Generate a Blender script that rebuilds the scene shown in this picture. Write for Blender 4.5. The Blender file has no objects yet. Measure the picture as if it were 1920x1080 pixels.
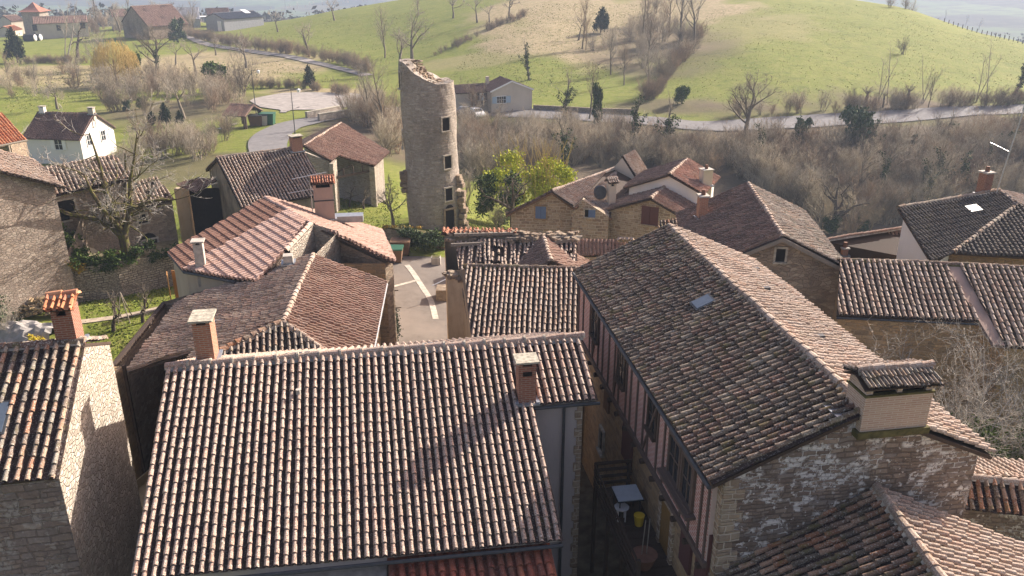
import bpy, math, random
import numpy as np
from mathutils import Vector, noise
R = math.radians
C = bpy.context.scene.collection
SC = bpy.context.scene
# ------------------------------------------------------------------ camera
F, PITCH, H = 1580.0, R(22.0), 20.0
cam = bpy.data.objects.new('camera', bpy.data.cameras.new('camera'))
C.objects.link(cam); cam.location = (0, 0, H); cam.rotation_euler = (R(90) - PITCH, 0, 0)
cam.data.sensor_width = 36; cam.data.lens = 36 * F / 1920; cam.data.clip_end = 6000; cam.data.clip_start = .2
SC.camera = cam
# ------------------------------------------------------------------ light
AZ, EL = R(49.5), R(28.5)
w = bpy.data.worlds.new('World'); SC.world = w; w.use_nodes = True
nt = w.node_tree; nt.nodes.clear()
sky = nt.nodes.new('ShaderNodeTexSky'); sky.sky_type = 'NISHITA'; sky.sun_disc = False
sky.sun_elevation = EL; sky.sun_rotation = AZ; sky.air_density = 1.2; sky.dust_density = 4
bg = nt.nodes.new('ShaderNodeBackground'); bg.inputs[1].default_value = 0.10
wo = nt.nodes.new('ShaderNodeOutputWorld')
tn = nt.nodes.new('ShaderNodeMix'); tn.data_type = 'RGBA'; tn.blend_type = 'MULTIPLY'; tn.inputs[0].default_value = 1; tn.inputs[7].default_value = (1.13, .94, .96, 1)
nt.links.new(sky.outputs[0], tn.inputs[6]); nt.links.new(tn.outputs[2], bg.inputs[0]); nt.links.new(bg.outputs[0], wo.inputs[0])
sl = bpy.data.lights.new('sun', 'SUN'); sl.energy = 5.0; sl.angle = R(.53); sl.color = (1, .91, .82)
so = bpy.data.objects.new('sun', sl); C.objects.link(so)
SUN = Vector((math.cos(EL) * math.sin(AZ), math.cos(EL) * math.cos(AZ), math.sin(EL)))
so.rotation_euler = SUN.to_track_quat('Z', 'Y').to_euler(); so.location = (60, 60, 60)
SC.view_settings.view_transform = 'Standard'; SC.view_settings.look = 'None'
SC.view_settings.exposure = 1.12; SC.view_settings.gamma = 1
SC.cycles.max_bounces = 5; SC.cycles.diffuse_bounces = 3; SC.cycles.glossy_bounces = 2
SC.cycles.transparent_max_bounces = 6; SC.cycles.volume_bounces = 0; SC.cycles.use_denoising = True
# ------------------------------------------------------------------ helpers
rnd = random.Random(7)
NR = np.random.default_rng(11)
def ray(px, py):
    u = (px - 960) / F; v = (540 - py) / F
    return Vector((u, math.cos(PITCH) + v * math.sin(PITCH), -math.sin(PITCH) + v * math.cos(PITCH)))
O = Vector((0, 0, H))
def at(px, py, z):
    d = ray(px, py); return O + d * ((z - H) / d.z)
def on(px, py, p, n):                       # the point of the plane (p, n) seen at a photo pixel
    d = ray(px, py); return O + d * ((p - O).dot(n) / d.dot(n))
def V(*a): return Vector(a)
class MB:
    def __init__(s): s.v = []; s.f = []; s.uv = []; s.m = []
    def face(s, pts, uv=None, m=0):
        i = len(s.v); s.v.extend([tuple(p) for p in pts]); s.f.append(tuple(range(i, i + len(pts))))
        s.uv.append(uv or [(0, 0)] * len(pts)); s.m.append(m)
    def box(s, c, sx, sy, sz, a=None, m=0, up=None, uvs=1.0):
        # box centred at c; a = unit horizontal x axis
        a = Vector(a) if a is not None else V(1, 0, 0); a = a.normalized()
        u = Vector(up).normalized() if up is not None else V(0, 0, 1)
        b = u.cross(a).normalized(); c = Vector(c); a = a * sx / 2; b = b * sy / 2; u = u * sz / 2
        P = lambda i, j, k: c + a * i + b * j + u * k
        for q, (w_, h_) in (((P(-1, -1, -1), P(1, -1, -1), P(1, -1, 1), P(-1, -1, 1)), (sx, sz)), ((P(1, 1, -1), P(-1, 1, -1), P(-1, 1, 1), P(1, 1, 1)), (sx, sz)),
                  ((P(1, -1, -1), P(1, 1, -1), P(1, 1, 1), P(1, -1, 1)), (sy, sz)), ((P(-1, 1, -1), P(-1, -1, -1), P(-1, -1, 1), P(-1, 1, 1)), (sy, sz)),
                  ((P(-1, -1, 1), P(1, -1, 1), P(1, 1, 1), P(-1, 1, 1)), (sx, sy)), ((P(-1, 1, -1), P(1, 1, -1), P(1, -1, -1), P(-1, -1, -1)), (sx, sy))):
            o = (q[0].x + q[0].y); z0 = q[0].z
            s.face(q, [(o, z0), (o + w_, z0), (o + w_, z0 + h_), (o, z0 + h_)], m)
    def tube(s, pts, r, n=6, cap=True, m=0):
        pts = [Vector(p) for p in pts]; rings = []
        if not hasattr(r, '__len__'): r = [r] * len(pts)
        for i, p in enumerate(pts):
            d = (pts[min(i + 1, len(pts) - 1)] - pts[max(i - 1, 0)]).normalized()
            x = d.cross(V(0, 0, 1)) if abs(d.z) < .95 else d.cross(V(1, 0, 0)); x.normalize(); y = d.cross(x)
            rings.append([p + (x * math.cos(k * 6.2832 / n) + y * math.sin(k * 6.2832 / n)) * r[i] for k in range(n)])
        for i in range(len(rings) - 1):
            for k in range(n):
                s.face((rings[i][k], rings[i][(k + 1) % n], rings[i + 1][(k + 1) % n], rings[i + 1][k]), [(k / n, i), ((k + 1) / n, i), ((k + 1) / n, i + 1), (k / n, i + 1)], m)
        if cap:
            s.face(rings[0], None, m); s.face(rings[-1][::-1], None, m)
    def build(s, name, mats, parent=None, smooth=False):
        me = bpy.data.meshes.new(name); me.from_pydata(s.v, [], s.f)
        uvl = me.uv_layers.new(name='UVMap'); flat = [c for u in s.uv for p in u for c in p]
        uvl.data.foreach_set('uv', flat)
        if not isinstance(mats, (list, tuple)): mats = [mats]
        for m_ in mats: me.materials.append(m_)
        me.polygons.foreach_set('material_index', s.m)
        if smooth: me.polygons.foreach_set('use_smooth', [True] * len(s.f))
        me.validate(); me.update()
        o = bpy.data.objects.new(name, me); C.objects.link(o)
        if parent is not None: o.parent = parent
        return o
def npmesh(name, v, f, mats, parent=None, attr=None, uv=None, smooth=False):
    # v (n,3) array, f (m,k) array of one face size
    me = bpy.data.meshes.new(name); n, k = f.shape
    me.vertices.add(len(v)); me.vertices.foreach_set('co', np.ascontiguousarray(v, np.float32).ravel())
    me.loops.add(n * k); me.loops.foreach_set('vertex_index', np.ascontiguousarray(f, np.int32).ravel())
    me.polygons.add(n); me.polygons.foreach_set('loop_start', np.arange(0, n * k, k, dtype=np.int32))
    me.polygons.foreach_set('loop_total', np.full(n, k, np.int32))
    for m_ in (mats if isinstance(mats, (list, tuple)) else [mats]): me.materials.append(m_)
    if smooth: me.polygons.foreach_set('use_smooth', np.ones(n, bool))
    for an, av in (attr or {}).items():
        a_ = me.attributes.new(an, 'FLOAT', 'POINT'); a_.data.foreach_set('value', np.ascontiguousarray(av, np.float32))
    me.update(calc_edges=True)
    if name is None: return me
    o = bpy.data.objects.new(name, me); C.objects.link(o)
    if parent is not None: o.parent = parent
    return o
def tag(o, label=None, cat=None, group=None, kind=None):
    if label: o['label'] = label
    if cat: o['category'] = cat
    if group: o['group'] = group
    if kind: o['kind'] = kind
    return o
def thing(name, label, cat, group=None, loc=(0, 0, 0)):
    o = bpy.data.objects.new(name, None); C.objects.link(o); o.location = loc; o.empty_display_size = .2
    return tag(o, label, cat, group)
def copy_tree(o, parent=None):
    c = o.copy(); C.objects.link(c); c.parent = parent
    for ch in list(o.children): copy_tree(ch, c)
    return c
# ------------------------------------------------------------------ materials
class N:
    def __init__(s, name, rough=.9, spec=.2):
        s.m = bpy.data.materials.new(name); s.m.use_nodes = True; s.t = s.m.node_tree
        s.b = s.t.nodes['Principled BSDF']; s.b.inputs['Roughness'].default_value = rough
        s.b.inputs['Specular IOR Level'].default_value = spec
    def n(s, typ, **kw):
        x = s.t.nodes.new(typ)
        for k, v_ in kw.items():
            if k in x.inputs: x.inputs[k].default_value = v_
            else: setattr(x, k, v_)
        return x
    def l(s, a, b): s.t.links.new(a, b)
    def noise(s, scale, detail=4, rough=.55, vec=None, dist=0):
        x = s.n('ShaderNodeTexNoise'); x.inputs['Scale'].default_value = scale; x.inputs['Detail'].default_value = detail
        x.inputs['Roughness'].default_value = rough; x.inputs['Distortion'].default_value = dist
        if vec is not None: s.l(vec, x.inputs['Vector'])
        return x.outputs['Fac']
    def ramp(s, fac, stops, interp='LINEAR'):
        x = s.n('ShaderNodeValToRGB'); x.color_ramp.interpolation = interp
        e = x.color_ramp.elements
        while len(e) < len(stops): e.new(.5)
        for i, (p, c) in enumerate(stops):
            e[i].position = p; e[i].color = (*c, 1) if len(c) == 3 else c
        s.l(fac, x.inputs[0]); return x.outputs[0]
    def step(s, fac, lo, hi):
        x = s.n('ShaderNodeMapRange'); x.inputs[1].default_value = lo; x.inputs[2].default_value = hi
        s.l(fac, x.inputs[0]); return x.outputs[0]
    def mix(s, fac, a, b, mode='MIX'):
        x = s.n('ShaderNodeMix', data_type='RGBA', blend_type=mode)
        for q, i in ((fac, 0), (a, 6), (b, 7)):
            if isinstance(q, (int, float)): x.inputs[i].default_value = q
            elif isinstance(q, tuple): x.inputs[i].default_value = (*q, 1)
            else: s.l(q, x.inputs[i])
        return x.outputs[2]
    def math(s, op, a, b=0):
        x = s.n('ShaderNodeMath', operation=op)
        for q, i in ((a, 0), (b, 1)):
            if isinstance(q, (int, float)): x.inputs[i].default_value = q
            else: s.l(q, x.inputs[i])
        return x.outputs[0]
    def obj(s): return s.n('ShaderNodeTexCoord').outputs['Object']
    def uv(s): return s.n('ShaderNodeTexCoord').outputs['UV']
    def geo(s, k): return s.n('ShaderNodeNewGeometry').outputs[k]
    def scale(s, vec, x, y, z):
        m_ = s.n('ShaderNodeVectorMath', operation='MULTIPLY'); m_.inputs[1].default_value = (x, y, z); s.l(vec, m_.inputs[0]); return m_.outputs[0]
    def bump(s, h, dist=.02, strength=1.0):
        x = s.n('ShaderNodeBump'); x.inputs['Distance'].default_value = dist; x.inputs['Strength'].default_value = strength
        s.l(h, x.inputs['Height']); s.l(x.outputs[0], s.b.inputs['Normal'])
    def out(s, col):
        if isinstance(col, tuple): s.b.inputs['Base Color'].default_value = (*col, 1)
        else: s.l(col, s.b.inputs['Base Color'])
        return s.m
def plain(name, col, rough=.85, var=.25, scale=6, metal=0, bump=0):
    k = N(name, rough); o = k.geo('Position'); f = k.noise(scale, 5, .6, o)
    k.b.inputs['Metallic'].default_value = metal
    if bump: k.bump(f, bump)
    a = tuple(c * (1 - var) for c in col); b = tuple(min(1, c * (1 + var)) for c in col)
    return k.out(k.ramp(f, [(.3, a), (.7, b)]))
def m_tile(name, cols, lichen=.5, moss=.2, dark=.3, bright=1.0):
    k = N(name, .92, .15); pos = k.geo('Position'); rpi = k.geo('Random Per Island')
    n = len(cols); base = k.ramp(rpi, [(i / n, tuple(x * bright for x in c)) for i, c in enumerate(cols)], 'CONSTANT')
    f1 = k.noise(9, 5, .7, pos); base = k.mix(k.step(f1, .35, .75), base, k.mix(1.0, base, (.62, .6, .58), 'MULTIPLY'))
    big = k.noise(.45, 4, .6, pos)
    base = k.mix(k.math('MULTIPLY', k.step(big, .45, .7), dark), base, (.07, .055, .045))
    sp = k.noise(26, 3, .5, pos); base = k.mix(k.math('MULTIPLY', k.step(sp, .57, .61), lichen), base, (.58, .55, .47))
    sp2 = k.noise(33, 2, .5, k.scale(pos, 1, 1.3, 1)); base = k.mix(k.math('MULTIPLY', k.step(sp2, .57, .62), min(1, lichen * 1.1)), base, (.045, .04, .036))
    mo = k.noise(2.3, 6, .75, pos); base = k.mix(k.math('MULTIPLY', k.step(mo, .54, .62), moss), base, (.13, .115, .035))
    k.bump(f1, .01); return k.out(base)
def m_stone(name, cols, mortar, sx=.34, sz=.17, stain=.4, mort=.05, white=0.0, bump=.03, style='rubble'):
    k = N(name, .95, .1); uv = k.uv(); pos = k.geo('Position')
    d = k.n('ShaderNodeTexNoise'); d.inputs['Scale'].default_value = 1.7; d.inputs['Detail'].default_value = 4; k.l(uv, d.inputs['Vector'])
    dv = k.n('ShaderNodeVectorMath', operation='SCALE'); dv.inputs[3].default_value = .30 if style == 'rubble' else .16; k.l(d.outputs['Color'], dv.inputs[0])
    av = k.n('ShaderNodeVectorMath', operation='ADD'); k.l(uv, av.inputs[0]); k.l(dv.outputs[0], av.inputs[1])
    n = len(cols); rp = [((i + .5) / n, c) for i, c in enumerate(cols)]
    if style == 'rubble':
        sv = k.scale(av.outputs[0], 1 / sx, 1 / sz, 1)
        vo = k.n('ShaderNodeTexVoronoi', voronoi_dimensions='2D', feature='F1'); vo.inputs['Scale'].default_value = 1; k.l(sv, vo.inputs['Vector'])
        ve = k.n('ShaderNodeTexVoronoi', voronoi_dimensions='2D', feature='DISTANCE_TO_EDGE'); ve.inputs['Scale'].default_value = 1; k.l(sv, ve.inputs['Vector'])
        sep = k.n('ShaderNodeSeparateColor'); k.l(vo.outputs['Color'], sep.inputs[0]); rv = sep.outputs[0]; rv2 = sep.outputs[1]; e = k.step(ve.outputs['Distance'], mort * .3, mort * 1.8)
    else:
        def br(w_, h_, off):
            b_ = k.n('ShaderNodeTexBrick', offset=off, squash=1.35, squash_frequency=3)
            for i, v_ in (('Scale', 1), ('Mortar Size', mort * h_ * .9), ('Mortar Smooth', .6), ('Brick Width', w_), ('Row Height', h_)): b_.inputs[i].default_value = v_
            b_.inputs['Color1'].default_value = (0, 0, 0, 1); b_.inputs['Color2'].default_value = (1, 1, 1, 1); b_.inputs['Mortar'].default_value = (.5, .5, .5, 1); k.l(av.outputs[0], b_.inputs['Vector']); return b_
        b1, b2 = br(sx, sz, .43), br(sx * .62, sz * .64, .37); ms = k.step(k.noise(.9, 3, .5, uv), .49, .51)
        rv = k.mix(ms, b1.outputs[0], b2.outputs[0]); fm = k.mix(ms, b1.outputs['Fac'], b2.outputs['Fac']); e = k.math('SUBTRACT', 1, fm)
        rv2 = k.math('FRACT', k.math('MULTIPLY', rv, 7.3))
    base = k.ramp(rv, rp)
    f = k.noise(13, 6, .75, pos); f2 = k.noise(3.5, 5, .7, pos)
    base = k.mix(k.step(f, .3, .8), base, k.mix(1.0, base, (.58, .55, .52), 'MULTIPLY'))
    base = k.mix(k.math('MULTIPLY', k.step(f2, .5, .7), .45), base, k.mix(1.0, base, (1.35, 1.25, 1.1), 'MULTIPLY'))
    base = k.mix(e, mortar, base)
    st = k.noise(.5, 7, .75, k.scale(pos, 1, 1, .45)); base = k.mix(k.math('MULTIPLY', k.step(st, .45, .68), stain), base, (.075, .062, .052))
    if white:
        wv = k.noise(1.3, 3, .6, pos); wf_ = k.noise(9, 4, .7, pos); ws = k.math('MULTIPLY', k.step(wv, .47, .53), k.math('MULTIPLY', k.step(rv2, .5, .55), k.step(wf_, .42, .47)))
        w2 = k.math('MULTIPLY', k.step(k.noise(6, 3, .6, pos), .62, .65), .9)
        base = k.mix(k.math('MULTIPLY', k.math('MAXIMUM', ws, w2), white), base, (.72, .69, .64))
    hgt = k.math('ADD', e, k.math('MULTIPLY', f, .6)); k.bump(hgt, bump)
    return k.out(base)
def m_brick(name, c1, c2, mortar, w_=.24, h_=.065, mw=.012, stain=.3):
    k = N(name, .92, .15); b = k.n('ShaderNodeTexBrick')
    for i, v_ in (('Scale', 1), ('Mortar Size', mw), ('Brick Width', w_), ('Row Height', h_), ('Bias', -.1)): b.inputs[i].default_value = v_
    b.inputs['Color1'].default_value = (*c1, 1); b.inputs['Color2'].default_value = (*c2, 1); b.inputs['Mortar'].default_value = (*mortar, 1)
    k.l(k.uv(), b.inputs['Vector']); pos = k.geo('Position'); f = k.noise(3, 5, .7, pos)
    base = k.mix(k.math('MULTIPLY', k.step(f, .45, .75), stain), b.outputs[0], (.09, .07, .055))
    k.bump(k.math('SUBTRACT', 1, b.outputs['Fac']), .008); return k.out(base)
def m_plaster(name, col, stain=.35, sc=.8, scol=(.10, .09, .075)):
    k = N(name, .93, .1); pos = k.geo('Position'); f = k.noise(sc, 7, .7, k.scale(pos, 1, 1, .5)); g = k.noise(20, 4, .6, pos)
    base = k.mix(k.math('MULTIPLY', k.step(f, .42, .7), stain), col, scol)
    base = k.mix(k.math('MULTIPLY', g, .35), base, k.mix(1.0, base, (.7, .7, .7), 'MULTIPLY')); k.bump(g, .01); return k.out(base)
def m_wood(name, col, sc=(1, 1, 12)):
    k = N(name, .8, .2); f = k.noise(6, 5, .6, k.scale(k.geo('Position'), sc[2], sc[2], sc[0]))
    k.bump(f, .004); return k.out(k.ramp(f, [(.25, tuple(c * .55 for c in col)), (.75, col)]))
def m_leaf(name, cols, trans=.0):
    k = N(name, .85, .12); r_ = k.geo('Random Per Island'); n = len(cols)
    return k.out(k.ramp(r_, [((i + .5) / n, c) for i, c in enumerate(cols)]))
def m_bark(name, col, moss=0.0):
    k = N(name, .95, .1); pos = k.geo('Position'); f = k.noise(7, 5, .7, k.scale(pos, 1, 1, .4))
    oi = k.n('ShaderNodeObjectInfo').outputs['Random']
    a = k.n('ShaderNodeAttribute', attribute_name='tint').outputs['Fac']
    r_ = k.math('ADD', k.math('MULTIPLY', a, 1.0), k.math('MULTIPLY', oi, .25))
    base = k.ramp(f, [(.3, tuple(c * .55 for c in col)), (.7, col)])
    base = k.mix(k.math('MINIMUM', r_, 1.0), base, k.mix(1.0, base, (1.4, 1.34, 1.2), 'MULTIPLY'))
    if moss: base = k.mix(k.math('MULTIPLY', k.step(f, .45, .6), moss), base, (.13, .14, .02))
    return k.out(base)
PINK = [(.47, .345, .275), (.45, .335, .265), (.49, .37, .295), (.43, .32, .255), (.47, .32, .245), (.46, .355, .285), (.48, .35, .28), (.40, .305, .245)]
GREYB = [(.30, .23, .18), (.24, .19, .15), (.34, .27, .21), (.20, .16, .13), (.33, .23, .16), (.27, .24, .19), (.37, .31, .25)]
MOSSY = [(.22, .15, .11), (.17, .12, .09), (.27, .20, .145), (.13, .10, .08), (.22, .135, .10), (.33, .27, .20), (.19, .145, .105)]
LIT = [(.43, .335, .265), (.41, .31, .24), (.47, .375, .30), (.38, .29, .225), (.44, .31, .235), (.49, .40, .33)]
REDS = [(.42, .17, .10), (.36, .15, .09), (.47, .22, .14), (.30, .15, .11), (.45, .24, .15), (.38, .2, .13)]
BROWN = [(.30, .17, .125), (.31, .18, .13), (.28, .165, .12), (.33, .195, .145)]
T = dict(
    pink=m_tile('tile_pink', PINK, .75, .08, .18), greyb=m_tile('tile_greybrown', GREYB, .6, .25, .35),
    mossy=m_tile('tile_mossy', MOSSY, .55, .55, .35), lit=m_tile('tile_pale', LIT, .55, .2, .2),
    fadedpink=m_tile('tile_faded_pink', [(.44, .30, .24), (.40, .27, .215), (.48, .33, .27), (.38, .26, .2), (.46, .30, .235)], .2, .05, .15),
    red=m_tile('tile_red', REDS, .15, .1, .2), brown=m_tile('tile_brown', BROWN, .05, .05, .1),
    newpink=m_tile('tile_new_pink', [(.62, .44, .36), (.59, .41, .33), (.64, .47, .39), (.57, .39, .31), (.62, .43, .34)], .05, .0, .05),
    orange=m_tile('tile_orange', [(.60, .26, .13), (.55, .22, .11), (.62, .32, .18), (.50, .22, .13)], .1, .1, .1),
    purple=m_tile('tile_purple', [(.16, .105, .09), (.14, .09, .08), (.18, .12, .10)], .1, .0, .1),
    old=m_tile('tile_old_orange', [(.38, .20, .12), (.27, .18, .13), (.20, .15, .11), (.42, .27, .18), (.33, .16, .09), (.16, .13, .1)], .4, .55, .5),
    dark=m_tile('tile_dark', [(.10, .085, .075), (.085, .075, .07), (.12, .10, .085), (.14, .12, .1)], .45, .3, .2),
    darkbrown=m_tile('tile_darkbrown', [(.25, .165, .13), (.20, .14, .11), (.29, .20, .155), (.18, .13, .105)], .3, .2, .3),
    chest=m_tile('tile_chestnut', [(.33, .2, .15), (.30, .19, .14), (.36, .23, .17), (.27, .17, .13), (.38, .26, .2)], .3, .15, .2),
)
S_ = dict(
    rubble=m_stone('stone_rubble', [(.34, .27, .20), (.42, .34, .25), (.28, .22, .17), (.47, .39, .29)], (.34, .28, .21), .30, .14, .4),
    bright=m_stone('stone_bright', [(.50, .45, .37), (.62, .56, .47), (.42, .37, .30), (.68, .62, .53)], (.46, .40, .32), .24, .12, .18, .07, 0, .07),
    gable=m_stone('stone_lichen', [(.27, .21, .17), (.36, .29, .23), (.21, .165, .135), (.42, .34, .27), (.31, .27, .24)], (.22, .175, .14), .34, .14, .45, .16, .95, .05, 'brick'),
    tower=m_stone('stone_tower', [(.40, .355, .30), (.48, .43, .37), (.32, .285, .24), (.53, .48, .42)], (.40, .36, .31), .40, .20, .4, .18, 0, .05, 'brick'),
    block=m_stone('stone_block', [(.44, .35, .25), (.36, .28, .20), (.30, .23, .17), (.50, .41, .30), (.46, .38, .28)], (.56, .48, .37), .46, .22, .12, .16, 0, .03, 'brick'),
    ochre=m_stone('stone_ochre', [(.48, .34, .19), (.40, .29, .17), (.54, .40, .24), (.33, .25, .16)], (.40, .30, .19), .42, .2, .25, .14, 0, .03, 'brick'),
    purple=m_stone('stone_purple', [(.33, .255, .23), (.38, .30, .26), (.28, .22, .20), (.35, .29, .27)], (.24, .19, .165), .52, .22, .4, .12, .25, .04, 'brick'),
    dry=m_stone('stone_dry', [(.50, .43, .34), (.42, .36, .28), (.58, .51, .41), (.35, .29, .22)], (.12, .10, .08), .30, .15, .15, .2, 0, .08, 'brick'),
)
M = dict(
    grey=m_plaster('render_grey', (.50, .455, .44), .15, 1.2), white=m_plaster('render_white', (.78, .75, .70), .08), cream=m_plaster('render_cream', (.55, .49, .40), .15),
    pinkr=m_plaster('render_pink', (.42, .31, .25), .3), dirty=m_plaster('render_dirty', (.30, .26, .20), .9, .9, (.07, .06, .05)), rough=m_plaster('render_rough', (.47, .39, .30), .35, 1.2, (.25, .19, .14)),
    oldw=m_stone('stone_plastered', [(.40, .33, .25), (.44, .37, .29), (.37, .30, .23), (.47, .40, .32)], (.41, .34, .26), .3, .16, .6, .1, 0, .03), sand=m_plaster('render_sand', (.50, .40, .28), .55, 1.4, (.24, .19, .13)), ph=m_plaster('render_house', (.62, .58, .50), .1),
    wood=m_wood('wood_dark', (.085, .06, .045)), woodb=m_wood('wood_brown', (.20, .12, .07)), woodg=m_wood('wood_grey', (.30, .26, .21)), timber=m_wood('timber', (.15, .11, .09)),
    woodo=m_wood('wood_orange', (.45, .24, .09)), door=m_wood('door_ochre', (.30, .18, .06)), purplew=m_wood('wood_maroon', (.13, .06, .055)),
    zinc=plain('zinc', (.30, .33, .36), .45, .15, 4, .6), dgrey=plain('dark_grey_metal', (.06, .065, .07), .5, .2), glass=plain('dark_glass', (.025, .03, .035), .12, .3), hole=plain('dark_opening', (.014, .012, .01), .95, .3),
    sky=plain('roof_glass', (.10, .13, .17), .22, .1), conc=plain('concrete', (.40, .37, .32), .9, .25, 5, 0, .01), cap=plain('lichen_slab', (.36, .335, .265), .95, .45, 9, 0, .01), whitep=plain('white_paint', (.75, .75, .73), .5, .05), blue=m_wood('shutter_blue', (.14, .21, .36)), lblue=m_wood('shutter_paleblue', (.42, .55, .66)),
    mort=plain('mortar', (.40, .36, .29), .95, .4, 6, 0, .01), mossm=plain('moss_edge', (.10, .09, .035), .95, .5, 7, 0, .02), black=plain('black', (.02, .02, .02), .6, .2), green=plain('green_plastic', (.03, .10, .06), .5, .1), whiteg=plain('white_glass', (.8, .8, .8), .3, .02),
    steel=plain('galvanised', (.45, .46, .47), .4, .1, 5, .7), sheet=plain('grey_sheet', (.30, .31, .33), .6, .12, 2), sheetr=plain('grey_sheet_roof', (.13, .14, .16), .6, .15, 2), tarp=plain('tarp', (.27, .255, .235), .7, .2, 3, 0, .02), truck=m_plaster('truck_beige', (.42, .34, .22), .3, 2), rubber=plain('rubber', (.03, .03, .03), .9, .2),
    pot=plain('terracotta', (.17, .09, .06), .8, .2), yellow=plain('yellow_plastic', (.65, .45, .03), .5, .1), pale=plain('paleblue_top', (.36, .41, .45), .4, .08),
)
B_ = dict(
    red=m_brick('brick_red', (.30, .115, .075), (.24, .09, .06), (.33, .24, .18)), orange=m_brick('brick_orange', (.40, .17, .10), (.34, .14, .085), (.40, .30, .22)),
    pale=m_brick('brick_pale', (.50, .37, .28), (.42, .28, .21), (.56, .48, .39), .28, .055, .010, .12), infill=m_brick('brick_infill', (.44, .20, .16), (.36, .16, .13), (.56, .44, .39), .22, .085, .018, .12),
)
# ------------------------------------------------------------------ roofs
def _chan(n_, cols): return m_tile(n_, cols, .25, .35, .6)  # channel tiles: dirt plus the shade between covers, put into a darker colour
_cd = _chan('channel_dirt_shade', [(.058, .038, .036), (.075, .050, .045), (.047, .034, .032)])
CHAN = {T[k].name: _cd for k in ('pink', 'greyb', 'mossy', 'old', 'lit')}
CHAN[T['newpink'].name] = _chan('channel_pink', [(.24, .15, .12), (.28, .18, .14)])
def fbm(x, y, s=1.0, seed=0):
    return noise.fractal(V(x * s, y * s, seed * 3.7), .8, 2, 3)
def roof(parent, poly, mat, lod=1, sp=.215, ex=.33, r=.062, wob=.02, name='roof', thick=.10, under='wood', flat=1.0, overlapfirst=0, sag=.03, missing=0, grid=False):
    """one tiled slope: poly = 3-D corners of a plane; canal tiles laid down the slope, real geometry, cut at the edges"""
    poly = [Vector(p) for p in poly]; n = V(0, 0, 0)
    for i, p in enumerate(poly):
        q = poly[(i + 1) % len(poly)]; n += (p - poly[0]).cross(q - poly[0])
    n.normalize()
    if n.z < 0: n = -n; poly = poly[::-1]
    d = (V(0, 0, -1) - n * (-n.z)).normalized(); a = n.cross(d).normalized(); o = poly[0]
    L = [((p - o).dot(a), (p - o).dot(d)) for p in poly]
    s0, s1 = min(x for x, _ in L), max(x for x, _ in L); t0, t1 = min(y for _, y in L), max(y for _, y in L)
    ncol = max(1, round((s1 - s0) / sp)); sp = (s1 - s0) / ncol
    def ins(s, t, m=0):
        for i in range(len(L)):
            x1, y1 = L[i]; x2, y2 = L[(i + 1) % len(L)]; ex_, ey = x2 - x1, y2 - y1; ln = math.hypot(ex_, ey) or 1
            if (ex_ * (t - y1) - ey * (s - x1)) / ln * sgn < -m: return False
        return True
    ar = sum(L[i][0] * L[(i + 1) % len(L)][1] - L[(i + 1) % len(L)][0] * L[i][1] for i in range(len(L))); sgn = 1 if ar > 0 else -1
    seg = {0: 3, 1: 4, 2: 6}[lod]; vs, fs = [], []
    seed = rnd.random() * 99; chan = set()
    def P(s, t, h):
        x = o + a * s + d * t
        return x + n * (h + sag * 2 * (fbm(x.x, x.y, .35, seed)) )
    ang = [math.pi * k / seg for k in range(seg + 1)]
    for c in range(ncol):
        sc_ = s0 + (c + .5) * sp; off = rnd.uniform(-.08, .08) * (lod > 0); ph = rnd.random() * 6
        t = t0 - (0 if grid else ex * rnd.random() * .5)
        row = 0
        while t < t1:
            te = t + ex
            if not (ins(sc_, (t + te) / 2, sp * 1.1) or ins(sc_, t, 0) or ins(sc_, te, 0)): t = te; continue
            if missing and fbm(sc_ * 1.3, t * 1.3, 1, seed + 4) > missing: t = te; continue
            w1 = wob * math.sin(t * 1.3 + ph) + rnd.uniform(-.4, .4) * wob; w2 = w1 + rnd.uniform(-.5, .5) * wob
            r1 = r * rnd.uniform(.86, .94); r2 = r * rnd.uniform(1.0, 1.1); lift = rnd.uniform(.022, .038)
            jt = 0 if grid else rnd.uniform(-.024, .024); tl = te + .015 + jt
            i0 = len(vs)
            for (tt, rr, hh, ww) in ((t - .05, r1, .05 * flat, w1), (tl, r2, .05 * flat + lift + .012, w2)):
                for g in ang: vs.append(P(sc_ + ww - rr * math.cos(g), tt, hh + rr * math.sin(g) * flat * 1.3))
            for k in range(seg): fs.append((i0 + k, i0 + k + 1, i0 + seg + 2 + k, i0 + seg + 1 + k))
            if lod:
                i1 = len(vs)
                for g in ang: vs.append(P(sc_ + w2 - (r2 - .016) * math.cos(g), tl, .05 * flat + lift + (r2 - .016) * math.sin(g) * flat * 1.3))
                for k in range(seg): fs.append((i0 + seg + 1 + k, i0 + seg + 2 + k, i1 + k + 1, i1 + k))
            # channel tile between this cover and the next
            i2 = len(vs); su = sc_ + sp / 2; hw = sp / 2
            for (tt, hh) in ((t - .05, 0.004), (te, .022)):
                for (q, hq) in ((-hw, .07), (-hw * .45, .006), (hw * .45, .006), (hw, .07)): vs.append(P(su + q, tt, hh + hq * flat))
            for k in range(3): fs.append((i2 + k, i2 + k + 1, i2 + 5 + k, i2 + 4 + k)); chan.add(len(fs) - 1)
            t = te
    import bmesh
    bm = bmesh.new(); bv = [bm.verts.new(v) for v in vs]
    for fi, f in enumerate(fs):
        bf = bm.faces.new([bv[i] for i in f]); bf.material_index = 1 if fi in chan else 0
    cen = sum(poly, V(0, 0, 0)) / len(poly)
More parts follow.
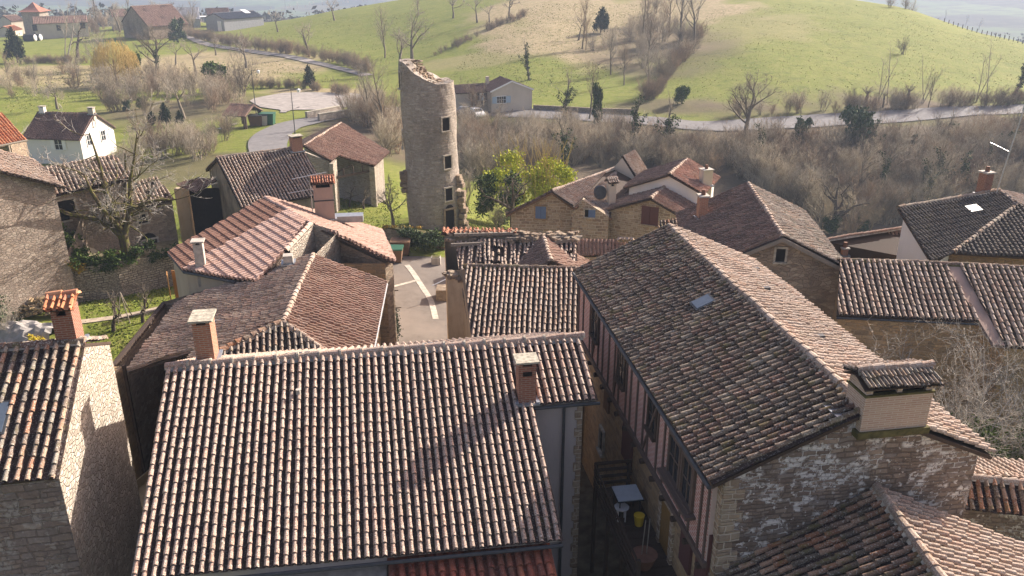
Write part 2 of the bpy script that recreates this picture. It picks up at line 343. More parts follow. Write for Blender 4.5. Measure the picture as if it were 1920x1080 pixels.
    for i in range(len(poly)):
        p, q = poly[i], poly[(i + 1) % len(poly)]; e = (q - p)
        if e.length < .05: continue
        pn = e.cross(n).normalized()
        if (cen - p).dot(pn) > 0: pn = -pn
        horiz = abs(e.normalized().z) < .12; eave = horiz and pn.dot(d) > 0
        g = p + pn * (.05 if eave else (.03 if not horiz else .02))
        bmesh.ops.bisect_plane(bm, geom=bm.verts[:] + bm.edges[:] + bm.faces[:], plane_co=g, plane_no=pn, clear_outer=True)
    me = bpy.data.meshes.new(name); bm.to_mesh(me); bm.free()
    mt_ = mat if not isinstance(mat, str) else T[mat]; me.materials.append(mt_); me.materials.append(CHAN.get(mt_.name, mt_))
    ob = bpy.data.objects.new(name, me); C.objects.link(ob)
    # deck board under the tiles
    mb = MB(); top = [p + n * -.012 for p in poly]; bot = [p - n * thick for p in poly]
    mb.face(top); mb.face(bot[::-1])
    for i in range(len(poly)):
        j = (i + 1) % len(poly); mb.face((top[j], top[i], bot[i], bot[j]))
    dk = mb.build('roof_deck', M[under] if isinstance(under, str) else under)
    ob.parent = parent; dk.parent = ob
    return ob
def ridge(parent, A, B, mat, r=.12, ex=.40, name='ridge_tiles', lift=.05, bedm='mort', lod=1, collar=False):
    A, B = Vector(A), Vector(B); D = B - A; Ln = D.length; D.normalize(); s = D.cross(V(0, 0, 1)).normalized(); u = s.cross(D)
    n = max(1, round(Ln / ex)); e = Ln / n; mb = MB(); seg = 6 if lod else 4; s2 = rnd.random() * 9
    for i in range(n):
        p, q = A + D * (i * e), A + D * ((i + 1) * e + .03)
        r1, r2 = r * rnd.uniform(.86, .95), r * rnd.uniform(1.0, 1.12); j = rnd.uniform(-.02, .02)
        rings = []
        for (c, rr, hh) in ((p, r1, lift), (q, r2, lift + .02)):
            z = fbm(c.x, c.y, .4, s2) * .05
            rings.append([c + s * (j - rr * math.cos(math.pi * k / seg)) + u * (hh + z + rr * math.sin(math.pi * k / seg)) for k in range(seg + 1)])
        i0 = len(mb.v)
        mb.v += [tuple(x) for x in rings[0]] + [tuple(x) for x in rings[1]]
        for k in range(seg): mb.f.append((i0 + k, i0 + k + 1, i0 + seg + 2 + k, i0 + seg + 1 + k)); mb.uv.append([(0, 0)] * 4); mb.m.append(0)
        mb.f.append(tuple(range(i0 + seg + 1, i0 + 2 * seg + 2))); mb.uv.append([(0, 0)] * (seg + 1)); mb.m.append(0)
        if collar:
            cr = []
            for (c, rr) in ((q - D * .045, r2 + .014), (q + D * .02, r2 + .02)):
                cr.append([c + s * (j - rr * math.cos(math.pi * k / seg)) + u * (lift + .02 + rr * math.sin(math.pi * k / seg)) for k in range(seg + 1)])
            for k in range(seg): mb.face((cr[0][k], cr[0][k + 1], cr[1][k + 1], cr[1][k]), None, 1)
            mb.face(cr[1], None, 1)
    for sd in (-1, 1):
        mb.face((A + s * sd * (r + .03) + u * .0, B + s * sd * (r + .03) + u * .0, B + s * sd * r * .6 + u * (lift + .05), A + s * sd * r * .6 + u * (lift + .05)), None, 1)
    return mb.build(name, [mat if not isinstance(mat, str) else T[mat], M[bedm]], parent)
def walls(parent, pts, base, mat, name='wall', mb=None, closed=True):
    """pts = [(x, y, topz)...] around the plan; one skin with uv in metres"""
    mb = mb or MB(); u = rnd.random() * 7; n = len(pts)
    for i in range(n if closed else n - 1):
        x1, y1, z1 = pts[i]; x2, y2, z2 = pts[(i + 1) % n]; l = math.hypot(x2 - x1, y2 - y1)
        mb.face(((x1, y1, base), (x2, y2, base), (x2, y2, z2), (x1, y1, z1)), [(u, base), (u + l, base), (u + l, z2), (u, z1)]); u += l
    return mb.build(name, mat, parent)
class Plane:
    """a roof plane through A, B (ridge) falling deg towards side"""
    def __init__(s, A, B, deg, side):
        s.A = Vector(A); a = (Vector(B) - s.A); a.normalize(); h = V(a.y, -a.x, 0).normalized() * side
        g = h * math.cos(R(deg)) - V(0, 0, 1) * math.sin(R(deg)); s.n = a.cross(g).normalized(); s.h = h
        if s.n.z < 0: s.n = -s.n
    def px(s, x, y): return on(x, y, s.A, s.n)
    def z(s, x, y): return s.A.z - ((x - s.A.x) * s.n.x + (y - s.A.y) * s.n.y) / s.n.z
    def xy(s, x, y): return V(x, y, s.z(x, y))
def gable(name, label, cat, A, B, wl, wr, dl, dr, base, wallm, tl, tr, lod=1, ov=.35, ve=.25, ridgem=None, group=None, extraA=0, extraB=0, parts=True, under='wood', cover=None, sp=.215):
    """a gabled house: ridge from A to B, eaves wl / wr metres to the left / right of A->B, slopes dl / dr degrees"""
    A, B = Vector(A), Vector(B); D = (B - A).normalized(); Lh = V(-D.y, D.x, 0); t = thing(name, label, cat, group)
    tz = lambda w_, dg: math.tan(R(dg)) * w_
    lA, lB = A + Lh * wl - V(0, 0, tz(wl, dl)), B + Lh * wl - V(0, 0, tz(wl, dl))
    rA, rB = A - Lh * wr - V(0, 0, tz(wr, dr)), B - Lh * wr - V(0, 0, tz(wr, dr))
    if tl: roof(t, [A, B, lB, lA], tl, lod, under=under, sp=sp)
    if tr: roof(t, [B, A, rA, rB], tr, lod, under=under, sp=sp)
    ridge(t, A, B, ridgem or tl or tr, lod=min(lod, 1))
    a2, b2 = A + D * ve, B - D * ve
    il, ir = wl - ov, wr - ov; e = .11
    def c(p, off, dg): q = p + Lh * off; return (q.x, q.y, A.z + (p - A).z - tz(abs(off), dg) - e)
    pts = [c(a2, il, dl), (a2.x, a2.y, a2.z - e), c(a2, -ir, dr), c(b2, -ir, dr), (b2.x, b2.y, b2.z - e), c(b2, il, dl)]
    walls(t, pts, base, wallm)
    t['pl'] = 0
    return t, dict(A=A, B=B, D=D, L=Lh, lA=lA, lB=lB, rA=rA, rB=rB, a2=a2, b2=b2, il=il, ir=ir,
                   front=(b2, D), back=(a2, -D), left=(a2 + Lh * il, Lh), right=(a2 - Lh * ir, -Lh))
def hitw(pl, px, py): return on(px, py, pl[0], pl[1])
def opening(parent, pl, px, py, w_, h_, kind='window', frame=None, glass='hole', sh=None, bars=0, fw=.09, name=None, shut_open=True, p=None, sill=True, arch=False):
    """a window / door on wall plane pl (point, outward normal), centred at a photo pixel (or world point p)"""
    n = Vector(pl[1]).normalized(); c = Vector(p) if p is not None else hitw(pl, px, py); a = V(-n.y, n.x, 0).normalized()
    mb = MB(); up = V(0, 0, 1)
    fm = M[frame] if isinstance(frame, str) else (frame or M['mort'])
    for sgn in (-1, 1): mb.box(c + a * sgn * (w_ / 2 + fw / 2) + n * .02, fw, .10, h_ + fw * 2, a)
    mb.box(c + up * (h_ / 2 + fw / 2) + n * .023, w_, .10, fw, a)
    if sill: mb.box(c - up * (h_ / 2 + fw / 2) + n * .05, w_ + fw * 2.4, .18, fw * .9, a)
    if bars:
        for i in range(1, bars + 1): mb.box(c + n * .022 + a * (w_ * (i / (bars + 1) - .5)), .045, .03, h_, a)
        mb.box(c + n * .025, w_, .03, .04, a)
    f = mb.build(name or kind, fm, parent)
    g = MB(); g.box(c + n * .004, w_, .03, h_, a)
    if arch:
        pts = [c + n * .02 + up * h_ / 2 + a * w_ / 2 * math.cos(k * math.pi / 10) + up * w_ / 2 * math.sin(k * math.pi / 10) for k in range(11)]; g.face(pts)
    g.build('pane' if glass != 'hole' else 'opening', M[glass] if glass in M else M['hole'], f)
    if sh:
        for sgn in (-1, 1):
            s = MB()
            if shut_open: s.box(c + a * sgn * (w_ * .75 + fw * .5) + n * .085, w_ * .5, .04, h_, a)
            else: s.box(c + a * sgn * w_ * .255 + n * .06, w_ * .49, .04, h_, a)
            s.build('shutter', M[sh], f)
    return f
def chimney(parent, c, w_, d_, h_, a, mat, cap='slab', capm='cap', name='chimney', base=.8, hole=True):
    """c = point where the stack meets the roof; a = axis"""
    c = Vector(c); a = Vector(a).normalized(); b = V(-a.y, a.x, 0); mb = MB()
    mb.box(c + V(0, 0, h_ / 2 - base / 2), w_, d_, h_ + base, a); ch = mb.build(name, mat, parent)
    t = c + V(0, 0, h_)
    if cap == 'slab':
        m = MB(); m.box(t + V(0, 0, .14), w_ + .16, d_ + .16, .06, a, up=V(.06 * a.y, 0.0, 1)); m.build('cap', M[capm], ch)
        m = MB()
        for i in (-1, 1):
            for j in (-1, 1): m = MB(); m.box(t + a * i * (w_ / 2 - .06) + b * j * (d_ / 2 - .06) + V(0, 0, .055), .11, .11, .11, a); m.build('cap_support', mat, ch)
        m = MB(); m.box(t + V(0, 0, .01), w_ - .14, d_ - .14, .015, a); m.build('flue', M['hole'], ch)
    elif cap == 'gable':
        m = MB()
        for i in (-1, 1): m = MB(); m.box(t + a * i * (w_ / 2 - .07) + V(0, 0, .12), .14, d_, .24, a); m.build('cap_support', mat, ch)
        m = MB(); m.box(t + V(0, 0, .01), w_ - .2, d_ - .14, .015, a); m.build('flue', M['hole'], ch)
        q = t + V(0, 0, .44); hw = d_ / 2 + .14; L0, L1 = q - a * (w_ / 2 + .12), q + a * (w_ / 2 + .12)
        for s in (-1, 1): roof(ch, [L0, L1, L1 + b * s * hw - V(0, 0, .2), L0 + b * s * hw - V(0, 0, .2)], capm, 1, sp=.14, ex=.3, r=.05, thick=.05, name='cap_roof')
        ridge(ch, L0, L1, capm, r=.1, ex=.33)
    elif cap == 'pot':
        m = MB(); m.box(t + V(0, 0, .04), w_ + .12, d_ + .12, .08, a); m.build('cap', M['conc'], ch)
        m = MB(); m.tube([t + V(0, 0, .08), t + V(0, 0, .35)], [.12, .10], 8); m.build('flue', M['pot'], ch)
    f = MB()
    for s in (-1, 1): f.box(c + a * s * (w_ / 2 + .05) + V(0, 0, .02), .1, d_ + .2, .06, a, up=V(0, 0, 1))
    f.box(c - b * (d_ / 2 + .06) + V(0, 0, -.02), w_ + .2, .14, .06, a); f.build('flashing', M['zinc'], ch)
    return ch
def gutter(parent, A, B, r=.06, mat='zinc', drop=.05):
    m = MB(); A, B = Vector(A) - V(0, 0, drop), Vector(B) - V(0, 0, drop); m.tube([A, B], r, 8); return m.build('gutter', M[mat] if mat in M else mat, parent)
def skylight(parent, pl, px, py, w_, h_, pt=None):
    c = pl.px(px, py) if pt is None else Vector(pt); n = pl.n; d = (V(0, 0, -1) + n * n.z).normalized(); a = n.cross(d).normalized(); c = c + n * .12
    m = MB(); m.box(c, w_ + .12, h_ + .12, .07, a, up=n); f = m.build('skylight', M['dgrey'], parent)
    m = MB(); m.box(c + n * .03, w_, h_, .03, a, up=n); m.build('pane', M['sky'], f); return f
def antenna(parent, p, h_, mat='steel', dirs=((0, 1.2, .3), (-.6, .8, .8)), name='antenna'):
    p = Vector(p); m = MB(); m.tube([p, p + V(0, 0, h_)], .025, 6)
    for (dz, ln, an) in dirs:
        c = p + V(0, 0, h_ + dz); a = V(math.cos(an), math.sin(an), .05); m.tube([c - a * ln / 2, c + a * ln / 2], .018, 5)
        b = V(-a.y, a.x, 0)
        for k in range(7):
            q = c + a * ln * (k / 6 - .5); m.tube([q - b * .16, q + b * .16], .008, 4)
    return m.build(name, M[mat], parent)
# ------------------------------------------------------------------ terrain
def A_(px, py, z): p = at(px, py, z); return (p.x, p.y, z)
ANC = [(-40, -20, 0), (40, -20, 0), (0, -20, 0), (0, 10, 0), (-20, 20, -.2), (20, 20, 0), (5, 20, 1.2), (4, 30, 1.0), (0, 34, .2), (-6, 42, 0), (-22, 34, 0), (-20, 44, .3), (-30, 44, 0), (-6, 52, -.0), (12, 40, 0), (22, 36, -.5), (40, 36, -3),
       (-6.3, 62, -.1), (-13, 65, -1.0), (-14, 76, -2.2), (-24, 58, -1.5), (-34, 56, -2), (3, 50, -.8), (10, 50, -1.2), (24, 46, -2.5), (4, 64, -2.5), (16, 62, -5), (30, 58, -7), (60, 50, -9),
       (10, 82, -8), (-4, 88, -6), (26, 84, -11), (44, 90, -14), (70, 92, -16), (110, 90, -17), (150, 90, -18), (-8, 105, -6), (12, 112, -8), (40, 118, -11), (75, 124, -12), (120, 124, -12),
       A_(870, 206, -6), A_(1000, 213, -6), A_(1200, 224, -6.2), A_(1320, 233, -6.5), A_(1450, 227, -6.5), A_(1600, 219, -6.8), A_(1830, 209, -7.5), A_(1990, 204, -8),
       A_(500, 290, -3.2), A_(520, 262, -3.8), A_(560, 232, -4.2), A_(660, 213, -4.8), A_(740, 206, -5.4), A_(560, 190, -5), A_(450, 225, -4.6), A_(130, 300, -5.4), A_(260, 255, -5.4), A_(60, 180, -6), A_(300, 170, -6), A_(30, 110, -7), A_(200, 100, -7), A_(420, 120, -6.5), A_(560, 160, -5.6), A_(660, 140, -6),
       A_(100, 66, -9), A_(250, 50, -9), A_(330, 40, -9), A_(440, 56, -7.5), A_(560, 100, -5.2), A_(520, 60, -4.6), A_(640, 60, -3.2), A_(640, 18, -1), A_(740, 100, -4.5), A_(880, 100, -2.6), A_(800, 30, 1),
       A_(960, 160, -4.4), A_(1000, 100, -1.5), A_(1000, 40, 2), A_(1150, 160, -4.8), A_(1200, 100, -2), A_(1200, 20, 3.4), A_(1400, 180, -4.8), A_(1400, 100, -.6), A_(1400, 10, 5), A_(1600, 180, -5.4), A_(1600, 100, -1.6), A_(1560, 10, 4.4), A_(1690, 104, -2.4), A_(1700, 16, 2), A_(1800, 160, -6), A_(1800, 60, -1.6), A_(1918, 80, -4.2), A_(1918, 150, -7),
       (0, 420, 4), (60, 400, 5), (110, 370, 2), (-60, 420, -8), (-140, 460, -20), (-220, 480, -22), (-10, 520, -14), (100, 480, -16), (170, 330, -18), (190, 260, -22), (200, 420, -40), (0, 700, -48), (-250, 700, -46), (250, 600, -50),
       (0, 1000, -60), (-500, 1000, -56), (500, 1000, -58), (0, 1600, -50), (-900, 1600, -40), (900, 1600, -40), (-300, 300, -10), (-200, 150, -7), (-200, 0, -2), (250, 0, -14), (300, 150, -26), (-100, -100, 0), (100, -100, -2), (-1500, 1800, -30), (1500, 1800, -30), (-500, 300, -20), (600, 300, -40), (-1500, 0, -10), (1500, 0, -30)]
_a = np.array(ANC, float)
def _tr(x, y): r_ = np.hypot(x, y) + 1e-6; k = np.log1p(r_ / 40) / r_ * 40; return np.stack([x * k, y * k], -1)
_q = _tr(_a[:, 0], _a[:, 1])
def _phi(d2): return np.where(d2 > 0, d2 * np.log(d2 + 1e-12) * .5, 0)
_n = len(_a); _K = _phi(((_q[:, None] - _q[None]) ** 2).sum(-1)) + np.eye(_n) * 2.0
_P = np.c_[np.ones(_n), _q]; _Amat = np.block([[_K, _P], [_P.T, np.zeros((3, 3))]])
_w = np.linalg.solve(_Amat, np.r_[_a[:, 2], 0, 0, 0])
def gz_np(x, y):
    p = _tr(np.asarray(x, float), np.asarray(y, float)); sh = p.shape[:-1]; p = p.reshape(-1, 2); o = np.empty(len(p))
    for i in range(0, len(p), 20000):
        c = p[i:i + 20000]; o[i:i + 20000] = _phi(((c[:, None] - _q[None]) ** 2).sum(-1)) @ _w[:_n] + _w[_n] + c @ _w[_n + 1:]
    return o.reshape(sh)
def gz(x, y): return float(gz_np(np.array([x]), np.array([y]))[0])
def G(px, py, zmin=None):                       # where the ray through a photo pixel meets the terrain
    d = ray(px, py); t = np.geomspace(8, 1500, 420) / d.y; P_ = np.array(O)[None] + t[:, None] * np.array(d)[None]
    h = P_[:, 2] - gz_np(P_[:, 0], P_[:, 1]); i = int(np.argmax(h < 0)) if (h < 0).any() else len(h) - 1
    t0, t1 = t[max(i - 1, 0)], t[i]
    for _ in range(14):
        tm = (t0 + t1) / 2; p = O + d * tm
        if p.z < gz(p.x, p.y): t1 = tm
        else: t0 = tm
    return O + d * ((t0 + t1) / 2)
def blob(X, Y, cx, cy, r_, s=1): return np.exp(-(((X - cx) ** 2 + (Y - cy) ** 2) / (r_ * r_)) ** s)
ys = np.concatenate([np.arange(-30, 170, 1.25), np.geomspace(170, 1900, 190)]); us = np.linspace(-1, 1, 301)
Yg, Ug = np.meshgrid(ys, us, indexing='ij'); Xg = Ug * (60 + np.maximum(Yg, 0) * .95)
Zg = gz_np(Xg, Yg)
nn = np.array([fbm(x, y, .08, 3) for x, y in zip(Xg.ravel(), Yg.ravel())]).reshape(Xg.shape)
Zg = Zg + nn * .12 * np.clip(np.abs(Yg) / 60, 0, 1.5)
ny, nx = Xg.shape; idx = np.arange(ny * nx).reshape(ny, nx)
quads = np.stack([idx[:-1, :-1], idx[:-1, 1:], idx[1:, 1:], idx[1:, :-1]], -1).reshape(-1, 4)
dry = np.zeros_like(Xg); wood = np.zeros_like(Xg); bare = np.zeros_like(Xg)
def pat(arr, px, py, rx, ry=None, val=1.0):
    p = G(px, py); dx = (Xg - p.x); dy = (Yg - p.y); ry = ry or rx
    q = dx * dx / (rx * rx) + dy * dy / (ry * ry); arr[:] = np.maximum(arr, val * np.clip(1.5 - q + nn * .8, 0, 1))
for a in ((1120, 60, 22, 40), (1010, 75, 14, 18), (1060, 20, 26, 40), (1240, 20, 24, 30), (1120, 105, 12, 10, .7), (900, 110, 14, 10, .5), (420, 130, 22, 30), (340, 125, 20, 30), (440, 115, 18, 22, .9), (120, 140, 26, 20, .8), (230, 150, 24, 16, .8), (1890, 66, 8, 30, .8), (600, 172, 12, 5, .9), (300, 200, 12, 6, .6), (1330, 45, 30, 30, .4)): pat(dry, *a)
for a in ((980, 290, 18, 14), (860, 280, 12, 16), (1100, 270, 18, 14), (1250, 300, 20, 18), (1400, 350, 26, 26), (1550, 330, 30, 25), (1750, 320, 36, 30), (1900, 330, 36, 36), (700, 240, 8, 14), (350, 210, 14, 12, .8), (280, 330, 12, 10, .7), (400, 310, 8, 8, .7), (460, 190, 12, 9, .6), (1250, 200, 10, 6, .8), (1230, 90, 16, 30, .6)): pat(wood, *a)
bare = np.clip(1.2 - ((Xg + 5) ** 2 / 8 ** 2 + (Yg - 20) ** 2 / 20 ** 2), 0, 1)
far = np.clip((np.hypot(Xg, Yg) - 430) / 60, 0, 1)
g = N('ground_cover', .95, .1); pos = g.geo('Position')
n1 = g.noise(.035, 6, .6, pos); n2 = g.noise(.9, 6, .75, pos); n3 = g.noise(7, 3, .6, pos); n4 = g.noise(.25, 5, .7, pos)
grass = g.mix(n2, (.085, .125, .014), (.175, .205, .030)); grass = g.mix(g.step(n4, .4, .7), grass, g.mix(n3, (.14, .17, .028), (.235, .24, .05)))
grass = g.mix(g.math('MULTIPLY', g.step(n3, .52, .7), .6), grass, (.06, .075, .018)); n5 = g.noise(1.9, 4, .8, pos); grass = g.mix(g.math('MULTIPLY', g.step(n5, .5, .62), .6), grass, (.24, .21, .085)); grass = g.mix(g.math('MULTIPLY', g.step(g.noise(.6, 5, .7, g.scale(pos, .5, 1.2, 1)), .54, .64), .6), grass, (.075, .10, .018))
dryc = g.mix(g.step(n2, .35, .65), (.36, .29, .185), (.19, .17, .07)); at1 = g.n('ShaderNodeAttribute', attribute_name='dry').outputs['Fac']
col = g.mix(g.step(g.math('ADD', at1, g.math('MULTIPLY', n2, .6)), .45, 1.15), grass, dryc)
at2 = g.n('ShaderNodeAttribute', attribute_name='wood').outputs['Fac']; col = g.mix(at2, col, g.mix(n2, (.075, .06, .04), (.15, .12, .08)))
at3 = g.n('ShaderNodeAttribute', attribute_name='bare').outputs['Fac']; col = g.mix(at3, col, g.mix(n2, (.05, .05, .03), (.12, .1, .07)))
vo = g.n('ShaderNodeTexVoronoi', feature='F1'); vo.inputs['Scale'].default_value = .011; g.l(g.scale(pos, 1, .6, 0), vo.inputs['Vector']); sp_ = g.n('ShaderNodeSeparateColor'); g.l(vo.outputs['Color'], sp_.inputs[0])
fields = g.ramp(sp_.outputs[0], [(0, (.07, .11, .05)), (.3, (.025, .03, .03)), (.5, (.09, .13, .06)), (.65, (.025, .03, .03)), (.85, (.09, .085, .06))], 'CONSTANT')
fields = g.mix(g.step(n1, .45, .6), fields, (.05, .06, .045)); at4 = g.n('ShaderNodeAttribute', attribute_name='far').outputs['Fac']; col = g.mix(at4, col, fields)
g.bump(g.math('ADD', n3, g.math('MULTIPLY', n2, 2)), .06); g.out(col)
terr = npmesh('ground', np.stack([Xg, Yg, Zg], -1).reshape(-1, 3), quads, g.m, None, dict(dry=dry.ravel(), wood=wood.ravel(), bare=bare.ravel(), far=far.ravel()), smooth=True)
tag(terr, kind='structure')
def noise_z(x, y): return gz(x, y) + fbm(x, y, .08, 3) * .12 * min(max(abs(y) / 60, 0), 1.5)
def strip(name, pts, wd, mat, lift=.12, smooth_n=6):
    """a ribbon over the terrain through world points"""
    P_ = [Vector((p[0], p[1], 0)) for p in pts]; W = wd if hasattr(wd, '__len__') else [wd] * len(P_); q = []; ww = []
    for i in range(len(P_) - 1):
        p0, p1, p2, p3 = P_[max(i - 1, 0)], P_[i], P_[i + 1], P_[min(i + 2, len(P_) - 1)]
        m = max(2, int((p2 - p1).length / 1.5))
        for k in range(m):
            t = k / m; q.append(.5 * ((2 * p1) + (p2 - p0) * t + (2 * p0 - 5 * p1 + 4 * p2 - p3) * t * t + (3 * p1 - p0 - 3 * p2 + p3) * t ** 3)); ww.append(W[i] + (W[i + 1] - W[i]) * t)
    q.append(P_[-1]); ww.append(W[-1]); mb = MB(); rows = []
    for i, p in enumerate(q):
        d = (q[min(i + 1, len(q) - 1)] - q[max(i - 1, 0)]).normalized(); n = V(-d.y, d.x, 0); row = []
        for k in range(7):
            c = p + n * ww[i] * (k / 6 - .5); row.append(V(c.x, c.y, noise_z(c.x, c.y) + lift))
        rows.append(row)
    mb.v = [tuple(x) for r_ in rows for x in r_]
    for i in range(len(rows) - 1):
        for k in range(6): a = i * 7 + k; mb.f.append((a, a + 7, a + 8, a + 1)); mb.uv.append([(0, 0)] * 4); mb.m.append(0)
    o = mb.build(name, mat, None, True); tag(o, kind='structure'); return o
asph = N('asphalt', .9, .15); p_ = asph.geo('Position'); f_ = asph.noise(2.2, 7, .7, p_)
asph.bump(asph.noise(40, 2, .5, p_), .01); asph.out(asph.mix(asph.step(asph.noise(.4, 5, .6, p_), .4, .65), asph.ramp(f_, [(.3, (.14, .12, .10)), (.7, (.20, .175, .15))]), (.215, .185, .155)))
road_m = plain('road_grey', (.17, .165, .16), .9, .18, 1.5); gravel_m = plain('gravel', (.27, .25, .225), .95, .25, .8, 0, .02)
strip('village_street', [(-3, 14), (-2.5, 24), (-4.5, 32), (-5.2, 38), (-6, 44), (-6.6, 50), (-6.8, 55)], [5, 5, 5, 4.6, 6, 7.5, 9], asph.m, .05)
line = plain('worn_line', (.45, .41, .34), .9, .3, 4)
strip('street_drain_line', [G(737, 540)[:2], G(783, 528)[:2]], .25, line, .06)
strip('street_edge_line', [G(763, 500)[:2], G(775, 515)[:2], G(795, 545)[:2], G(808, 565)[:2], G(817, 600)[:2]], .35, line, .064)
strip('valley_road', [G(*p)[:2] for p in ((520, 330), (505, 290), (505, 262), (535, 240), (590, 226), (650, 215), (760, 207), (870, 207), (960, 212), (1080, 218), (1200, 226), (1320, 236), (1450, 231), (1600, 222), (1740, 214), (1840, 208), (2000, 200))], [4.4, 4.4, 5.2, 5, 4.6, 4.8, 5.5, 7, 7, 6, 5.4, 5, 5, 5, 5, 5, 5], road_m, .15)
strip('farm_lane', [G(*p)[:2] for p in ((690, 142), (640, 130), (590, 118), (540, 106), (500, 101), (440, 92), (390, 84), (350, 70), (300, 62))], 3.0, gravel_m, .16)
strip('gravel_court', [G(*p)[:2] for p in ((478, 196), (530, 192), (600, 192), (660, 200))], [8, 24, 26, 10], gravel_m, .14)
strip('garden_path', [G(*p)[:2] for p in ((150, 606), (215, 598), (270, 588), (320, 575))], .7, plain('path', (.36, .30, .22), .95, .3, 3), .05)
# ------------------------------------------------------------------ buildings near the camera
def solid(parent, pl, tops, base, depth, mat, name='wall'):
    """a body standing behind wall plane pl whose front outline follows photo pixels tops (left to right)"""
    n = Vector(pl[1]).normalized(); f = [p if isinstance(p, Vector) else hitw(pl, *p) for p in tops]; mb = MB(); k = -n * depth; a = V(-n.y, n.x, 0); u = [p.dot(a) for p in f]
    if (f[-1] - f[0]).dot(a) < 0: u = [-x for x in u]
    bb = lambda p: V(p.x, p.y, base)
    mb.face([bb(f[0]), bb(f[-1])] + f[::-1], [(u[0], base), (u[-1], base)] + [(u[i], f[i].z) for i in range(len(f) - 1, -1, -1)])
    mb.face([bb(f[-1] + k), bb(f[0] + k)] + [p + k for p in f], [(u[-1], base), (u[0], base)] + [(u[i], f[i].z) for i in range(len(f))])
    for i, p in ((0, f[0]), (-1, f[-1])):
        q = (bb(p + k), bb(p), p, p + k) if i == 0 else (bb(p), bb(p + k), p + k, p); mb.face(q, [(0, base), (depth, base), (depth, p.z), (0, p.z)])
    for i in range(len(f) - 1): mb.face((f[i], f[i + 1], f[i + 1] + k, f[i] + k), [(u[i], 0), (u[i + 1], 0), (u[i + 1], depth), (u[i], depth)])
    return mb.build(name, mat, parent)
# 1 the house whose roof fills the foreground
t = thing('tiled_house', 'long pink canal-tile roof filling the foreground with grey rendered side walls', 'house')
A, B = at(314, 690, 8.85), at(1086, 634, 8.85); D = (B - A).normalized(); LN = (B - A).length; hf = V(D.y, -D.x, 0); tn = math.tan(R(24))
fp = lambda s, w_: A + D * s + hf * w_ - V(0, 0, abs(w_) * tn)
s2 = 10.15; roof(t, [fp(0, 0), fp(s2, 0), fp(s2 + .12, 5.98), fp(-.05, 5.8)], 'pink', 2, wob=.008, sag=.012, under='mort')
roof(t, [fp(s2, 0), fp(LN, 0), fp(LN + .02, 2.15), fp(s2, 2.15)], 'pink', 2, wob=.008, sag=.012, under='mort', name='roof')
roof(t, [fp(0, 0), fp(LN, 0), fp(LN, -3.5), fp(0, -3.5)], 'pink', 1, wob=.008, sag=.012, name='roof')
ridge(t, fp(-.05, 0), fp(LN + .1, 0), 'pink', .115, .62, collar=True, lod=1)
m = MB(); m.box((fp(0, .17) + fp(LN, .17)) / 2 + V(0, 0, .06), LN, .10, .04, D); m.build('ridge_flashing', M['zinc'], t)
walls(t, [(*fp(.25, 5.5)[:2], fp(0, 5.5).z - .12), (*fp(9.95, 5.5)[:2], fp(0, 5.5).z - .12), (*fp(9.95, 1.85)[:2], fp(0, 1.85).z - .12), (*fp(LN - .35, 1.85)[:2], fp(0, 1.85).z - .12), (*fp(LN - .35, 0)[:2], A.z - .12), (*fp(LN - .35, -3.1)[:2], fp(0, 3.1).z - .12), (*fp(.25, -3.1)[:2], fp(0, 3.1).z - .12), (*fp(.25, 0)[:2], A.z - .12)], -1, M['grey'])
m = MB(); q = fp(LN - .35, 1.85)
for i in range(26):
    wq = .22 if i % 2 else .15; m.box(q + V(0, 0, -.45 - i * .3) - D * (wq / 2 - .03) + hf * .02, wq, .10, .28, D)
m.build('corner_stones', S_['block'], t)
gutter(t, fp(0, 5.97) , fp(s2 + .12, 6.08), .05, 'dgrey'); gutter(t, fp(s2 - .05, 2.22), fp(LN + .1, 2.22), .05, 'dgrey')
m = MB(); q = fp(LN - .9, 2.0) - V(0, 0, .2); m.tube([q, q - V(0, 0, 9)], .045, 8); m.build('downpipe', M['dgrey'], t)
q = fp(0, 0); pf = Plane(A, B, 24, 1)
qc = pf.px(986, 748); chimney(t, qc - V(0, 0, 0), .50, .46, 1.15, D, B_['red'], 'slab')
m = MB(); m.box(qc + V(0, 0, .92) + hf * .235, .26, .02, .13, D); m.build('flue_opening', M['hole'], t)
qc = at(391, 672, 8.8); chimney(t, qc, .50, .72, 1.22, D, B_['orange'], 'slab')
pb = Plane(A, B, 24, -1)
for s_ in (3.6, 7.6): skylight(t, pb, 0, 0, .7, .9, fp(s_, -.65))
m = MB(); q = fp(3.7, 1.3) + V(0, 0, .1); m.tube([q, q + V(0, 0, .16)], .07, 8); m.build('roof_vent', M['conc'], t)
t2 = thing('red_tile_lean_to', 'dark red tiled lean-to roof below the gutter of the foreground house', 'lean-to')
a2, b2 = fp(5.9, 5.56) - V(0, 0, .55), fp(10.0, 5.56) - V(0, 0, .55); rd = hf * 3.4 - V(0, 0, 1.0)
roof(t2, [a2, b2, b2 + rd, a2 + rd], m_tile('tile_dark_red', [(.40, .12, .075), (.33, .10, .065), (.45, .15, .09), (.24, .09, .065), (.38, .13, .08)], .15, .15, .45), 2, sp=.235, ex=.36, r=.085); walls(t2, [(*(a2 + D * .2)[:2], a2.z - .15), (*(b2 - D * .1)[:2], b2.z - .15), (*(b2 + rd - D * .1)[:2], (b2 + rd).z - .2), (*(a2 + rd + D * .2)[:2], (a2 + rd).z - .2)], -1, M['white'])
t3 = thing('rendered_annexe', 'pale rendered annexe wall under the gutter at the bottom edge, left of the red lean-to', 'annexe')
a3 = fp(2.6, 5.52); b3 = fp(5.85, 5.52); walls(t3, [(*a3[:2], 5.7), (*b3[:2], 5.7), (*(b3 + hf * 1.2)[:2], 5.55), (*(a3 + hf * 1.2)[:2], 5.55)], -1, M['white'])
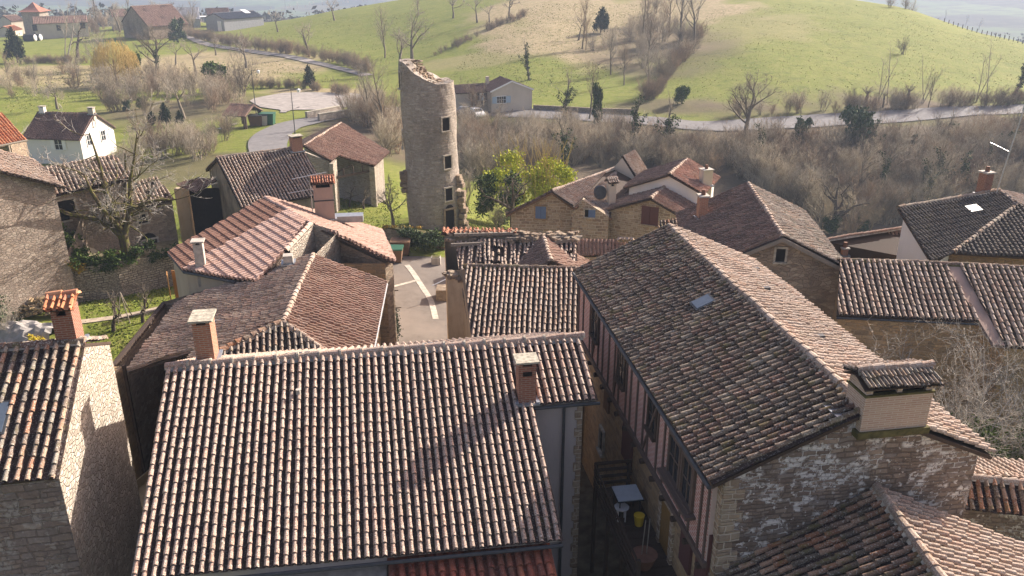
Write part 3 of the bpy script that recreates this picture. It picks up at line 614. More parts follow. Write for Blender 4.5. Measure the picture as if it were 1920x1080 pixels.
m = MB(); m.box((a3 + b3) / 2 + hf * .6 + V(0, 0, 5.68 - a3.z), 3.3, 1.25, .08, D); m.build('coping', M['conc'], t3)
# 2 the big half-timbered house
t = None
Ab, Bb = V(5.8, 29.8, 10.4), V(7.95, 16.4, 10.4); Dv = (Bb - Ab).normalized(); Lb = V(-Dv.y, Dv.x, 0)
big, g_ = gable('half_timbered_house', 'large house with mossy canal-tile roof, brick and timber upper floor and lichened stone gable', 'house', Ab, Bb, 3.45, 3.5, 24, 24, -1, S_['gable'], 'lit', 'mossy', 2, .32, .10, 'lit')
ww = (Ab - Lb * 3.2, -Lb); wf = (Bb - Dv * .10, Dv)
lo = MB(); e0, e1 = Ab - Lb * 3.22 + Dv * .1, Bb - Lb * 3.22 - Dv * .45
def wp(s, off=0, z=0): return V(*(Ab - Lb * (3.2 + off) + Dv * s)[:2], z)
LB = (Bb - Ab).length
m = MB()
def wquad(mb, s0, s1, z0, z1, off, mi=0): mb.face((wp(s0, off, z0), wp(s1, off, z0), wp(s1, off, z1), wp(s0, off, z1)), [(s0, z0), (s1, z0), (s1, z1), (s0, z1)], mi)
wquad(m, .1, LB - .32, 6.3, 8.72, .14); m.face((wp(.1, .14, 6.3), wp(.1, -.2, 6.3), wp(LB - .32, -.2, 6.3), wp(LB - .32, .14, 6.3)))
m.face((wp(LB - .32, .14, 6.3), wp(LB - .32, -.1, 6.3), wp(LB - .32, -.1, 8.8), wp(LB - .32, .14, 8.8)))
br = m.build('brick_infill_floor', B_['infill'], big)
m = MB(); wquad(m, .1, LB, -1, 6.28, .02); lw = m.build('lower_wall', S_['ochre'], big)
m = MB()
def post(s, z0, z1, wd=.075, off=.155): m.box(wp(s, off, (z0 + z1) / 2), wd, .06, z1 - z0, Dv)
def brace(s0, z0, s1, z1, wd=.07, off=.175):
    p, q = wp(s0, off, z0), wp(s1, off, z1); m.box((p + q) / 2, (q - p).length, .05, wd, (q - p), up=(q - p).cross(-Lb))
m.box(wp(LB / 2, .17, 6.36), LB - .5, .10, .16, Dv); m.box(wp(LB / 2, .17, 8.62), LB - .5, .07, .14, Dv); 
for s in (.2, .9, 1.9, 2.3, 3.1, 3.7, 4.45, 5.15, 5.7, 6.5, 6.95, 7.6, 8.25, 8.7, 9.5, 10.05, 11.5, 12.1, 12.75, 13.15): post(s, 6.4, 8.6)
for a in ((2.35, 6.45, 3.1, 8.5), (5.2, 6.45, 5.7, 8.5), (8.35, 6.45, 9.4, 8.5)): brace(*a)
m.build('timber_frame', M['timber'], big)
for i in range(15): m = MB(); m.tube([wp(.5 + i * .9, -.1, 6.2), wp(.5 + i * .9, .3, 6.2)], .085, 7); m.build('jetty_beam', M['wood'], big)
for px_, py_, ww_, hh in ((1126, 606, .75, 1.15), (1176, 691, .7, 1.05), (1235, 782, .62, 1.0)):
    c = hitw(ww, px_, py_); s = (c - Ab).dot(Dv); p = wp(s, .15, c.z + .05); opening(big, (p, -Lb), 0, 0, ww_, hh, 'window', 'wood', 'glass', p=p, bars=1)
s = (hitw(ww, 1290, 872) - Ab).dot(Dv)
for ds, gl in ((-.48, 'woodo'), (.48, 'woodo')):
    p = wp(s + ds, .15, 7.75); f = opening(big, (p, -Lb), 0, 0, .72, 1.15, 'window', 'timber', 'glass', p=p, bars=1)
m = MB(); m.box(wp(s, .26, 7.08), 2.2, .3, .08, Dv); m.build('window_ledge', M['timber'], big)
for px_, py_, w_, h_, mt, nm in ((1142, 730, .55, 1.6, 'woodb', 'shutter'), (1181, 812, .95, 2.1, 'purplew', 'shutter'), (1293, 1002, .7, 2.0, 'purplew', 'shutter'), (1322, 1050, .7, 2.0, 'purplew', 'shutter')):
    c = hitw(ww, px_, py_); s = (c - Ab).dot(Dv); m = MB(); m.box(wp(s, .06, c.z), w_, .08, h_, Dv); m.build(nm, M[mt], big)
c = hitw(ww, 1131, 826); p = wp((c - Ab).dot(Dv), .03, c.z); opening(big, (p, -Lb), 0, 0, .42, .85, p=p)
c = hitw(ww, 1255, 950); dp = wp((c - Ab).dot(Dv), .03, 5.2); f = opening(big, (dp, -Lb), 0, 0, .75, 1.5, 'door', S_['block'], 'hole', p=dp, fw=.2, sill=False)
m = MB(); m.box(dp + -Lb * .03, .7, .04, 1.46, Dv); m.build('door_leaf', M['door'], f)
gutter(big, Ab - Lb * 3.58 - V(0, 0, 3.58 * math.tan(R(24)) - .02), Bb - Lb * 3.58 - V(0, 0, 3.58 * math.tan(R(24)) - .02), .055, 'dgrey')
m = MB()
for i in range(30):
    wq = .5 if i % 2 else .34; m.box(Bb - Lb * (3.18 - wq / 2) - Dv * .10 + V(0, 0, 8.75 - Bb.z - i * .29), wq, .10, .27, Lb)
    wq = .38 if i % 2 else .5; m.box(Bb - Lb * 3.19 - Dv * (.08 + wq / 2) + V(0, 0, 8.6 - Bb.z - i * .29), .10 if i * .29 > 2.4 else .05, wq, .27, Lb)
m.build('corner_stones', S_['block'], big)
# chimney on the gable: brick stack, twin openings, tiled cap
ca, cb = hitw(wf, 1594, 790), hitw(wf, 1738, 790); cc = (ca + cb) / 2 - Dv * .18; cw = 1.62
m = MB(); m.box(V(cc.x, cc.y, 10.3), cw, .74, 1.0, Lb); ch = m.build('chimney', B_['pale'], big)
m = MB(); m.box(V(cc.x, cc.y, 10.84), cw + .06, .80, .05, Lb); m.box(V(cc.x, cc.y, 9.86), cw + .14, .86, .16, Lb); m.build('band', M['mossm'], ch)
for i in (-1, 0, 1): m = MB(); m.box(V(cc.x, cc.y, 10.97) + Lb * i * (cw / 2 - .09), .16 if i else .12, .7, .2, Lb); m.build('cap_support', B_['pale'], ch)
m = MB(); m.box(V(cc.x, cc.y, 10.885), cw - .1, .6, .02, Lb); m.build('flue', M['hole'], ch)
c0, c1 = V(cc.x, cc.y, 11.25) - Lb * (cw / 2 + .1), V(cc.x, cc.y, 11.25) + Lb * (cw / 2 + .1)
for s in (-1, 1): roof(ch, [c0, c1, c1 + Dv * s * .47 - V(0, 0, .19), c0 + Dv * s * .47 - V(0, 0, .19)], 'lit' if s < 0 else 'greyb', 1, sp=.105, ex=.3, r=.04, thick=.05, wob=.004, name='cap_roof')
ridge(ch, c0, c1, 'lit', .10, .28)
m = MB(); m.box(ca - Lb * .0 - Lb * .15 + V(0, 0, .1) - Dv * .3, .35, .6, .06, Lb, up=V(-.45, 0, 1)); m.build('flashing', M['zinc'], ch)
pw = Plane(Ab, Bb, 24, 1); pe = Plane(Ab, Bb, 24, -1)
skylight(big, pw, 1320, 573, .5, .55)
for px_, py_ in ((1417, 510), (1436, 547), (1537, 638)):
    c = pe.px(px_, py_) + V(0, 0, .05); m = MB(); m.box(c + V(0, 0, .05), .22, .16, .14, Lb); m.build('roof_vent', M['dgrey'], big)
# 3 lower wing roof at the bottom right
q = hitw(wf, 1640, 914); A3 = V(q.x, q.y - .05, q.z); B3 = V(q.x + .2, 8.5, q.z)
w3, g3 = gable('low_wing', 'low wing with broken mossy dark tiles on one slope, built against the lichened stone gable', 'house wing', A3, B3, 5.0, 3.6, 24, 31, -1, S_['gable'], 'newpink', 'old', 2, .3, .25, 'lit')
for o_ in w3.children:
    if o_.name.startswith('roof') and T['newpink'].name in [x.name for x in o_.data.materials]: o_.data.materials[0] = T['lit']
# 4 small house right of it
A4, B4 = V(12.0, 20.0, 6.25), V(19, 18.7, 6.25)
gable('low_cottage', 'low cottage with pale canal tiles at the right edge beside the stone gable', 'house', A4, B4, 3.0, .75, 22, 34, -1, S_['gable'], 'lit', 'old', 2, .25, .15, 'lit')
# 5 mid roof
t = thing('sandstone_house', 'house with straight rows of pale canal tiles and sandy side wall beside the street', 'house')
A5, B5 = at(872, 501, 7), at(1088, 506, 7); D5 = (B5 - A5).normalized(); h5 = V(D5.y, -D5.x, 0); tn5 = math.tan(R(24))
r5 = lambda s, w_: A5 + D5 * s + h5 * w_ - V(0, 0, abs(w_) * tn5)
roof(t, [r5(0, 0), r5(5.2, 0), r5(5.35, 6.3), r5(1.15, 6.3)], 'lit', 2, sp=.205, wob=.02, sag=.035); ridge(t, r5(-.1, 0), r5(5.2, 0), 'mossy', .10, bedm='mossm')
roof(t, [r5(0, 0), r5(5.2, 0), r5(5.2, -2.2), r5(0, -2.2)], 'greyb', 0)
wa, wb = at(838, 521, 6.1), at(868, 530, 6.1)
walls(t, [(wa.x, wa.y, 6.1), (wb.x, wb.y, 6.2), (*r5(1.2, 6.0)[:2], r5(0, 6.0).z - .1), (*r5(5.1, 6.0)[:2], r5(0, 6).z - .1), (*r5(5.1, -2)[:2], r5(0, 2).z - .1), (wa.x, r5(0, -2).y, 6.1)], -1, M['sand'])
m = MB(); m.face(((wa.x, wa.y, 6.1), (wb.x, wb.y, 6.2), (*r5(1.2, 6.0)[:2], r5(0, 6.0).z - .1), tuple(r5(.05, 0) - V(0, 0, .1)), (wa.x, r5(0, -2).y, 6.1))); m.build('wall_top', S_['dry'], t)
m = MB()
for k in range(46):
    f_ = k / 45; p = V(wa.x, wa.y, 6.12).lerp(V(wb.x + .2, wb.y - .1, 6.2), f_); m.box(p + V(rnd.uniform(-.12, .12), rnd.uniform(-.1, .4), rnd.uniform(0, .18)), rnd.uniform(.15, .35), rnd.uniform(.15, .3), rnd.uniform(.08, .16), V(1, rnd.uniform(-.5, .5), 0))
m.build('loose_stones', S_['rubble'], t)
pl5 = (V(wb.x, wb.y, 0), V(-(wb - V(*r5(1.2, 6.0)[:2], 0)).y, (wb - V(*r5(1.2, 6.0)[:2], 0)).x, 0).normalized())
if pl5[1].y > 0: pl5 = (pl5[0], -pl5[1])
for x, y in ((861, 565), (862, 577), (863, 608), (864, 626)): opening(t, pl5, x, y, .16, .28, fw=.03, sill=False)
# 6 ruined house
t = thing('ruined_house', 'roofless-edged ruin with sagging broken canal tiles behind the sandstone house', 'ruin')
A6, B6 = at(833, 437, 7.3), at(1080, 440, 7.3); D6 = (B6 - A6).normalized(); h6 = V(D6.y, -D6.x, 0); r6 = lambda s, w_, dz=0: A6 + D6 * s + h6 * w_ - V(0, 0, abs(w_) * math.tan(R(22)) + dz)
L6 = (B6 - A6).length
roof(t, [r6(.55, .35, .15), r6(L6, .35, .15), r6(L6, 5, .15), r6(1.5, 5, .15)], 'lit', 2, sp=.2, ex=.26, wob=.05, sag=.12, under='wood', missing=.42)
walls(t, [(wa.x, wa.y + .05, 5.6), (*r6(L6, 5.0)[:2], 5.0), (*r6(L6, 0)[:2], 7.15), (*r6(0, 0)[:2], 7.2)], -1, M['sand'])
roof(t, [r6(-.15, -.5, -.2), r6(3.5, -.45, -.2), r6(3.5, .1, 0.0), r6(-.15, .1, 0)], 'red', 1, sp=.2, ex=.2, wob=.05, sag=.03, thick=.06)
m = MB()
for k in range(110):
    s = rnd.uniform(.2, L6); m.box(r6(s, rnd.uniform(-.2, .5), rnd.uniform(-.15, .15)), rnd.uniform(.15, .4), rnd.uniform(.12, .3), rnd.uniform(.06, .16), V(1, rnd.uniform(-1, 1), rnd.uniform(-.3, .3)))
m.build('rubble', S_['rubble'], t)
m = MB()
for (s0, w0, s1, w1, z) in ((.5, .25, 3.3, .1, .02), (3.0, .35, 6.6, .2, .1), (.4, .75, 2.2, .6, .15), (5.2, .6, 6.5, .3, .1)): m.box((r6(s0, w0, z) + r6(s1, w1, z)) / 2 + V(0, 0, .12), (r6(s1, w1) - r6(s0, w0)).length, .14, .14, r6(s1, w1) - r6(s0, w0))
m.build('roof_timbers', M['woodg'], t)
# 7 little gabled roof, 8 red roof
A7, B7 = at(1019, 447, 7.2), at(1033, 490, 7.2)
gable('small_gabled_roof', 'small steep gabled roof with a mortared ridge rising out of the ruin', 'outbuilding', A7, B7, 3.0, 2.6, 30, 32, -1, M['sand'], 'chest', 'darkbrown', 1, .2, .15, 'lit', sp=.18)
t = thing('low_red_roof', 'low reddish roof with a grid of interlocking tiles below the stone cottages', 'outbuilding')
q = [at(1084, 449, 5), at(1170, 449, 5), at(1190, 478, 4.3), at(1075, 478, 4.3)]; roof(t, q, 'chest', 1, flat=.5, r=.07); walls(t, [(p.x, p.y, p.z - .12) for p in (q[3], q[2], q[1], q[0])], -2, S_['block'])
m = MB()
for k in range(7): m.tube([at(1160 + k * 4, 447 - (k % 2), 5.3), at(1163 + k * 4, 452, 5.1)], .1, 6)
m.build('loose_tiles', T['lit'], t)
# left foreground house
kk = .84; c0 = V(0, 0, 20); A8, B8 = c0 + (V(-21, 23.5, 7.9) - c0) * kk, c0 + (V(-14.0, 24.9, 8.0) - c0) * kk; A8.z = B8.z
D8 = (B8 - A8).normalized(); A8 = B8 - D8 * 8
lf, g8 = gable('stone_barn_house', 'tall stone house with thick multicoloured canal tiles and a sunlit gable at the left edge', 'house', A8, B8, 2.3, 3.75, 24, 26, -1, S_['bright'], 'greyb', 'old', 2, .12, .02, 'mossy', sp=.262)
for o_ in lf.children:
    if o_.name.startswith('roof') and o_.data.materials[0] == T['old']: o_.data.materials[0] = m_tile('tile_multicolour', [(.36, .24, .17), (.24, .19, .15), (.42, .30, .21), (.20, .17, .14), (.40, .22, .14), (.30, .27, .22), (.27, .21, .17), (.44, .33, .24)], .6, .35, .3)
m = MB(); f0, f1 = g8['a2'] - g8['L'] * g8['ir'], g8['b2'] - g8['L'] * g8['ir']
m.face(((f0.x, f0.y, -1), (f1.x, f1.y, -1), (f1.x, f1.y, g8['rA'].z + .0), (f0.x, f0.y, g8['rA'].z + .0)), [(0, -1), (8, -1), (8, 8), (0, 8)])
for i in range(len(m.v)): m.v[i] = tuple(Vector(m.v[i]) - g8['L'] * .02)
m.build('front_wall', S_['purple'], lf)
chimney(lf, B8 - D8 * .42 + g8['L'] * .3 - V(0, 0, .1), .52, .66, .95, D8, B_['red'], 'gable', 'orange')
skylight(lf, Plane(A8, B8, 26, 1), 0, 0, .5, .9, Plane(A8, B8, 26, 1).px(-6, 790))
m = MB(); q = B8 + D8 * .0 - V(0, 0, 7.2) + g8['L'] * 1.5
for i in range(7): m.box(q + g8['L'] * (i * .17 - .5) + D8 * .35, .03, .03, 1.2, D8)
for dz in (-.6, .6): m.box(q + D8 * .35 + V(0, 0, dz), .03, 1.2, .04, D8)
m.build('balcony_railing', M['dgrey'], lf)
# barn behind the foreground house (hipped)
BARNT = m_tile('tile_barn', [(.42, .31, .235), (.37, .27, .205), (.47, .36, .275), (.33, .24, .18), (.43, .29, .215)], .4, .3, .3)
t = thing('open_barn', 'open-fronted hipped barn with broad weathered tile roof behind the red brick chimney', 'barn')
A9, B9 = at(588, 479, 7.5), at(531, 604, 7.5); D9 = (B9 - A9).normalized(); e9 = V(-D9.y, D9.x, 0); tz = math.tan(R(24))
q9 = lambda s, w_, dz=0: A9 + D9 * s + e9 * w_ - V(0, 0, abs(w_) * (tz if w_ > 0 else math.tan(R(15))) + dz); L9 = (B9 - A9).length
roof(t, [q9(0, 0), q9(L9, 0), q9(L9 + 2.2, 3.05), q9(0, 3.05)], 'chest', 1, ex=.3); 
pl9 = Plane(A9, B9, 15, 1); roof(t, [q9(0, 0), pl9.px(332, 572), pl9.px(241, 697), q9(L9, 0)], BARNT, 1, sp=.24, ex=.36, r=.075, wob=.02, sag=.05); roof(t, [q9(L9, 0), q9(L9 + .05, -3.05), q9(L9 + 2.2, -3.05)], BARNT, 1, ex=.3)
roof(t, [q9(L9, 0), q9(L9 + 2.2, 3.05), q9(L9 + 2.2, -3.05, -.0)], 'greyb', 1, ex=.3)
ridge(t, q9(0, 0), q9(L9, 0), 'lit', .11, .35); ridge(t, q9(L9, 0), q9(L9 + 2.2, 3.05), 'lit', .11, .35); ridge(t, q9(L9, 0), q9(L9 + 2.2, -3.05), 'old', .12, .3)
gutter(t, q9(0, 3.1), q9(L9 + 2.2, 3.1), .06, 'steel'); 
walls(t, [(*q9(.2, 2.7)[:2], q9(0, 2.7).z - .15), (*q9(L9 + 1.9, 2.7)[:2], q9(0, 2.7).z - .15), (*q9(L9 + 1.9, -2.7)[:2], q9(0, -2.7).z - .15), (*q9(.2, -2.7)[:2], q9(0, -2.7).z - .15), (*q9(.2, 0)[:2], A9.z - .15)], -1, S_['ochre'])
walls(t, [(*q9(.2, -6.7)[:2], q9(0, -6.7).z - .15), (*q9(.2, -2.7)[:2], q9(0, -2.7).z - .15), (*q9(.4, -2.7)[:2], q9(0, -2.7).z - .15), (*q9(.4, -6.7)[:2], q9(0, -6.7).z - .15)], -1, S_['rubble'], 'rear_wall')
walls(t, [(*q9(.2, -6.75)[:2], q9(0, -6.75).z - .15), (*q9(L9 - 1.4, -6.75)[:2], q9(0, -6.75).z - .15), (*q9(L9 - 1.4, -6.6)[:2], q9(0, -6.6).z - .15), (*q9(.2, -6.6)[:2], q9(0, -6.6).z - .15)], -1, S_['rubble'], 'side_wall')
m = MB(); m.face([V(*q9(s_, w_)[:2], noise_z(*q9(s_, w_)[:2]) + .16) for s_, w_ in ((.2, -2.7), (.2, -6.7), (L9 + .3, -6.7), (L9 + .3, -2.7))]); m.build('earth_floor', plain('earth', (.10, .08, .06), .95, .3, 3), t)
m = MB(); p = q9(L9 - .3, -6.5); m.box(V(p.x, p.y, (p.z - .15 - 1) / 2), .62, .62, p.z + .85, D9); m.build('stone_pillar', S_['ochre'], t)
m = MB(); p = q9(L9 - .3, -6.0); m.box(V(p.x, p.y, (p.z - 1) / 2), .1, .1, p.z + .8, D9)
for w_ in (-6.6, -5.2, -3.8): m.box((q9(.3, w_, .22) + q9(L9 + .2, w_, .22)) / 2, L9, .16, .16, D9)
m.build('roof_beams', M['wood'], t); antenna(t, at(417, 672, 5.3), 1.6, 'steel', ((0, .5, .3), (-.4, .6, 1.0)))
# ------------------------------------------------------------------ buildings of the middle distance
class Pl3:
    def __init__(s, a, b, c):
        s.A = at(*a); p, q = at(*b), at(*c); s.n = (p - s.A).cross(q - s.A).normalized()
        if s.n.z < 0: s.n = -s.n
    px = Plane.px
    z = Plane.z
def body(parent, pts, base, mat, name='wall', drop=.13):
    """walls under a roof outline, given as 3-D corners (x, y, roof height)"""
    return walls(parent, [(p[0], p[1], p[2] - drop) for p in pts], base, mat, name)
# red tiled house by the street
t = thing('red_tiled_house', 'house with brown and new pink roof tiles, white slender chimney and rough stone street wall', 'house')
pl = Plane(at(497, 372, 8), at(585, 422, 8), 13, 1)
roof(t, [pl.px(*p) for p in ((497, 372), (541, 397), (345, 507), (316, 473))], 'brown', 1, sp=.24, ex=.40, r=.08, flat=.5, wob=.003, grid=True, sag=.01)
L2 = [pl.px(*p) for p in ((541, 397), (583, 419), (536, 471), (492, 530), (440, 524), (345, 507))]
roof(t, L2, 'newpink', 1, sp=.24, ex=.40, wob=.003, sag=.01, r=.085, grid=True)
pr_ = Pl3((497, 372, 8), (585, 422, 7.95), (740, 492, 6.9)); RR = [pr_.px(*p) for p in ((497, 372), (715, 433), (740, 492), (583, 421))]
roof(t, RR, 'fadedpink', 1, sp=.2, ex=.3, wob=.03)
ridge(t, RR[0], RR[3], 'newpink', .09, .35); ridge(t, pl.px(583, 419), pl.px(536, 471), 'newpink', .1, .33)
gutter(t, pl.px(316, 475), pl.px(345, 509), .06, 'dgrey'); gutter(t, pl.px(345, 509), pl.px(440, 527), .06, 'dgrey')
n_ = (RR[2] - RR[3]); n_ = V(n_.y, -n_.x, 0).normalized(); n_ = n_ if n_.y < 0 else -n_
wst = (RR[3] - n_ * .25, n_); solid(t, wst, [(588, 432), (722, 494)], -1, .6, S_['rubble'], 'street_wall')
e_ = hitw(wst, 722, 494); c_ = RR[1]; walls(t, [(e_.x, e_.y, e_.z), (c_.x - .3, c_.y - .3, c_.z - .2), (RR[0].x, RR[0].y, RR[0].z - .3), (e_.x - 3, e_.y, e_.z)], -1, S_['ochre'], 'side_wall')
q = [pl.px(322, 474), pl.px(348, 503), pl.px(440, 520), pl.px(486, 527), pl.px(534, 474), pl.px(582, 424), pl.px(499, 376)]
body(t, q, -1, M['rough'], drop=.2)
a_, b_ = pl.px(583, 421), pl.px(537, 471); m = MB(); a0 = V(a_.x + .15, a_.y - .1, 0); b0 = V(b_.x + .15, b_.y, 0)
walls(t, [(a0.x, a0.y, a_.z + .05), (b0.x, b0.y, b_.z + .05), (b0.x + .5, b0.y - 1.2, b_.z - .6), (a0.x + 1.2, a0.y - .3, a_.z - .2)], -1, S_['bright'], 'side_wall')
chimney(t, pl.px(378, 503), .40, .40, 1.15, V(1, .2, 0), M['conc'], 'slab', 'conc'); chimney(t, pl.px(541, 492), .4, .4, .35, V(1, .2, 0), M['conc'], 'none')
t = thing('tall_chimney_stack', 'tall cream rendered chimney with red tile cap and television antenna behind the pink roof', 'chimney')
q = at(610, 408, 6.6); chs = chimney(t, q, 1.0, .8, 1.75, V(1, .25, 0), M['pinkr'], 'gable', 'red', name='stack', base=3.5); antenna(t, q + V(-.75, .4, -.4), 2.6, 'steel', ((0, 1.9, .6), (-.75, 2.4, .5)))
m = MB(); m.box(q + V(0, 0, 1.05), 1.06, .86, .06, V(1, .25, 0)); m.build('band', M['dgrey'], t)
m = MB(); b_ = at(655, 408, 6.3); m.box(b_, 1.5, .7, .35, V(1, .12, 0)); o_ = m.build('roof_cover', M['zinc']); o_.parent = None; tag(o_, 'grey metal box lying at the edge of the pink roof', 'box')
# barn in the tower's shadow
A, B = at(405, 297, 6.6), at(566, 277, 6.6)
sb, gs = gable('striped_roof_barn', 'barn with striped corrugated-looking canal tiles, half in the shadow of the tower', 'barn', A, B, 3.6, 4.8, 24, 26, -2.5, M['dirty'], 'greyb', 'lit', 1, .3, .2, 'greyb')
chimney(sb, gs['B'] - gs['D'] * .5 - gs['L'] * .3 - V(0, 0, .1), .75, .6, .95, gs['D'], B_['orange'], 'slab')
m = MB(); p0 = gs['A'] + gs['D'] * .2; n0 = -gs['D']
an = thing('barn_lean_to', 'dark open lean-to against the stained gable of the striped-roof barn', 'lean-to')
c = at(372, 333, 4.9); roof(an, [at(372, 332, 5.0), at(405, 338, 5.0), at(368, 360, 4.3), at(332, 347, 4.3)], 'chest', 0)
for (x, y) in ((340, 350), (362, 350)): p = at(x, y, 4.2); m.box(V(p.x, p.y, 1), .9 if x == 340 else .3, .5, 6.2)
m.build('wall', M['sand'], an); m = MB(); p = at(378, 352, 4.4); m.box(V(p.x, p.y + .6, 1), 2.2, .2, 6.4); m.build('opening', M['hole'], an)
# barn with open bay
t = thing('open_bay_barn', 'broad brown tiled barn with open front bay beside the village road', 'barn')
pl = Plane(at(640, 232, 4), at(570, 273, 4), 24, -1); q = [pl.px(*p) for p in ((640, 231), (570, 274), (702, 312), (730, 286))]
roof(t, q, 'chest', 1, sp=.2, ex=.26, wob=.03); roof(t, [pl.px(570, 274), pl.px(621, 303), pl.px(634, 292)], 'chest', 1, sp=.2, ex=.26)
pl2 = Plane(at(640, 232, 4), at(570, 273, 4), 24, 1); dv_ = (q[1] - q[0]).normalized(); ll = V(-dv_.y, dv_.x, 0) * -4.5 - V(0, 0, 2.0)
roof(t, [q[0], q[1], q[1] + ll, q[0] + ll], 'darkbrown', 0); ridge(t, q[0], q[1], 'lit', .13, .4)
wf_ = (V(q[1].x, q[1].y + .2, 0), V(.15, -1, 0).normalized()); solid(t, (V(*pl.px(621, 303)[:2], 0) + V(0, .35, 0), V(.25, -1, 0).normalized()), [(568, 284), (618, 303)], -3.5, .4, S_['tower'])
mb = MB(); pz = [pl.px(626, 298), pl.px(698, 311), pl.px(726, 287), pl.px(650, 262)]
body(t, [pz[1] + V(-.1, .5, 0), pz[2] + V(-.4, 0, 0), q[0] + V(0, -.2, 0), q[0] + ll * .9], -3.5, S_['tower'], 'rear_wall')
m = MB(); p = pl.px(696, 312); m.box(V(p.x, p.y + .5, (p.z - 3.4) / 2), .5, .6, p.z + 3.1); m.build('stone_pillar', S_['bright'], t); m = MB(); p2 = pl.px(621, 303); m.box(V(p2.x, p2.y + .6, (p2.z - 3.4) / 2), .35, 1.6, p2.z + 3.1); m.build('stone_pillar', S_['bright'], t)
m = MB(); a_, b_ = V(p2.x, p2.y + .6, p.z - .5), V(p.x, p.y + .5, p.z - .5); m.box((a_ + b_) / 2, (b_ - a_).length, .16, .18, b_ - a_)
mid = (a_ + b_) / 2
for f_ in (.25, .5, .75): c = a_.lerp(b_, f_); m.box(c + V(0, 0, .35), .1, .1, .7)
m.box(mid + V(-.9, 0, .45), 1.9, .1, .12, V(1, 0, .45)); m.build('truss', M['wood'], t)
# the ruined round tower
t = thing('round_tower', 'tall ruined round stone tower with broken sloping top and four small windows', 'tower')
tc = at(812, 428, -.1); TX, TY = tc.x, tc.y + 2.1; rb, rt = 2.12, 1.99
def ttop(th):                                   # top height round the ring: high on the left, low on the right
    x = math.cos(th); y = math.sin(th); return 12.15 - 1.4 * min(1, max(0, (x + .75) / 1.2)) ** .8 - .0 * y + fbm(x * 3, y * 3, 1, 8) * .12 + (.12 if x < -.7 else 0)
nS = 96; mb = MB(); LV = 40; base = -3.0
def tr(z): f_ = (z + .5) / 12.5; return rb + (rt - rb) * f_ + .05 * math.sin(z * .9)
TLEAN = V(-.30, 0, 0)
def tpt(th, f_, r_off=0):
    z = base + (ttop(th) - base) * f_; r_ = tr(z) + r_off + fbm(math.cos(th) * 4, z * 1.2 + math.sin(th) * 4, 1, 2) * .035; l = TLEAN * max(0, z / 12)
    return V(TX + r_ * math.cos(th) + l.x, TY + r_ * math.sin(th), z)
rows = [[tpt(2 * math.pi * k / nS, j / LV) for k in range(nS)] for j in range(LV + 1)]
for j in range(LV):
    for k in range(nS):
        k2 = (k + 1) % nS; mb.face((rows[j][k], rows[j][k2], rows[j + 1][k2], rows[j + 1][k]), [(k * .146, rows[j][k].z), ((k + 1) * .146, rows[j][k2].z), ((k + 1) * .146, rows[j + 1][k2].z), (k * .146, rows[j + 1][k].z)])
inn = [[tpt(2 * math.pi * k / nS, f_, -.75) for k in range(nS)] for f_ in (.6, 1)]
for k in range(nS):
    k2 = (k + 1) % nS; mb.face((rows[LV][k], rows[LV][k2], inn[1][k2], inn[1][k]), [(k * .146, 0), (k * .146 + .15, 0), (k * .146 + .15, .7), (k * .146, .7)]); mb.face((inn[1][k], inn[1][k2], inn[0][k2], inn[0][k]), [(k * .146, 9), (k * .146 + .15, 9), (k * .146 + .15, 6), (k * .146, 6)])
mb.build('wall', S_['tower'], t)
m = MB(); fl = [p - V(0, 0, .28) for p in inn[1]]; cf = sum(fl, V(0, 0, 0)) / len(fl) - V(0, 0, .1)
for k in range(nS): m.face((fl[k], fl[(k + 1) % nS], cf))
m.build('rubble_fill', M['mort'], t)
m = MB()
for k in range(230):
    th = rnd.uniform(0, 6.283); p = tpt(th, 1, -rnd.uniform(.12, 1.5)); m.box(p + V(0, 0, -.08), rnd.uniform(.15, .36), rnd.uniform(.15, .3), rnd.uniform(.06, .15), V(-math.sin(th), math.cos(th), rnd.uniform(-.15, .15)))
m.build('broken_crown', S_['rubble'], t)
def ton(px_, py_):
    d = ray(px_, py_); z = 5
    for _ in range(4):
        l = TLEAN.x * max(0, z / 12); r_ = tr(z); ox, oy = -(TX + l), -TY; a_ = d.x ** 2 + d.y ** 2; b_ = 2 * (ox * d.x + oy * d.y); cc = ox * ox + oy * oy - r_ * r_; dd = b_ * b_ - 4 * a_ * cc
        tt = (-b_ - math.sqrt(max(dd, 0))) / (2 * a_); p = O + d * tt; z = p.z
    return p, V(p.x - TX - l, p.y - TY, 0).normalized()
for (x, y, w_, h_, fr) in ((835, 233, .62, .95, 'mort'), (839, 304, .62, .95, 'mort'), (841, 364, .62, .95, 'mort'), (756, 261, .55, 1.25, 'mort'), (751, 151, .45, 1.15, 'mort')):
    p, n = ton(x, y); opening(t, (p, n), 0, 0, w_, h_, p=p + n * .02, frame=fr, fw=.10)
p, n = ton(843, 413); opening(t, (p, n), 0, 0, .8, 1.7, 'doorway', p=p + n * .02, frame=S_['rubble'], fw=.14, arch=True)
m = MB()
for k in range(26):
    z = rnd.uniform(1.0, 5.2) ; th = R(-18 + rnd.uniform(-7, 7)); r_ = tr(z) + rnd.uniform(.0, .45 if z < 4.6 else .2); m.box(V(TX + r_ * math.cos(th), TY + r_ * math.sin(th), z - 1.5), .5, .45, .35, V(math.cos(th), math.sin(th), 0))
m.build('masonry_stub', S_['rubble'], t)
m = MB()
for k in range(14):
    z = rnd.uniform(2.5, 4.0); th = R(196 + rnd.uniform(-4, 4)); r_ = tr(z) + rnd.uniform(.0, .35); m.box(V(TX + r_ * math.cos(th), TY + r_ * math.sin(th), z), .5, .45, .3, V(math.cos(th), math.sin(th), 0))
m.build('masonry_stub', S_['rubble'], t)
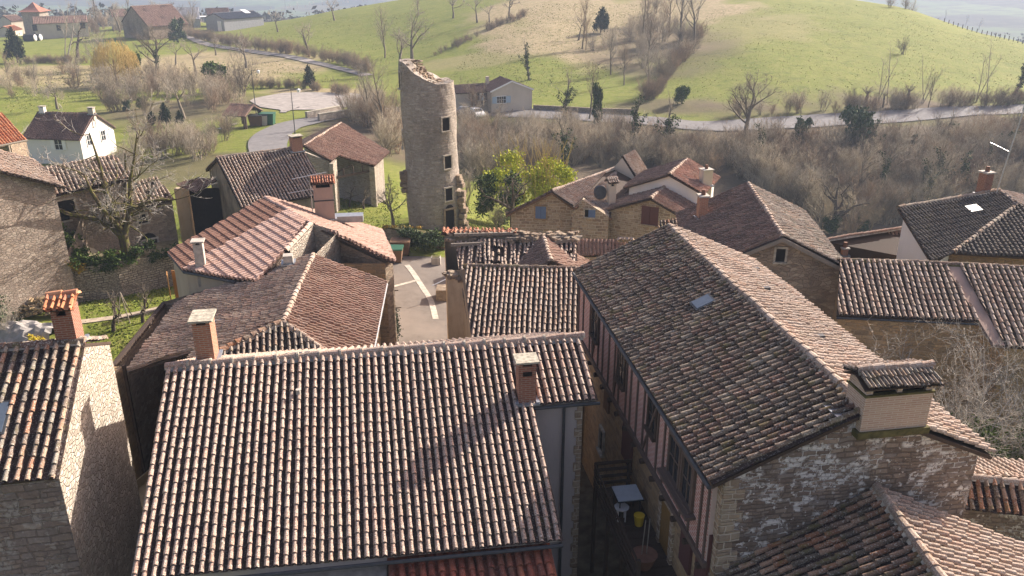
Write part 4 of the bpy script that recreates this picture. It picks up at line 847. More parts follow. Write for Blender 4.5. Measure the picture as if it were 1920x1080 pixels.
# stone cottages
t = thing('blue_window_cottage', 'stone cottage with blue shuttered window in its gable and pale striped tile roof', 'house')
A, B = at(1035, 359, 5), at(1168, 311, 5); pl = Plane(A, B, 22, 1)
roof(t, [A, B, pl.px(1093, 371), pl.px(1077, 389)], 'lit', 1, sp=.2); roof(t, [B, pl.px(1194, 338), pl.px(1147, 392), pl.px(1145, 408), pl.px(1093, 371)], 'lit', 1, sp=.2)
ridge(t, A, B, 'lit', .11)
g1 = (A + V(0, .3, 0), V(-.12, -1, 0).normalized()); solid(t, g1, [(958, 401), (1035, 363), (1077, 391)], -4, .5, S_['block'], 'gable_wall')
lw_ = hitw((A, g1[1]), 949, 403); dAB = B - A; roof(t, [A, B, lw_ + dAB, lw_], 'darkbrown', 0); le = hitw(g1, 958, 401)
walls(t, [(le.x, le.y + .3, le.z - .1), (le.x + dAB.x, le.y + dAB.y, le.z - .1), (B.x, B.y, B.z - .3), (pl.px(1190, 338).x, pl.px(1190, 338).y, pl.px(1190, 338).z - .2), (pl.px(1145, 398).x, pl.px(1145, 398).y, 3.2)], -5, S_['block'])
p_ = hitw(g1, 1014, 398); opening(t, g1, 0, 0, .72, .85, p=p_, sh='blue', shut_open=False, frame=S_['ochre'])
g2 = (V(4.6, 53.4, 0), V(-.22, -1, 0).normalized()); solid(t, g2, [(1073, 398), (1092, 374), (1141, 406)], -4, .5, S_['block'], 'gable_wall')
m = MB()
for (a_, b_) in (((949, 403), (1035, 360)), ((1035, 360), (1077, 390))):
    p, q_ = hitw((A, g1[1]), *a_), hitw((A, g1[1]), *b_); m.box((p + q_) / 2 - V(0, -.05, .08), (q_ - p).length, .3, .14, q_ - p)
for (a_, b_) in (((1077, 388), (1093, 371)), ((1093, 371), (1146, 409))):
    p, q_ = pl.px(*a_), pl.px(*b_); m.box((p + q_) / 2 - V(0, 0, .1), (q_ - p).length, .3, .14, q_ - p)
m.build('verge_boards', M['woodb'], t)
f_ = opening(t, g2, 1105, 400, .6, .5, sh=None); p_ = hitw(g2, 1110, 400); m = MB(); m.box(p_ + g2[1] * .06, .45, .05, .5, V(1, -.22, 0)); m.build('shutter', M['blue'], f_)
p_ = pl.px(1145, 384); chimney(t, p_, .5, .5, 1.35, V(1, .3, 0), M['cream'], 'gable', 'lit'); m = MB(); dc = p_ + V(-.75, -.1, .9); m.tube([dc, dc + V(.05, -.12, .03)], [.5, .42], 14); m.build('satellite_dish', M['dgrey'], t)
q3, Q3 = pl.px(1149, 316), pl.px(1194, 340); nq = V((Q3 - q3).y, -(Q3 - q3).x, 0).normalized(); Q0 = on(1167, 293, q3, nq); Q3 = Q3 + V(0, 0, .15); Q2 = at(1215, 324, Q3.z); Q1 = Q0 + (Q2 - Q3)
Q = [Q0, Q1, Q2, Q3]; roof(t, Q, 'lit', 1, sp=.2, name='dovecote_roof'); m = MB(); dn = V(0, 0, .12)
m.face((Q0 - dn, Q3 - dn, Q3 - dn * 4, q3 - dn * 4, q3), [(0, 7), (3, 5), (3, 4), (0, 4), (0, 5)]); m.face((Q1 - dn, Q2 - dn, Q2 - dn * 8, q3 + (Q2 - Q3) - dn * 4)); m.face((Q0 - dn, Q1 - dn, q3 + (Q2 - Q3) - dn * 4, q3 - dn)); m.build('dovecote_wall', M['cream'], t)
hb, gb = gable('white_gable_house', 'house with red-brown tiles and a white rendered gable behind the shuttered cottage', 'house', at(1289, 299, 6), at(1255, 328, 6), 2.4, 3.1, 24, 22, -5, M['white'], 'old', 'darkbrown', 1, .3, .3, 'lit')
for o_ in hb.children:
    if o_.name.startswith('roof') and o_.data.materials[0] == T['old']: o_.data.materials[0] = m_tile('tile_warm', [(.50, .28, .2), (.42, .24, .17), (.53, .33, .25), (.38, .24, .18), (.46, .3, .22)], .2, .1, .15)
chimney(hb, Plane(gb['A'], gb['B'], 24, -1).px(1322, 347), .7, .6, 1.05, V(1, .3, 0), M['cream'], 'pot')
hc, gc = gable('shuttered_cottage', 'stone cottage with closed brown shutters in its gable', 'house', at(1254, 345, 5), at(1220, 373, 5), 2.7, 3.15, 24, 21, -5, S_['block'], 'chest', 'darkbrown', 1, .3, .3, 'lit')
opening(hc, gc['front'], 1219, 404, 1.15, 1.25, sh='purplew', shut_open=False, frame=S_['block'])
m = MB(); p = gc['rB'] + V(.1, .1, -.1); m.tube([gc['rA'], gc['rB']], .06, 6); m.tube([p, p + V(.15, .1, -.4), p + V(.2, .1, -7)], .05, 6); m.build('gutter', M['zinc'], hc)
t = thing('tile_shed', 'small shed roof of broken red tiles below the brown shutters', 'shed'); q = [at(1238, 413, 5.2), at(1294, 410, 5.2), at(1304, 440, 4.7), at(1232, 436, 4.7)]; roof(t, q, 'old', 1); body(t, q[::-1], -2, S_['block'])
# centre house with the terracotta chimney
hd, gd = gable('long_ridge_house', 'stone gabled house with dark ribbed tiles on one slope and a terracotta chimney', 'house', at(1403, 345, 8.5), at(1468, 445, 8.5), 3.0, 3.6, 26, 26, -2, S_['rubble'], 'greyb', 'darkbrown', 1, .3, .3, 'lit')
chimney(hd, Plane(gd['A'], gd['B'], 26, 1).px(1315, 409), .42, .5, 1.15, V(1, .1, 0), B_['orange'], 'pot'); opening(hd, gd['front'], 1463, 478, .4, .6)
m = MB()
for sd, e1 in ((1, gd['lB']), (-1, gd['rB'])): m.box((gd['B'] + e1) / 2 - V(0, 0, .1), (e1 - gd['B']).length, .12, .18, e1 - gd['B'])
m.build('verge_boards', M['woodg'], hd)
# long low roofs on the right
t = thing('long_roof_house', 'low house with pale canal tiles split by a pink sheet strip on the right', 'house')
pl = Plane(at(1576, 489, 7.5), at(1920, 503, 7.5), 24, 1)
roof(t, [pl.px(*p) for p in ((1576, 489), (1770, 496), (1836, 602), (1569, 591))], 'lit', 2, sp=.225, ex=.33, r=.07)
roof(t, [pl.px(*p) for p in ((1797, 497), (2060, 509), (2240, 668), (1885, 650))], 'lit', 2, sp=.225, ex=.33, r=.07); ridge(t, pl.px(1574, 489), pl.px(2060, 509), 'mossy', .11, .4, bedm='mossm')
m = MB(); q = [pl.px(*p) for p in ((1770, 496), (1797, 497), (1884, 650), (1862, 648))]; m.face([p + pl.n * .05 for p in q]); m.face([p - pl.n * .1 for p in q][::-1]); m.build('flashing_strip', M['pinkr'], t)
ln = pl.px(1569, 591) - pl.px(1576, 489); q = [pl.px(1572, 586), pl.px(1832, 596), pl.px(1888, 642), pl.px(2230, 662), pl.px(2050, 509), pl.px(1578, 490)]; body(t, q, -4, S_['ochre'], drop=.18); gutter(t, pl.px(1569, 594), pl.px(1834, 606), .05, 'dgrey')
roof(t, [pl.px(1574, 489) + V(0, 3, -1.2), pl.px(2060, 509) + V(0, 3, -1.2), pl.px(2060, 509), pl.px(1574, 489)], 'greyb', 0)
t = thing('brown_ribbed_roof_house', 'low house with brown ribbed tiles half in shadow behind the long pale roof', 'house')
q = [at(1548, 452, 6), at(1692, 429, 6), at(1728, 486, 4.9), at(1560, 486, 4.9)]; roof(t, q, 'chest', 1, flat=.6, r=.07, wob=.003, grid=True); body(t, [q[3], q[2], q[1], q[0]], -3, S_['ochre']); ridge(t, q[0], q[1], 'chest', .09)
chimney(t, at(1582, 478, 5.2), .3, .3, .35, V(1, 0, 0), B_['orange'], 'pot')
t = thing('dark_roof_house', 'large house with dark hipped tile roof, small skylight and red chimney at the right edge', 'house')
A, B = at(1684, 391, 8), at(1872, 359, 8); pl = Plane(A, B, 24, 1); P5 = [pl.px(*p) for p in ((1684, 391), (1872, 359), (1904, 387), (1787, 474), (1745, 490))]
roof(t, P5, 'dark', 1, flat=.8, wob=.004, grid=True); h1, h2 = P5[2], P5[3]
d2 = (V(h2.x, h2.y, 0) - V(h1.x, h1.y, 0)); e2 = at(1925, 483, h2.z); dd = (e2 - h2) * 2; roof(t, [h1, h2, h2 + dd, h1 + dd * .5], 'dark', 1, sp=.22)
roof(t, [B, h1, h1 + V(5, 1.5, -1.8), B + V(5, 3.5, -1.6)], 'lit', 1); ridge(t, h1, h2, 'greyb', .11); ridge(t, A, B, 'greyb', .1); ridge(t, B, h1, 'lit', .11)
m = MB(); walls(t, [(A.x + .35, A.y, A.z - .2), (P5[4].x + .3, P5[4].y + .2, P5[4].z - .2), (h2.x, h2.y + .3, h2.z - .2)], -4, M['white'], 'side_wall', closed=False)
q = [h2 + V(0, .35, 0), h2 + dd + V(0, .35, 0)]; body(t, [q[0], q[1], q[1] + V(0, 4, 0), B + V(0, -.3, -.2), A + V(.4, -.2, -.2)], -4, S_['ochre'])
skylight(t, pl, 1823, 394, .75, .35); chimney(t, at(1842, 364, 7.9), .48, .5, 1.15, V(1, .3, 0), B_['red'], 'pot')
m = MB(); p = at(1868, 362, 8); m.tube([p, p + V(.15, 0, 1.6), p + V(.45, 0, 4.3)], [.04, .035, .03], 6); m.tube([p + V(.45, 0, 4.3), p + V(.5, 0, 4.8)], [.07, .05], 6); c = p + V(.22, 0, 2.2); m.tube([c, c + V(-1.0, .2, .45)], .015, 5)
for k in range(6): q_ = c + V(-1.0, .2, .45) * (k / 6 + .1); m.tube([q_ - V(0, .2, 0), q_ + V(0, .2, 0)], .007, 4)
m.build('antenna_mast', M['steel'], t)
# left side: big stone wall house, long old house, orange roof house
t = thing('windowless_stone_house', 'tall windowless rubble-stone house wall at the left edge above the log pile', 'house')
pb_ = at(130, 566, 0); pa_ = at(20, 602, 0); dd = (pb_ - pa_).normalized(); n = V(dd.y, -dd.x, 0); wl_ = (pb_, n)
solid(t, wl_, [(-120, 292), (101, 347)], -1, 5, m_stone('stone_pinkish', [(.46, .38, .31), (.56, .47, .39), (.38, .315, .26), (.62, .53, .44)], (.40, .335, .27), .24, .13, .3, .06, 0, .07))
tp, tq = hitw(wl_, -140, 287), hitw(wl_, 117, 351); tp += n * .35; tq += n * .35; roof(t, [tp, tq, tq - n * 3.2 + V(0, 0, 1.2), tp - n * 3.2 + V(0, 0, 1.2)], 'lit', 1)
t = thing('old_long_house', 'old house with dark square window and round-arched door behind the bare walnut tree', 'house')
e1, e2, r1, r2 = at(105, 367, 6.0), at(250, 335, 6.2), at(60, 322, 7.1), at(203, 296, 7.3); dh = (e2 - e1).normalized(); nh = V(dh.y, -dh.x, 0)
e0 = e1 - dh * .6; r0 = r1 - dh * .3; roof(t, [r0, r2 + dh * .4, e2, e0], 'lit', 1, sp=.25, ex=.36, r=.085); ridge(t, r0, r2 + dh * .4, 'lit', .11)
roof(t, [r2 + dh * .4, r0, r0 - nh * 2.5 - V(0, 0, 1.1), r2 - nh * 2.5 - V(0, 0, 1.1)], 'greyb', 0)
wo_ = (e1 - nh * .3, nh); l1, l2, l3, l4 = [hitw(wo_, *p) for p in ((108, 372), (250, 340), (256, 390), (322, 372))]
up_ = -nh * 2.4 + V(0, 0, 1.0); roof(t, [l3 + nh * .3 + up_, l4 + nh * .3 + up_, l4 + nh * .3, l3 + nh * .3], 'lit', 1, sp=.25, ex=.36, r=.085, missing=.5)
walls(t, [(*(l1 - dh * .1)[:2], 5.9), (l2.x, l2.y, 6.1), (*(l2 - nh * 4)[:2], 6.1), (*(l1 - nh * 4)[:2], 5.9)], -1, M['oldw']); walls(t, [(l2.x, l2.y, l3.z - .1), (l4.x, l4.y, l4.z - .1), (*(l4 - nh * 3)[:2], l4.z + .4), (*(l2 - nh * 3)[:2], l4.z + .4)], -1, S_['rubble'], 'side_wall')
opening(t, wo_, 123, 394, 1.15, 1.25, fw=.12); opening(t, wo_, 146, 443, .4, .5, fw=.05); opening(t, wo_, 283, 470, 1.0, 1.5, 'doorway', fw=.12, arch=True, sill=False); opening(t, wo_, 267, 410, .6, .6)
p = hitw(wo_, 157, 492); m = MB(); m.face([p + nh * .04 + dh * 1.1 * math.cos(k * math.pi / 12) + V(0, 0, 1.0 * math.sin(k * math.pi / 12)) for k in range(13)]); m.build('blocked_arch', M['cream'], t)
t = thing('orange_roof_house', 'house corner with bright orange tiled roof at the left edge', 'house')
q = [at(-90, 150, 7.4), at(3, 215, 6.6), at(50, 262, 4.4), at(-90, 290, 4.4)]; pl = Pl3((3, 215, 6.6), (50, 262, 4.6), (-20, 276, 4.6)); q = [pl.px(*p) for p in ((-120, 160), (1, 212), (49, 262), (-120, 296))]
roof(t, q, 'orange', 1, sp=.25); n = V(.1, -1, 0).normalized(); pw_ = (q[2] + V(0, .45, 0), n); solid(t, pw_, [(-110, 298), (20, 272)], -2, 3, S_['rubble']); m = MB(); p = hitw(pw_, 22, 300); m.box(V(p.x, p.y, 1), .25, .4, 6.6); m.build('corner_post', M['woodg'], t); gutter(t, q[3], q[2] + V(.1, 0, 0), .09, 'woodg')
# white house
hw_, gw = gable('white_house', 'white two-storey house with dark roof and two windows in its gable beyond the old barn', 'house', at(70, 211, .4), at(178, 214, .4), 3.9, 3.9, 33, 33, -7, M['ph'], 'purple', 'purple', 0, .3, .2, 'purple')
for o_ in hw_.children:
    if o_.name.startswith('wall'): o_.data.materials[0] = M['white']
for x, y, w_, h_ in ((110, 271, 1.0, 1.25),): opening(hw_, gw['right'], x, y, w_, h_, sh='whitep', glass='glass', frame='whitep', bars=1)
for x, y in ((167, 263), (193, 254)): opening(hw_, gw['front'], x, y, .9, 1.25, glass='glass', frame='whitep', bars=1)
opening(hw_, gw['front'], 176, 231, .5, .7, 'hatch', glass='whitep', frame='conc')
chimney(hw_, gw['A'] + gw['D'] * .8, .7, .5, .7, gw['D'], M['white'], 'slab'); chimney(hw_, gw['B'] - gw['D'] * .4, .7, .5, .7, gw['D'], M['cream'], 'slab', 'ochre' if 0 else 'conc')
t = thing('stone_outhouse', 'low brown-walled annexe with flat roof in front of the white house', 'outhouse'); p = at(84, 296, -5.4); m = MB(); m.box(p + V(0, 0, .2), 3, 1.2, 2.4, gw['D']); m.build('wall', M['rough'], t); m = MB(); m.box(p + V(0, 0, 1.45), 3.2, 1.4, .12, gw['D']); m.build('roof', M['woodg'], t)
# bungalow beyond the tower
hg, gg = gable('bungalow', 'beige bungalow with brown roof and white shutters beside the valley road', 'house', at(937, 144, -.8), at(960, 152.5, -.8), 4.0, 3.9, 22, 22, -8, M['cream'], 'purple', 'purple', 0, .25, .15, 'purple')
for x, y, w_, h_, g_1 in ((940, 187, 1.6, 1.1, 'front'),): opening(hg, gg[g_1], x, y, w_, h_, sh='lblue', glass='glass', frame='whitep', bars=3)
A, B = gg['A'] - gg['L'] * 3.2 + gg['D'] * 1.2 - V(0, 0, .9), gg['A'] - gg['L'] * 9 + gg['D'] * .9 - V(0, 0, .9)
hg2, gg2 = gable('wing', None, None, A, B, 2.4, 2.4, 22, 22, -8, M['cream'], 'purple', 'purple', 0, .25, .15, 'purple'); hg2.parent = hg
for x in (897, 909): opening(hg2, gg2['left'], x, 181, .9, 1.2, sh='whitep', glass='glass', frame='whitep')
m = MB(); 
for s in (1, -1): e1 = gg['lB'] if s > 0 else gg['rB']; m.box((gg['B'] + e1) / 2, (e1 - gg['B']).length, .1, .25, e1 - gg['B'])
m.build('verge_boards', M['whitep'], hg); chimney(hg, gg['A'] - gg['L'] * 2.6 + gg['D'] * .8 - V(0, 0, 1), .5, .5, 1.3, gg['D'], M['cream'], 'none')
# farm on the horizon
def far_gable(name, label, cat, a, b, z, wl, wr, dg, base, wall, tile, **k): return gable(name, label, cat, at(*a, z), at(*b, z), wl, wr, dg, dg, base, wall, tile, tile, 0, .3, .2, sp=.5, **k)
def win(t_, pl_, *xs):
    for (x, y, w_, h_) in xs: opening(t_, pl_, x, y, w_, h_, glass='glass', fw=.15)
zf = -1.5
hf_, gf = far_gable('farmhouse', 'long low farmhouse with faded red roof beside the square dovecote tower', 'farmhouse', (60, 32), (162, 29), zf, 4, 4, 26, -11, M['cream'], T['chest']); win(hf_, gf['right'], (65, 52, 1.4, 2), (155, 47, 1.4, 2.2), (110, 52, 1.2, 1.8))
tp = thing('dovecote_tower', 'square stone dovecote tower with pointed red pyramid roof', 'tower'); p = at(56, 60, -9); p = V(p.x, p.y + 6, 0); c = MB(); c.box(p + V(0, 0, -7), 6.6, 6.6, 10); c.build('wall', S_['tower'], tp)
m = MB(); ap = p + V(0, 0, 8.4)
for lv in range(4):
    z0, z1 = (-2.1, -1.6, -.6, 1.2)[lv], (-1.6, -.6, 1.2, 1.2)[lv]; r0_, r1_ = (4.3, 3.2, 1.7, 0)[lv], (3.2, 1.7, 0, 0)[lv]
    if lv == 3: break
    for k in range(4):
        s = ((-1, -1), (1, -1), (1, 1), (-1, 1)); a_, b_ = s[k], s[(k + 1) % 4]; m.face((p + V(a_[0] * r0_, a_[1] * r0_, z0), p + V(b_[0] * r0_, b_[1] * r0_, z0), p + V(b_[0] * r1_, b_[1] * r1_, z1), p + V(a_[0] * r1_, a_[1] * r1_, z1)))
m.build('roof', plain('old_red_tile', (.30, .13, .09), .9, .25, 1.5), tp)
far_gable('big_farm_barn', 'large farm barn with broad brown roof on the far ridge', 'barn', (245, 12), (322, 8), 2.5, 8, 9, 33, -11, S_['rubble'], T['chest'])
far_gable('grey_hangar', 'round-backed grey metal hangar beside the large farm barn', 'hangar', (325, 15), (372, 14), -1, 6, 7, 28, -11, M['sheet'], M['sheet'])
far_gable('slate_farm_building', 'low dark-roofed farm building behind the grey metal shed', 'farm building', (385, 16), (428, 15), -1.5, 5, 5, 22, -11, M['white'], T['purple'])
sh_, gsd = far_gable('metal_shed', 'long pale grey metal farm shed with dark roof at the edge of the meadow', 'shed', (399, 25), (475, 20), -1.6, 5.5, 6, 17, -9, M['sheet'], M['sheetr'])
m = MB(); p = hitw(gsd['back'], 400, 46) if False else gsd['a2'] - gsd['L'] * 3 + V(0, 0, -5) ; m.box(p - gsd['D'] * .1, .15, 2.2, 5, gsd['D']); m.build('sliding_door', M['whitep'], sh_)
m = MB(); p = Plane(gsd['A'], gsd['B'], 17, 1).px(460, 22) + V(0, 0, .15); m.box(p, 2.2, 3.5, .1, gsd['D'], up=Plane(gsd['A'], gsd['B'], 17, 1).n); m.build('skylight', M['whitep'], sh_)
t = thing('field_shelter', 'white-roofed open shelter against the metal shed', 'shelter'); p = at(382, 50, -8.4); m = MB(); m.box(p + V(0, 2, 3.6), 6, 5, .15, up=V(-.15, 0, 1)); m.build('roof', M['whitep'], t); m = MB()
for dx in (-2.7, 2.7):
    for dy in (-.2, 4.2): m.box(p + V(dx, dy, 1.7), .2, .2, 3.9)
m.build('posts', M['wood'], t)
far_gable('far_cottage', 'small pale cottage with orange roof left of the farmhouse', 'house', (5, 30), (32, 28), -4, 4, 4, 25, -11, M['cream'], T['chest'])
far_gable('far_outbuilding', 'little orange-roofed outbuilding below the dovecote tower', 'outbuilding', (6, 50), (26, 47), -6, 3, 3, 25, -11, M['cream'], T['orange'])
far_gable('roadside_barn', 'pale low barn half hidden by trees left of the large farm barn', 'barn', (205, 18), (238, 17), -1.5, 5, 5, 25, -11, M['cream'], T['chest'])
# ------------------------------------------------------------------ plants
def unitv(v): return v / (np.linalg.norm(v) + 1e-9)
class TreeGen:
    """tapered trunk, limbs and twigs as thin closed tubes; leaf clumps as many small faces"""
    def __init__(s, seed): s.r = random.Random(seed); s.seg = {0: [], 1: []}; s.leaf = []
    def tube(s, pts, rad, lv):
        n = 6 if lv == 0 else (4 if lv == 1 else 3); s.seg[0 if lv < 2 else 1].append((pts, rad, n))
    def branch(s, p, d, L, r, lv, P):
        n = P['n'][min(lv, len(P['n']) - 1)]; pts = [p]; rad = [r]; r_ = s.r; d = unitv(d)
        gn = P.get('gn', .22); up = P.get('up', .08)
        for i in range(n):
            d = unitv(d + np.array([r_.gauss(0, gn), r_.gauss(0, gn), r_.gauss(0, gn * .7) + up]) * (1 if lv else P.get('tw', .35)))
            p = p + d * L / n; pts.append(p); rad.append(r * (1 - (i + 1) / n * P.get('tp', .75)))
        s.tube(pts, rad, lv)
        if lv >= P['lv']:
            return
        k = P['k'][lv]; k = max(1, int(k * r_.uniform(.8, 1.2)))
        for i in range(k):
            f = P['f0'][lv] + (1 - P['f0'][lv]) * (i + r_.random()) / k; j = min(int(f * n), n - 1); q = pts[j] + (pts[j + 1] - pts[j]) * (f * n - j)
            dd = unitv(pts[j + 1] - pts[j]); a = unitv(np.cross(dd, [r_.gauss(0, 1), r_.gauss(0, 1), r_.gauss(0, 1)])); sp = R(r_.uniform(*P['sp'][lv]))
            nd = dd * math.cos(sp) + a * math.sin(sp); nd[2] = nd[2] * (1 - P.get('flat', 0)) + P.get('lift', .1)
            s.branch(q, nd, L * P['lr'][lv] * r_.uniform(.7, 1.15) * (1.15 - f * .45), max(rad[j] * P['rr'][lv], P.get('rmin', .012)), lv + 1, P)
    def leaves(s, n, size, centre=None, rad=None, near=None, spread=.3, squash=1.0, shell=.5):
        r_ = s.r
        if near is not None:
            for i in range(n):
                pts = near[r_.randrange(len(near))]; q = pts[r_.randrange(len(pts))]; s.leaf.append((q + np.array([r_.gauss(0, spread), r_.gauss(0, spread), r_.gauss(0, spread)]), size))
        else:
            for i in range(n):
                v = unitv(np.array([r_.gauss(0, 1) for _ in range(3)])); k = (shell + (1 - shell) * r_.random())
                k *= .8 + .35 * math.sin(v[0] * 5 + centre[0]) * math.cos(v[1] * 4 + v[2] * 5) ; s.leaf.append((np.array(centre) + v * np.array(rad) * k * [1, 1, squash], size))
    def arrays(s, which):
        V_, F_ = [], []; o = 0
        for pts, rad, n in s.seg[which]:
            P_ = np.array(pts); m = len(P_); D = np.gradient(P_, axis=0); D /= np.linalg.norm(D, axis=1)[:, None] + 1e-9
            ref = np.where(np.abs(D[:, 2:3]) < .9, [[0, 0, 1.0]], [[1.0, 0, 0]]); X = np.cross(D, ref); X /= np.linalg.norm(X, axis=1)[:, None] + 1e-9; Y = np.cross(D, X)
            a = np.arange(n) * 2 * np.pi / n; R_ = np.array(rad)[:, None, None]
            ring = P_[:, None] + R_ * (X[:, None] * np.cos(a)[None, :, None] + Y[:, None] * np.sin(a)[None, :, None]); V_.append(ring.reshape(-1, 3))
            i = np.arange(m - 1)[:, None] * n; k = np.arange(n)[None]; k2 = (k + 1) % n
            F_.append((np.stack([i + k, i + k2, i + n + k2, i + n + k], -1).reshape(-1, 4)) + o); o += m * n
        if not V_: return np.zeros((0, 3)), np.zeros((0, 4), int)
        return np.concatenate(V_), np.concatenate(F_)
    def leaf_arrays(s):
        n = len(s.leaf); c = np.array([p for p, _ in s.leaf]); sz = np.array([z for _, z in s.leaf]); rg = np.random.default_rng(s.r.randrange(1 << 30))
        a = rg.normal(size=(n, 3)); a /= np.linalg.norm(a, axis=1)[:, None]; b = np.cross(a, rg.normal(size=(n, 3))); b /= np.linalg.norm(b, axis=1)[:, None]
        z = (sz * rg.uniform(.6, 1.3, n))[:, None]; v = np.stack([c - a * z, c + b * z * .6, c + a * z, c - b * z * .6], 1).reshape(-1, 3)
        return v, np.arange(4 * n).reshape(-1, 4)
BARK = dict(brown=m_bark('bark_brown', (.22, .19, .145)), grey=m_bark('bark_grey', (.42, .375, .30)), pale=m_bark('bark_pale', (.42, .39, .34)), warm=m_bark('bark_warm', (.29, .225, .165)), dark=m_bark('bark_dark', (.10, .08, .065)), moss=m_bark('bark_mossy', (.13, .10, .07), .85), yellow=m_bark('twigs_yellow', (.60, .45, .16)), fig=m_bark('twigs_silver', (.44, .41, .36)))
LEAF = dict(ivy=m_leaf('leaf_ivy', [(.03, .055, .015), (.05, .085, .02), (.025, .04, .015), (.07, .10, .03)]), green=m_leaf('leaf_green', [(.06, .10, .02), (.09, .14, .03), (.05, .08, .02), (.12, .17, .04)]), lime=m_leaf('leaf_lime', [(.46, .48, .04), (.34, .40, .04), (.55, .54, .07), (.22, .28, .04)]), laurel=m_leaf('leaf_laurel', [(.04, .075, .02), (.03, .05, .02), (.07, .10, .04), (.13, .16, .10)]), autumn=m_leaf('leaf_autumn', [(.45, .28, .05), (.30, .20, .06), (.16, .14, .04), (.5, .36, .08)]), yellow=m_leaf('flower_yellow', [(.70, .50, .03), (.6, .45, .05), (.4, .36, .06)]), cedar=m_leaf('leaf_dark', [(.02, .035, .018), (.03, .045, .02), (.045, .06, .03)]), dead=m_leaf('leaf_dry', [(.22, .16, .10), (.16, .12, .08), (.28, .21, .13)]))
def proto(seed, kind):
    g = TreeGen(seed)
    if kind == 'spread':      # wide bare oak-like crown, 10 m
        P = dict(lv=4, n=[4, 5, 4, 3, 2], k=[8, 7, 6, 4], f0=[.35, .25, .2, .2], sp=[(35, 65), (25, 55), (25, 60), (25, 60)], lr=[.8, .55, .55, .5], rr=[.5, .55, .55, .6], up=.05, rmin=.012, lift=.12)
        g.branch(np.zeros(3), np.array([0, 0, 1.]), 5.2, .32, 0, P)
    elif kind == 'tall':      # upright bare tree, 11 m
        P = dict(lv=4, n=[6, 5, 4, 3, 2], k=[14, 6, 5, 3], f0=[.2, .2, .2, .2], sp=[(20, 42), (18, 40), (20, 50), (20, 50)], lr=[.45, .55, .55, .5], rr=[.45, .5, .55, .6], up=.12, rmin=.011, lift=.2)
        g.branch(np.zeros(3), np.array([0, 0, 1.]), 9.5, .2, 0, P)
    elif kind == 'multi':     # thicket shrub, many stems, 5 m
        P = dict(lv=3, n=[4, 4, 3, 2], k=[7, 6, 4], f0=[.15, .15, .2], sp=[(15, 45), (20, 50), (20, 55)], lr=[.5, .55, .5], rr=[.55, .6, .6], up=.08, rmin=.012, lift=.15, tw=1)
        for i in range(11):
            a = i * .9 + g.r.random(); g.branch(np.array([g.r.uniform(-.7, .7), g.r.uniform(-.7, .7), 0]), np.array([math.cos(a) * .4, math.sin(a) * .4, 1]), g.r.uniform(2.8, 4.8), .05, 0, P)
        g.seg[1] += [x for x in g.seg[0] if x[2] == 4]; g.seg[0] = [x for x in g.seg[0] if x[2] != 4]
    elif kind == 'orchard':   # low fruit tree, 4.5 m
        P = dict(lv=4, n=[3, 4, 4, 3, 2], k=[6, 7, 6, 3], f0=[.6, .25, .2, .2], sp=[(40, 68), (25, 60), (30, 65), (30, 60)], lr=[1.1, .55, .5, .5], rr=[.6, .5, .55, .6], up=.04, rmin=.010, lift=.12)
        g.branch(np.zeros(3), np.array([0, 0, 1.]), 1.9, .15, 0, P)
    elif kind == 'gnarl':     # few thick crooked limbs
        P = dict(lv=3, n=[4, 5, 4, 3], k=[5, 6, 5], f0=[.4, .2, .2], sp=[(35, 65), (30, 65), (30, 70)], lr=[.8, .55, .5], rr=[.7, .5, .5], up=.06, gn=.4, rmin=.012, lift=.1)
        g.branch(np.zeros(3), np.array([0, 0, 1.]), 3.2, .22, 0, P)
    elif kind == 'walnut':    # the forked mossy tree by the old house
        P = dict(lv=3, n=[6, 6, 4, 3], k=[0, 6, 5, 3], f0=[.3, .25, .2, .2], sp=[(30, 60), (30, 60), (30, 65), (30, 60)], lr=[.6, .5, .5, .5], rr=[.5, .42, .5, .5], up=.05, gn=.28, rmin=.012, lift=.12)
        g.tube([np.array(p, float) for p in ((0, 0, -.5), (.02, 0, .6), (0, 0, 1.4))], [.34, .27, .27], 0)
        for (pt, rr) in ((((0, 0, 1.2), (-.5, 0, 1.9), (-1.3, 0, 2.4), (-2.3, .1, 2.7), (-3.0, .1, 3.2), (-3.3, 0, 4.4)), (.19, .16, .13, .11, .08, .035)), (((0, 0, 1.3), (-.25, .1, 2.5), (-.45, .1, 3.8), (-.5, .2, 5.2), (-.7, .2, 6.8)), (.18, .16, .13, .08, .03)), (((.05, 0, 1.3), (.4, 0, 2.2), (.65, .1, 3.2), (.8, .1, 4.2), (1.2, .2, 5.4), (1.5, .1, 6.6)), (.2, .17, .14, .1, .07, .03)), (((.55, 0, 2.7), (1.2, -.1, 2.95), (2.0, -.1, 3.1), (2.9, 0, 3.0)), (.12, .11, .09, .03)), (((0, .1, 1.6), (.3, .8, 2.6), (.5, 1.6, 3.8), (.6, 2.2, 5.2)), (.15, .13, .1, .04)), (((0, -.1, 1.7), (-.5, -.9, 2.8), (-.9, -1.6, 4.2), (-1.0, -2, 5.2)), (.14, .12, .09, .04))):
            pts = [np.array(p, float) for p in pt]; g.tube(pts, list(rr), 0)
            for j in range(1, len(pts)):
                for _ in range(3):
                    a = g.r.uniform(0, 6.28); g.branch(pts[j] + (pts[j - 1] - pts[j]) * g.r.random(), np.array([math.cos(a), math.sin(a), g.r.uniform(-.1, .9)]), g.r.uniform(1.2, 2.6), max(rr[j] * .45, .03), 2 if False else 1, dict(P, lv=3))
    elif kind == 'birch':     # pair of thin pale trunks leaning
        P = dict(lv=3, n=[7, 4, 3, 2], k=[13, 5, 4], f0=[.35, .2, .2], sp=[(25, 50), (25, 50), (30, 60)], lr=[.28, .5, .5], rr=[.35, .5, .5], up=.05, gn=.1, rmin=.012)
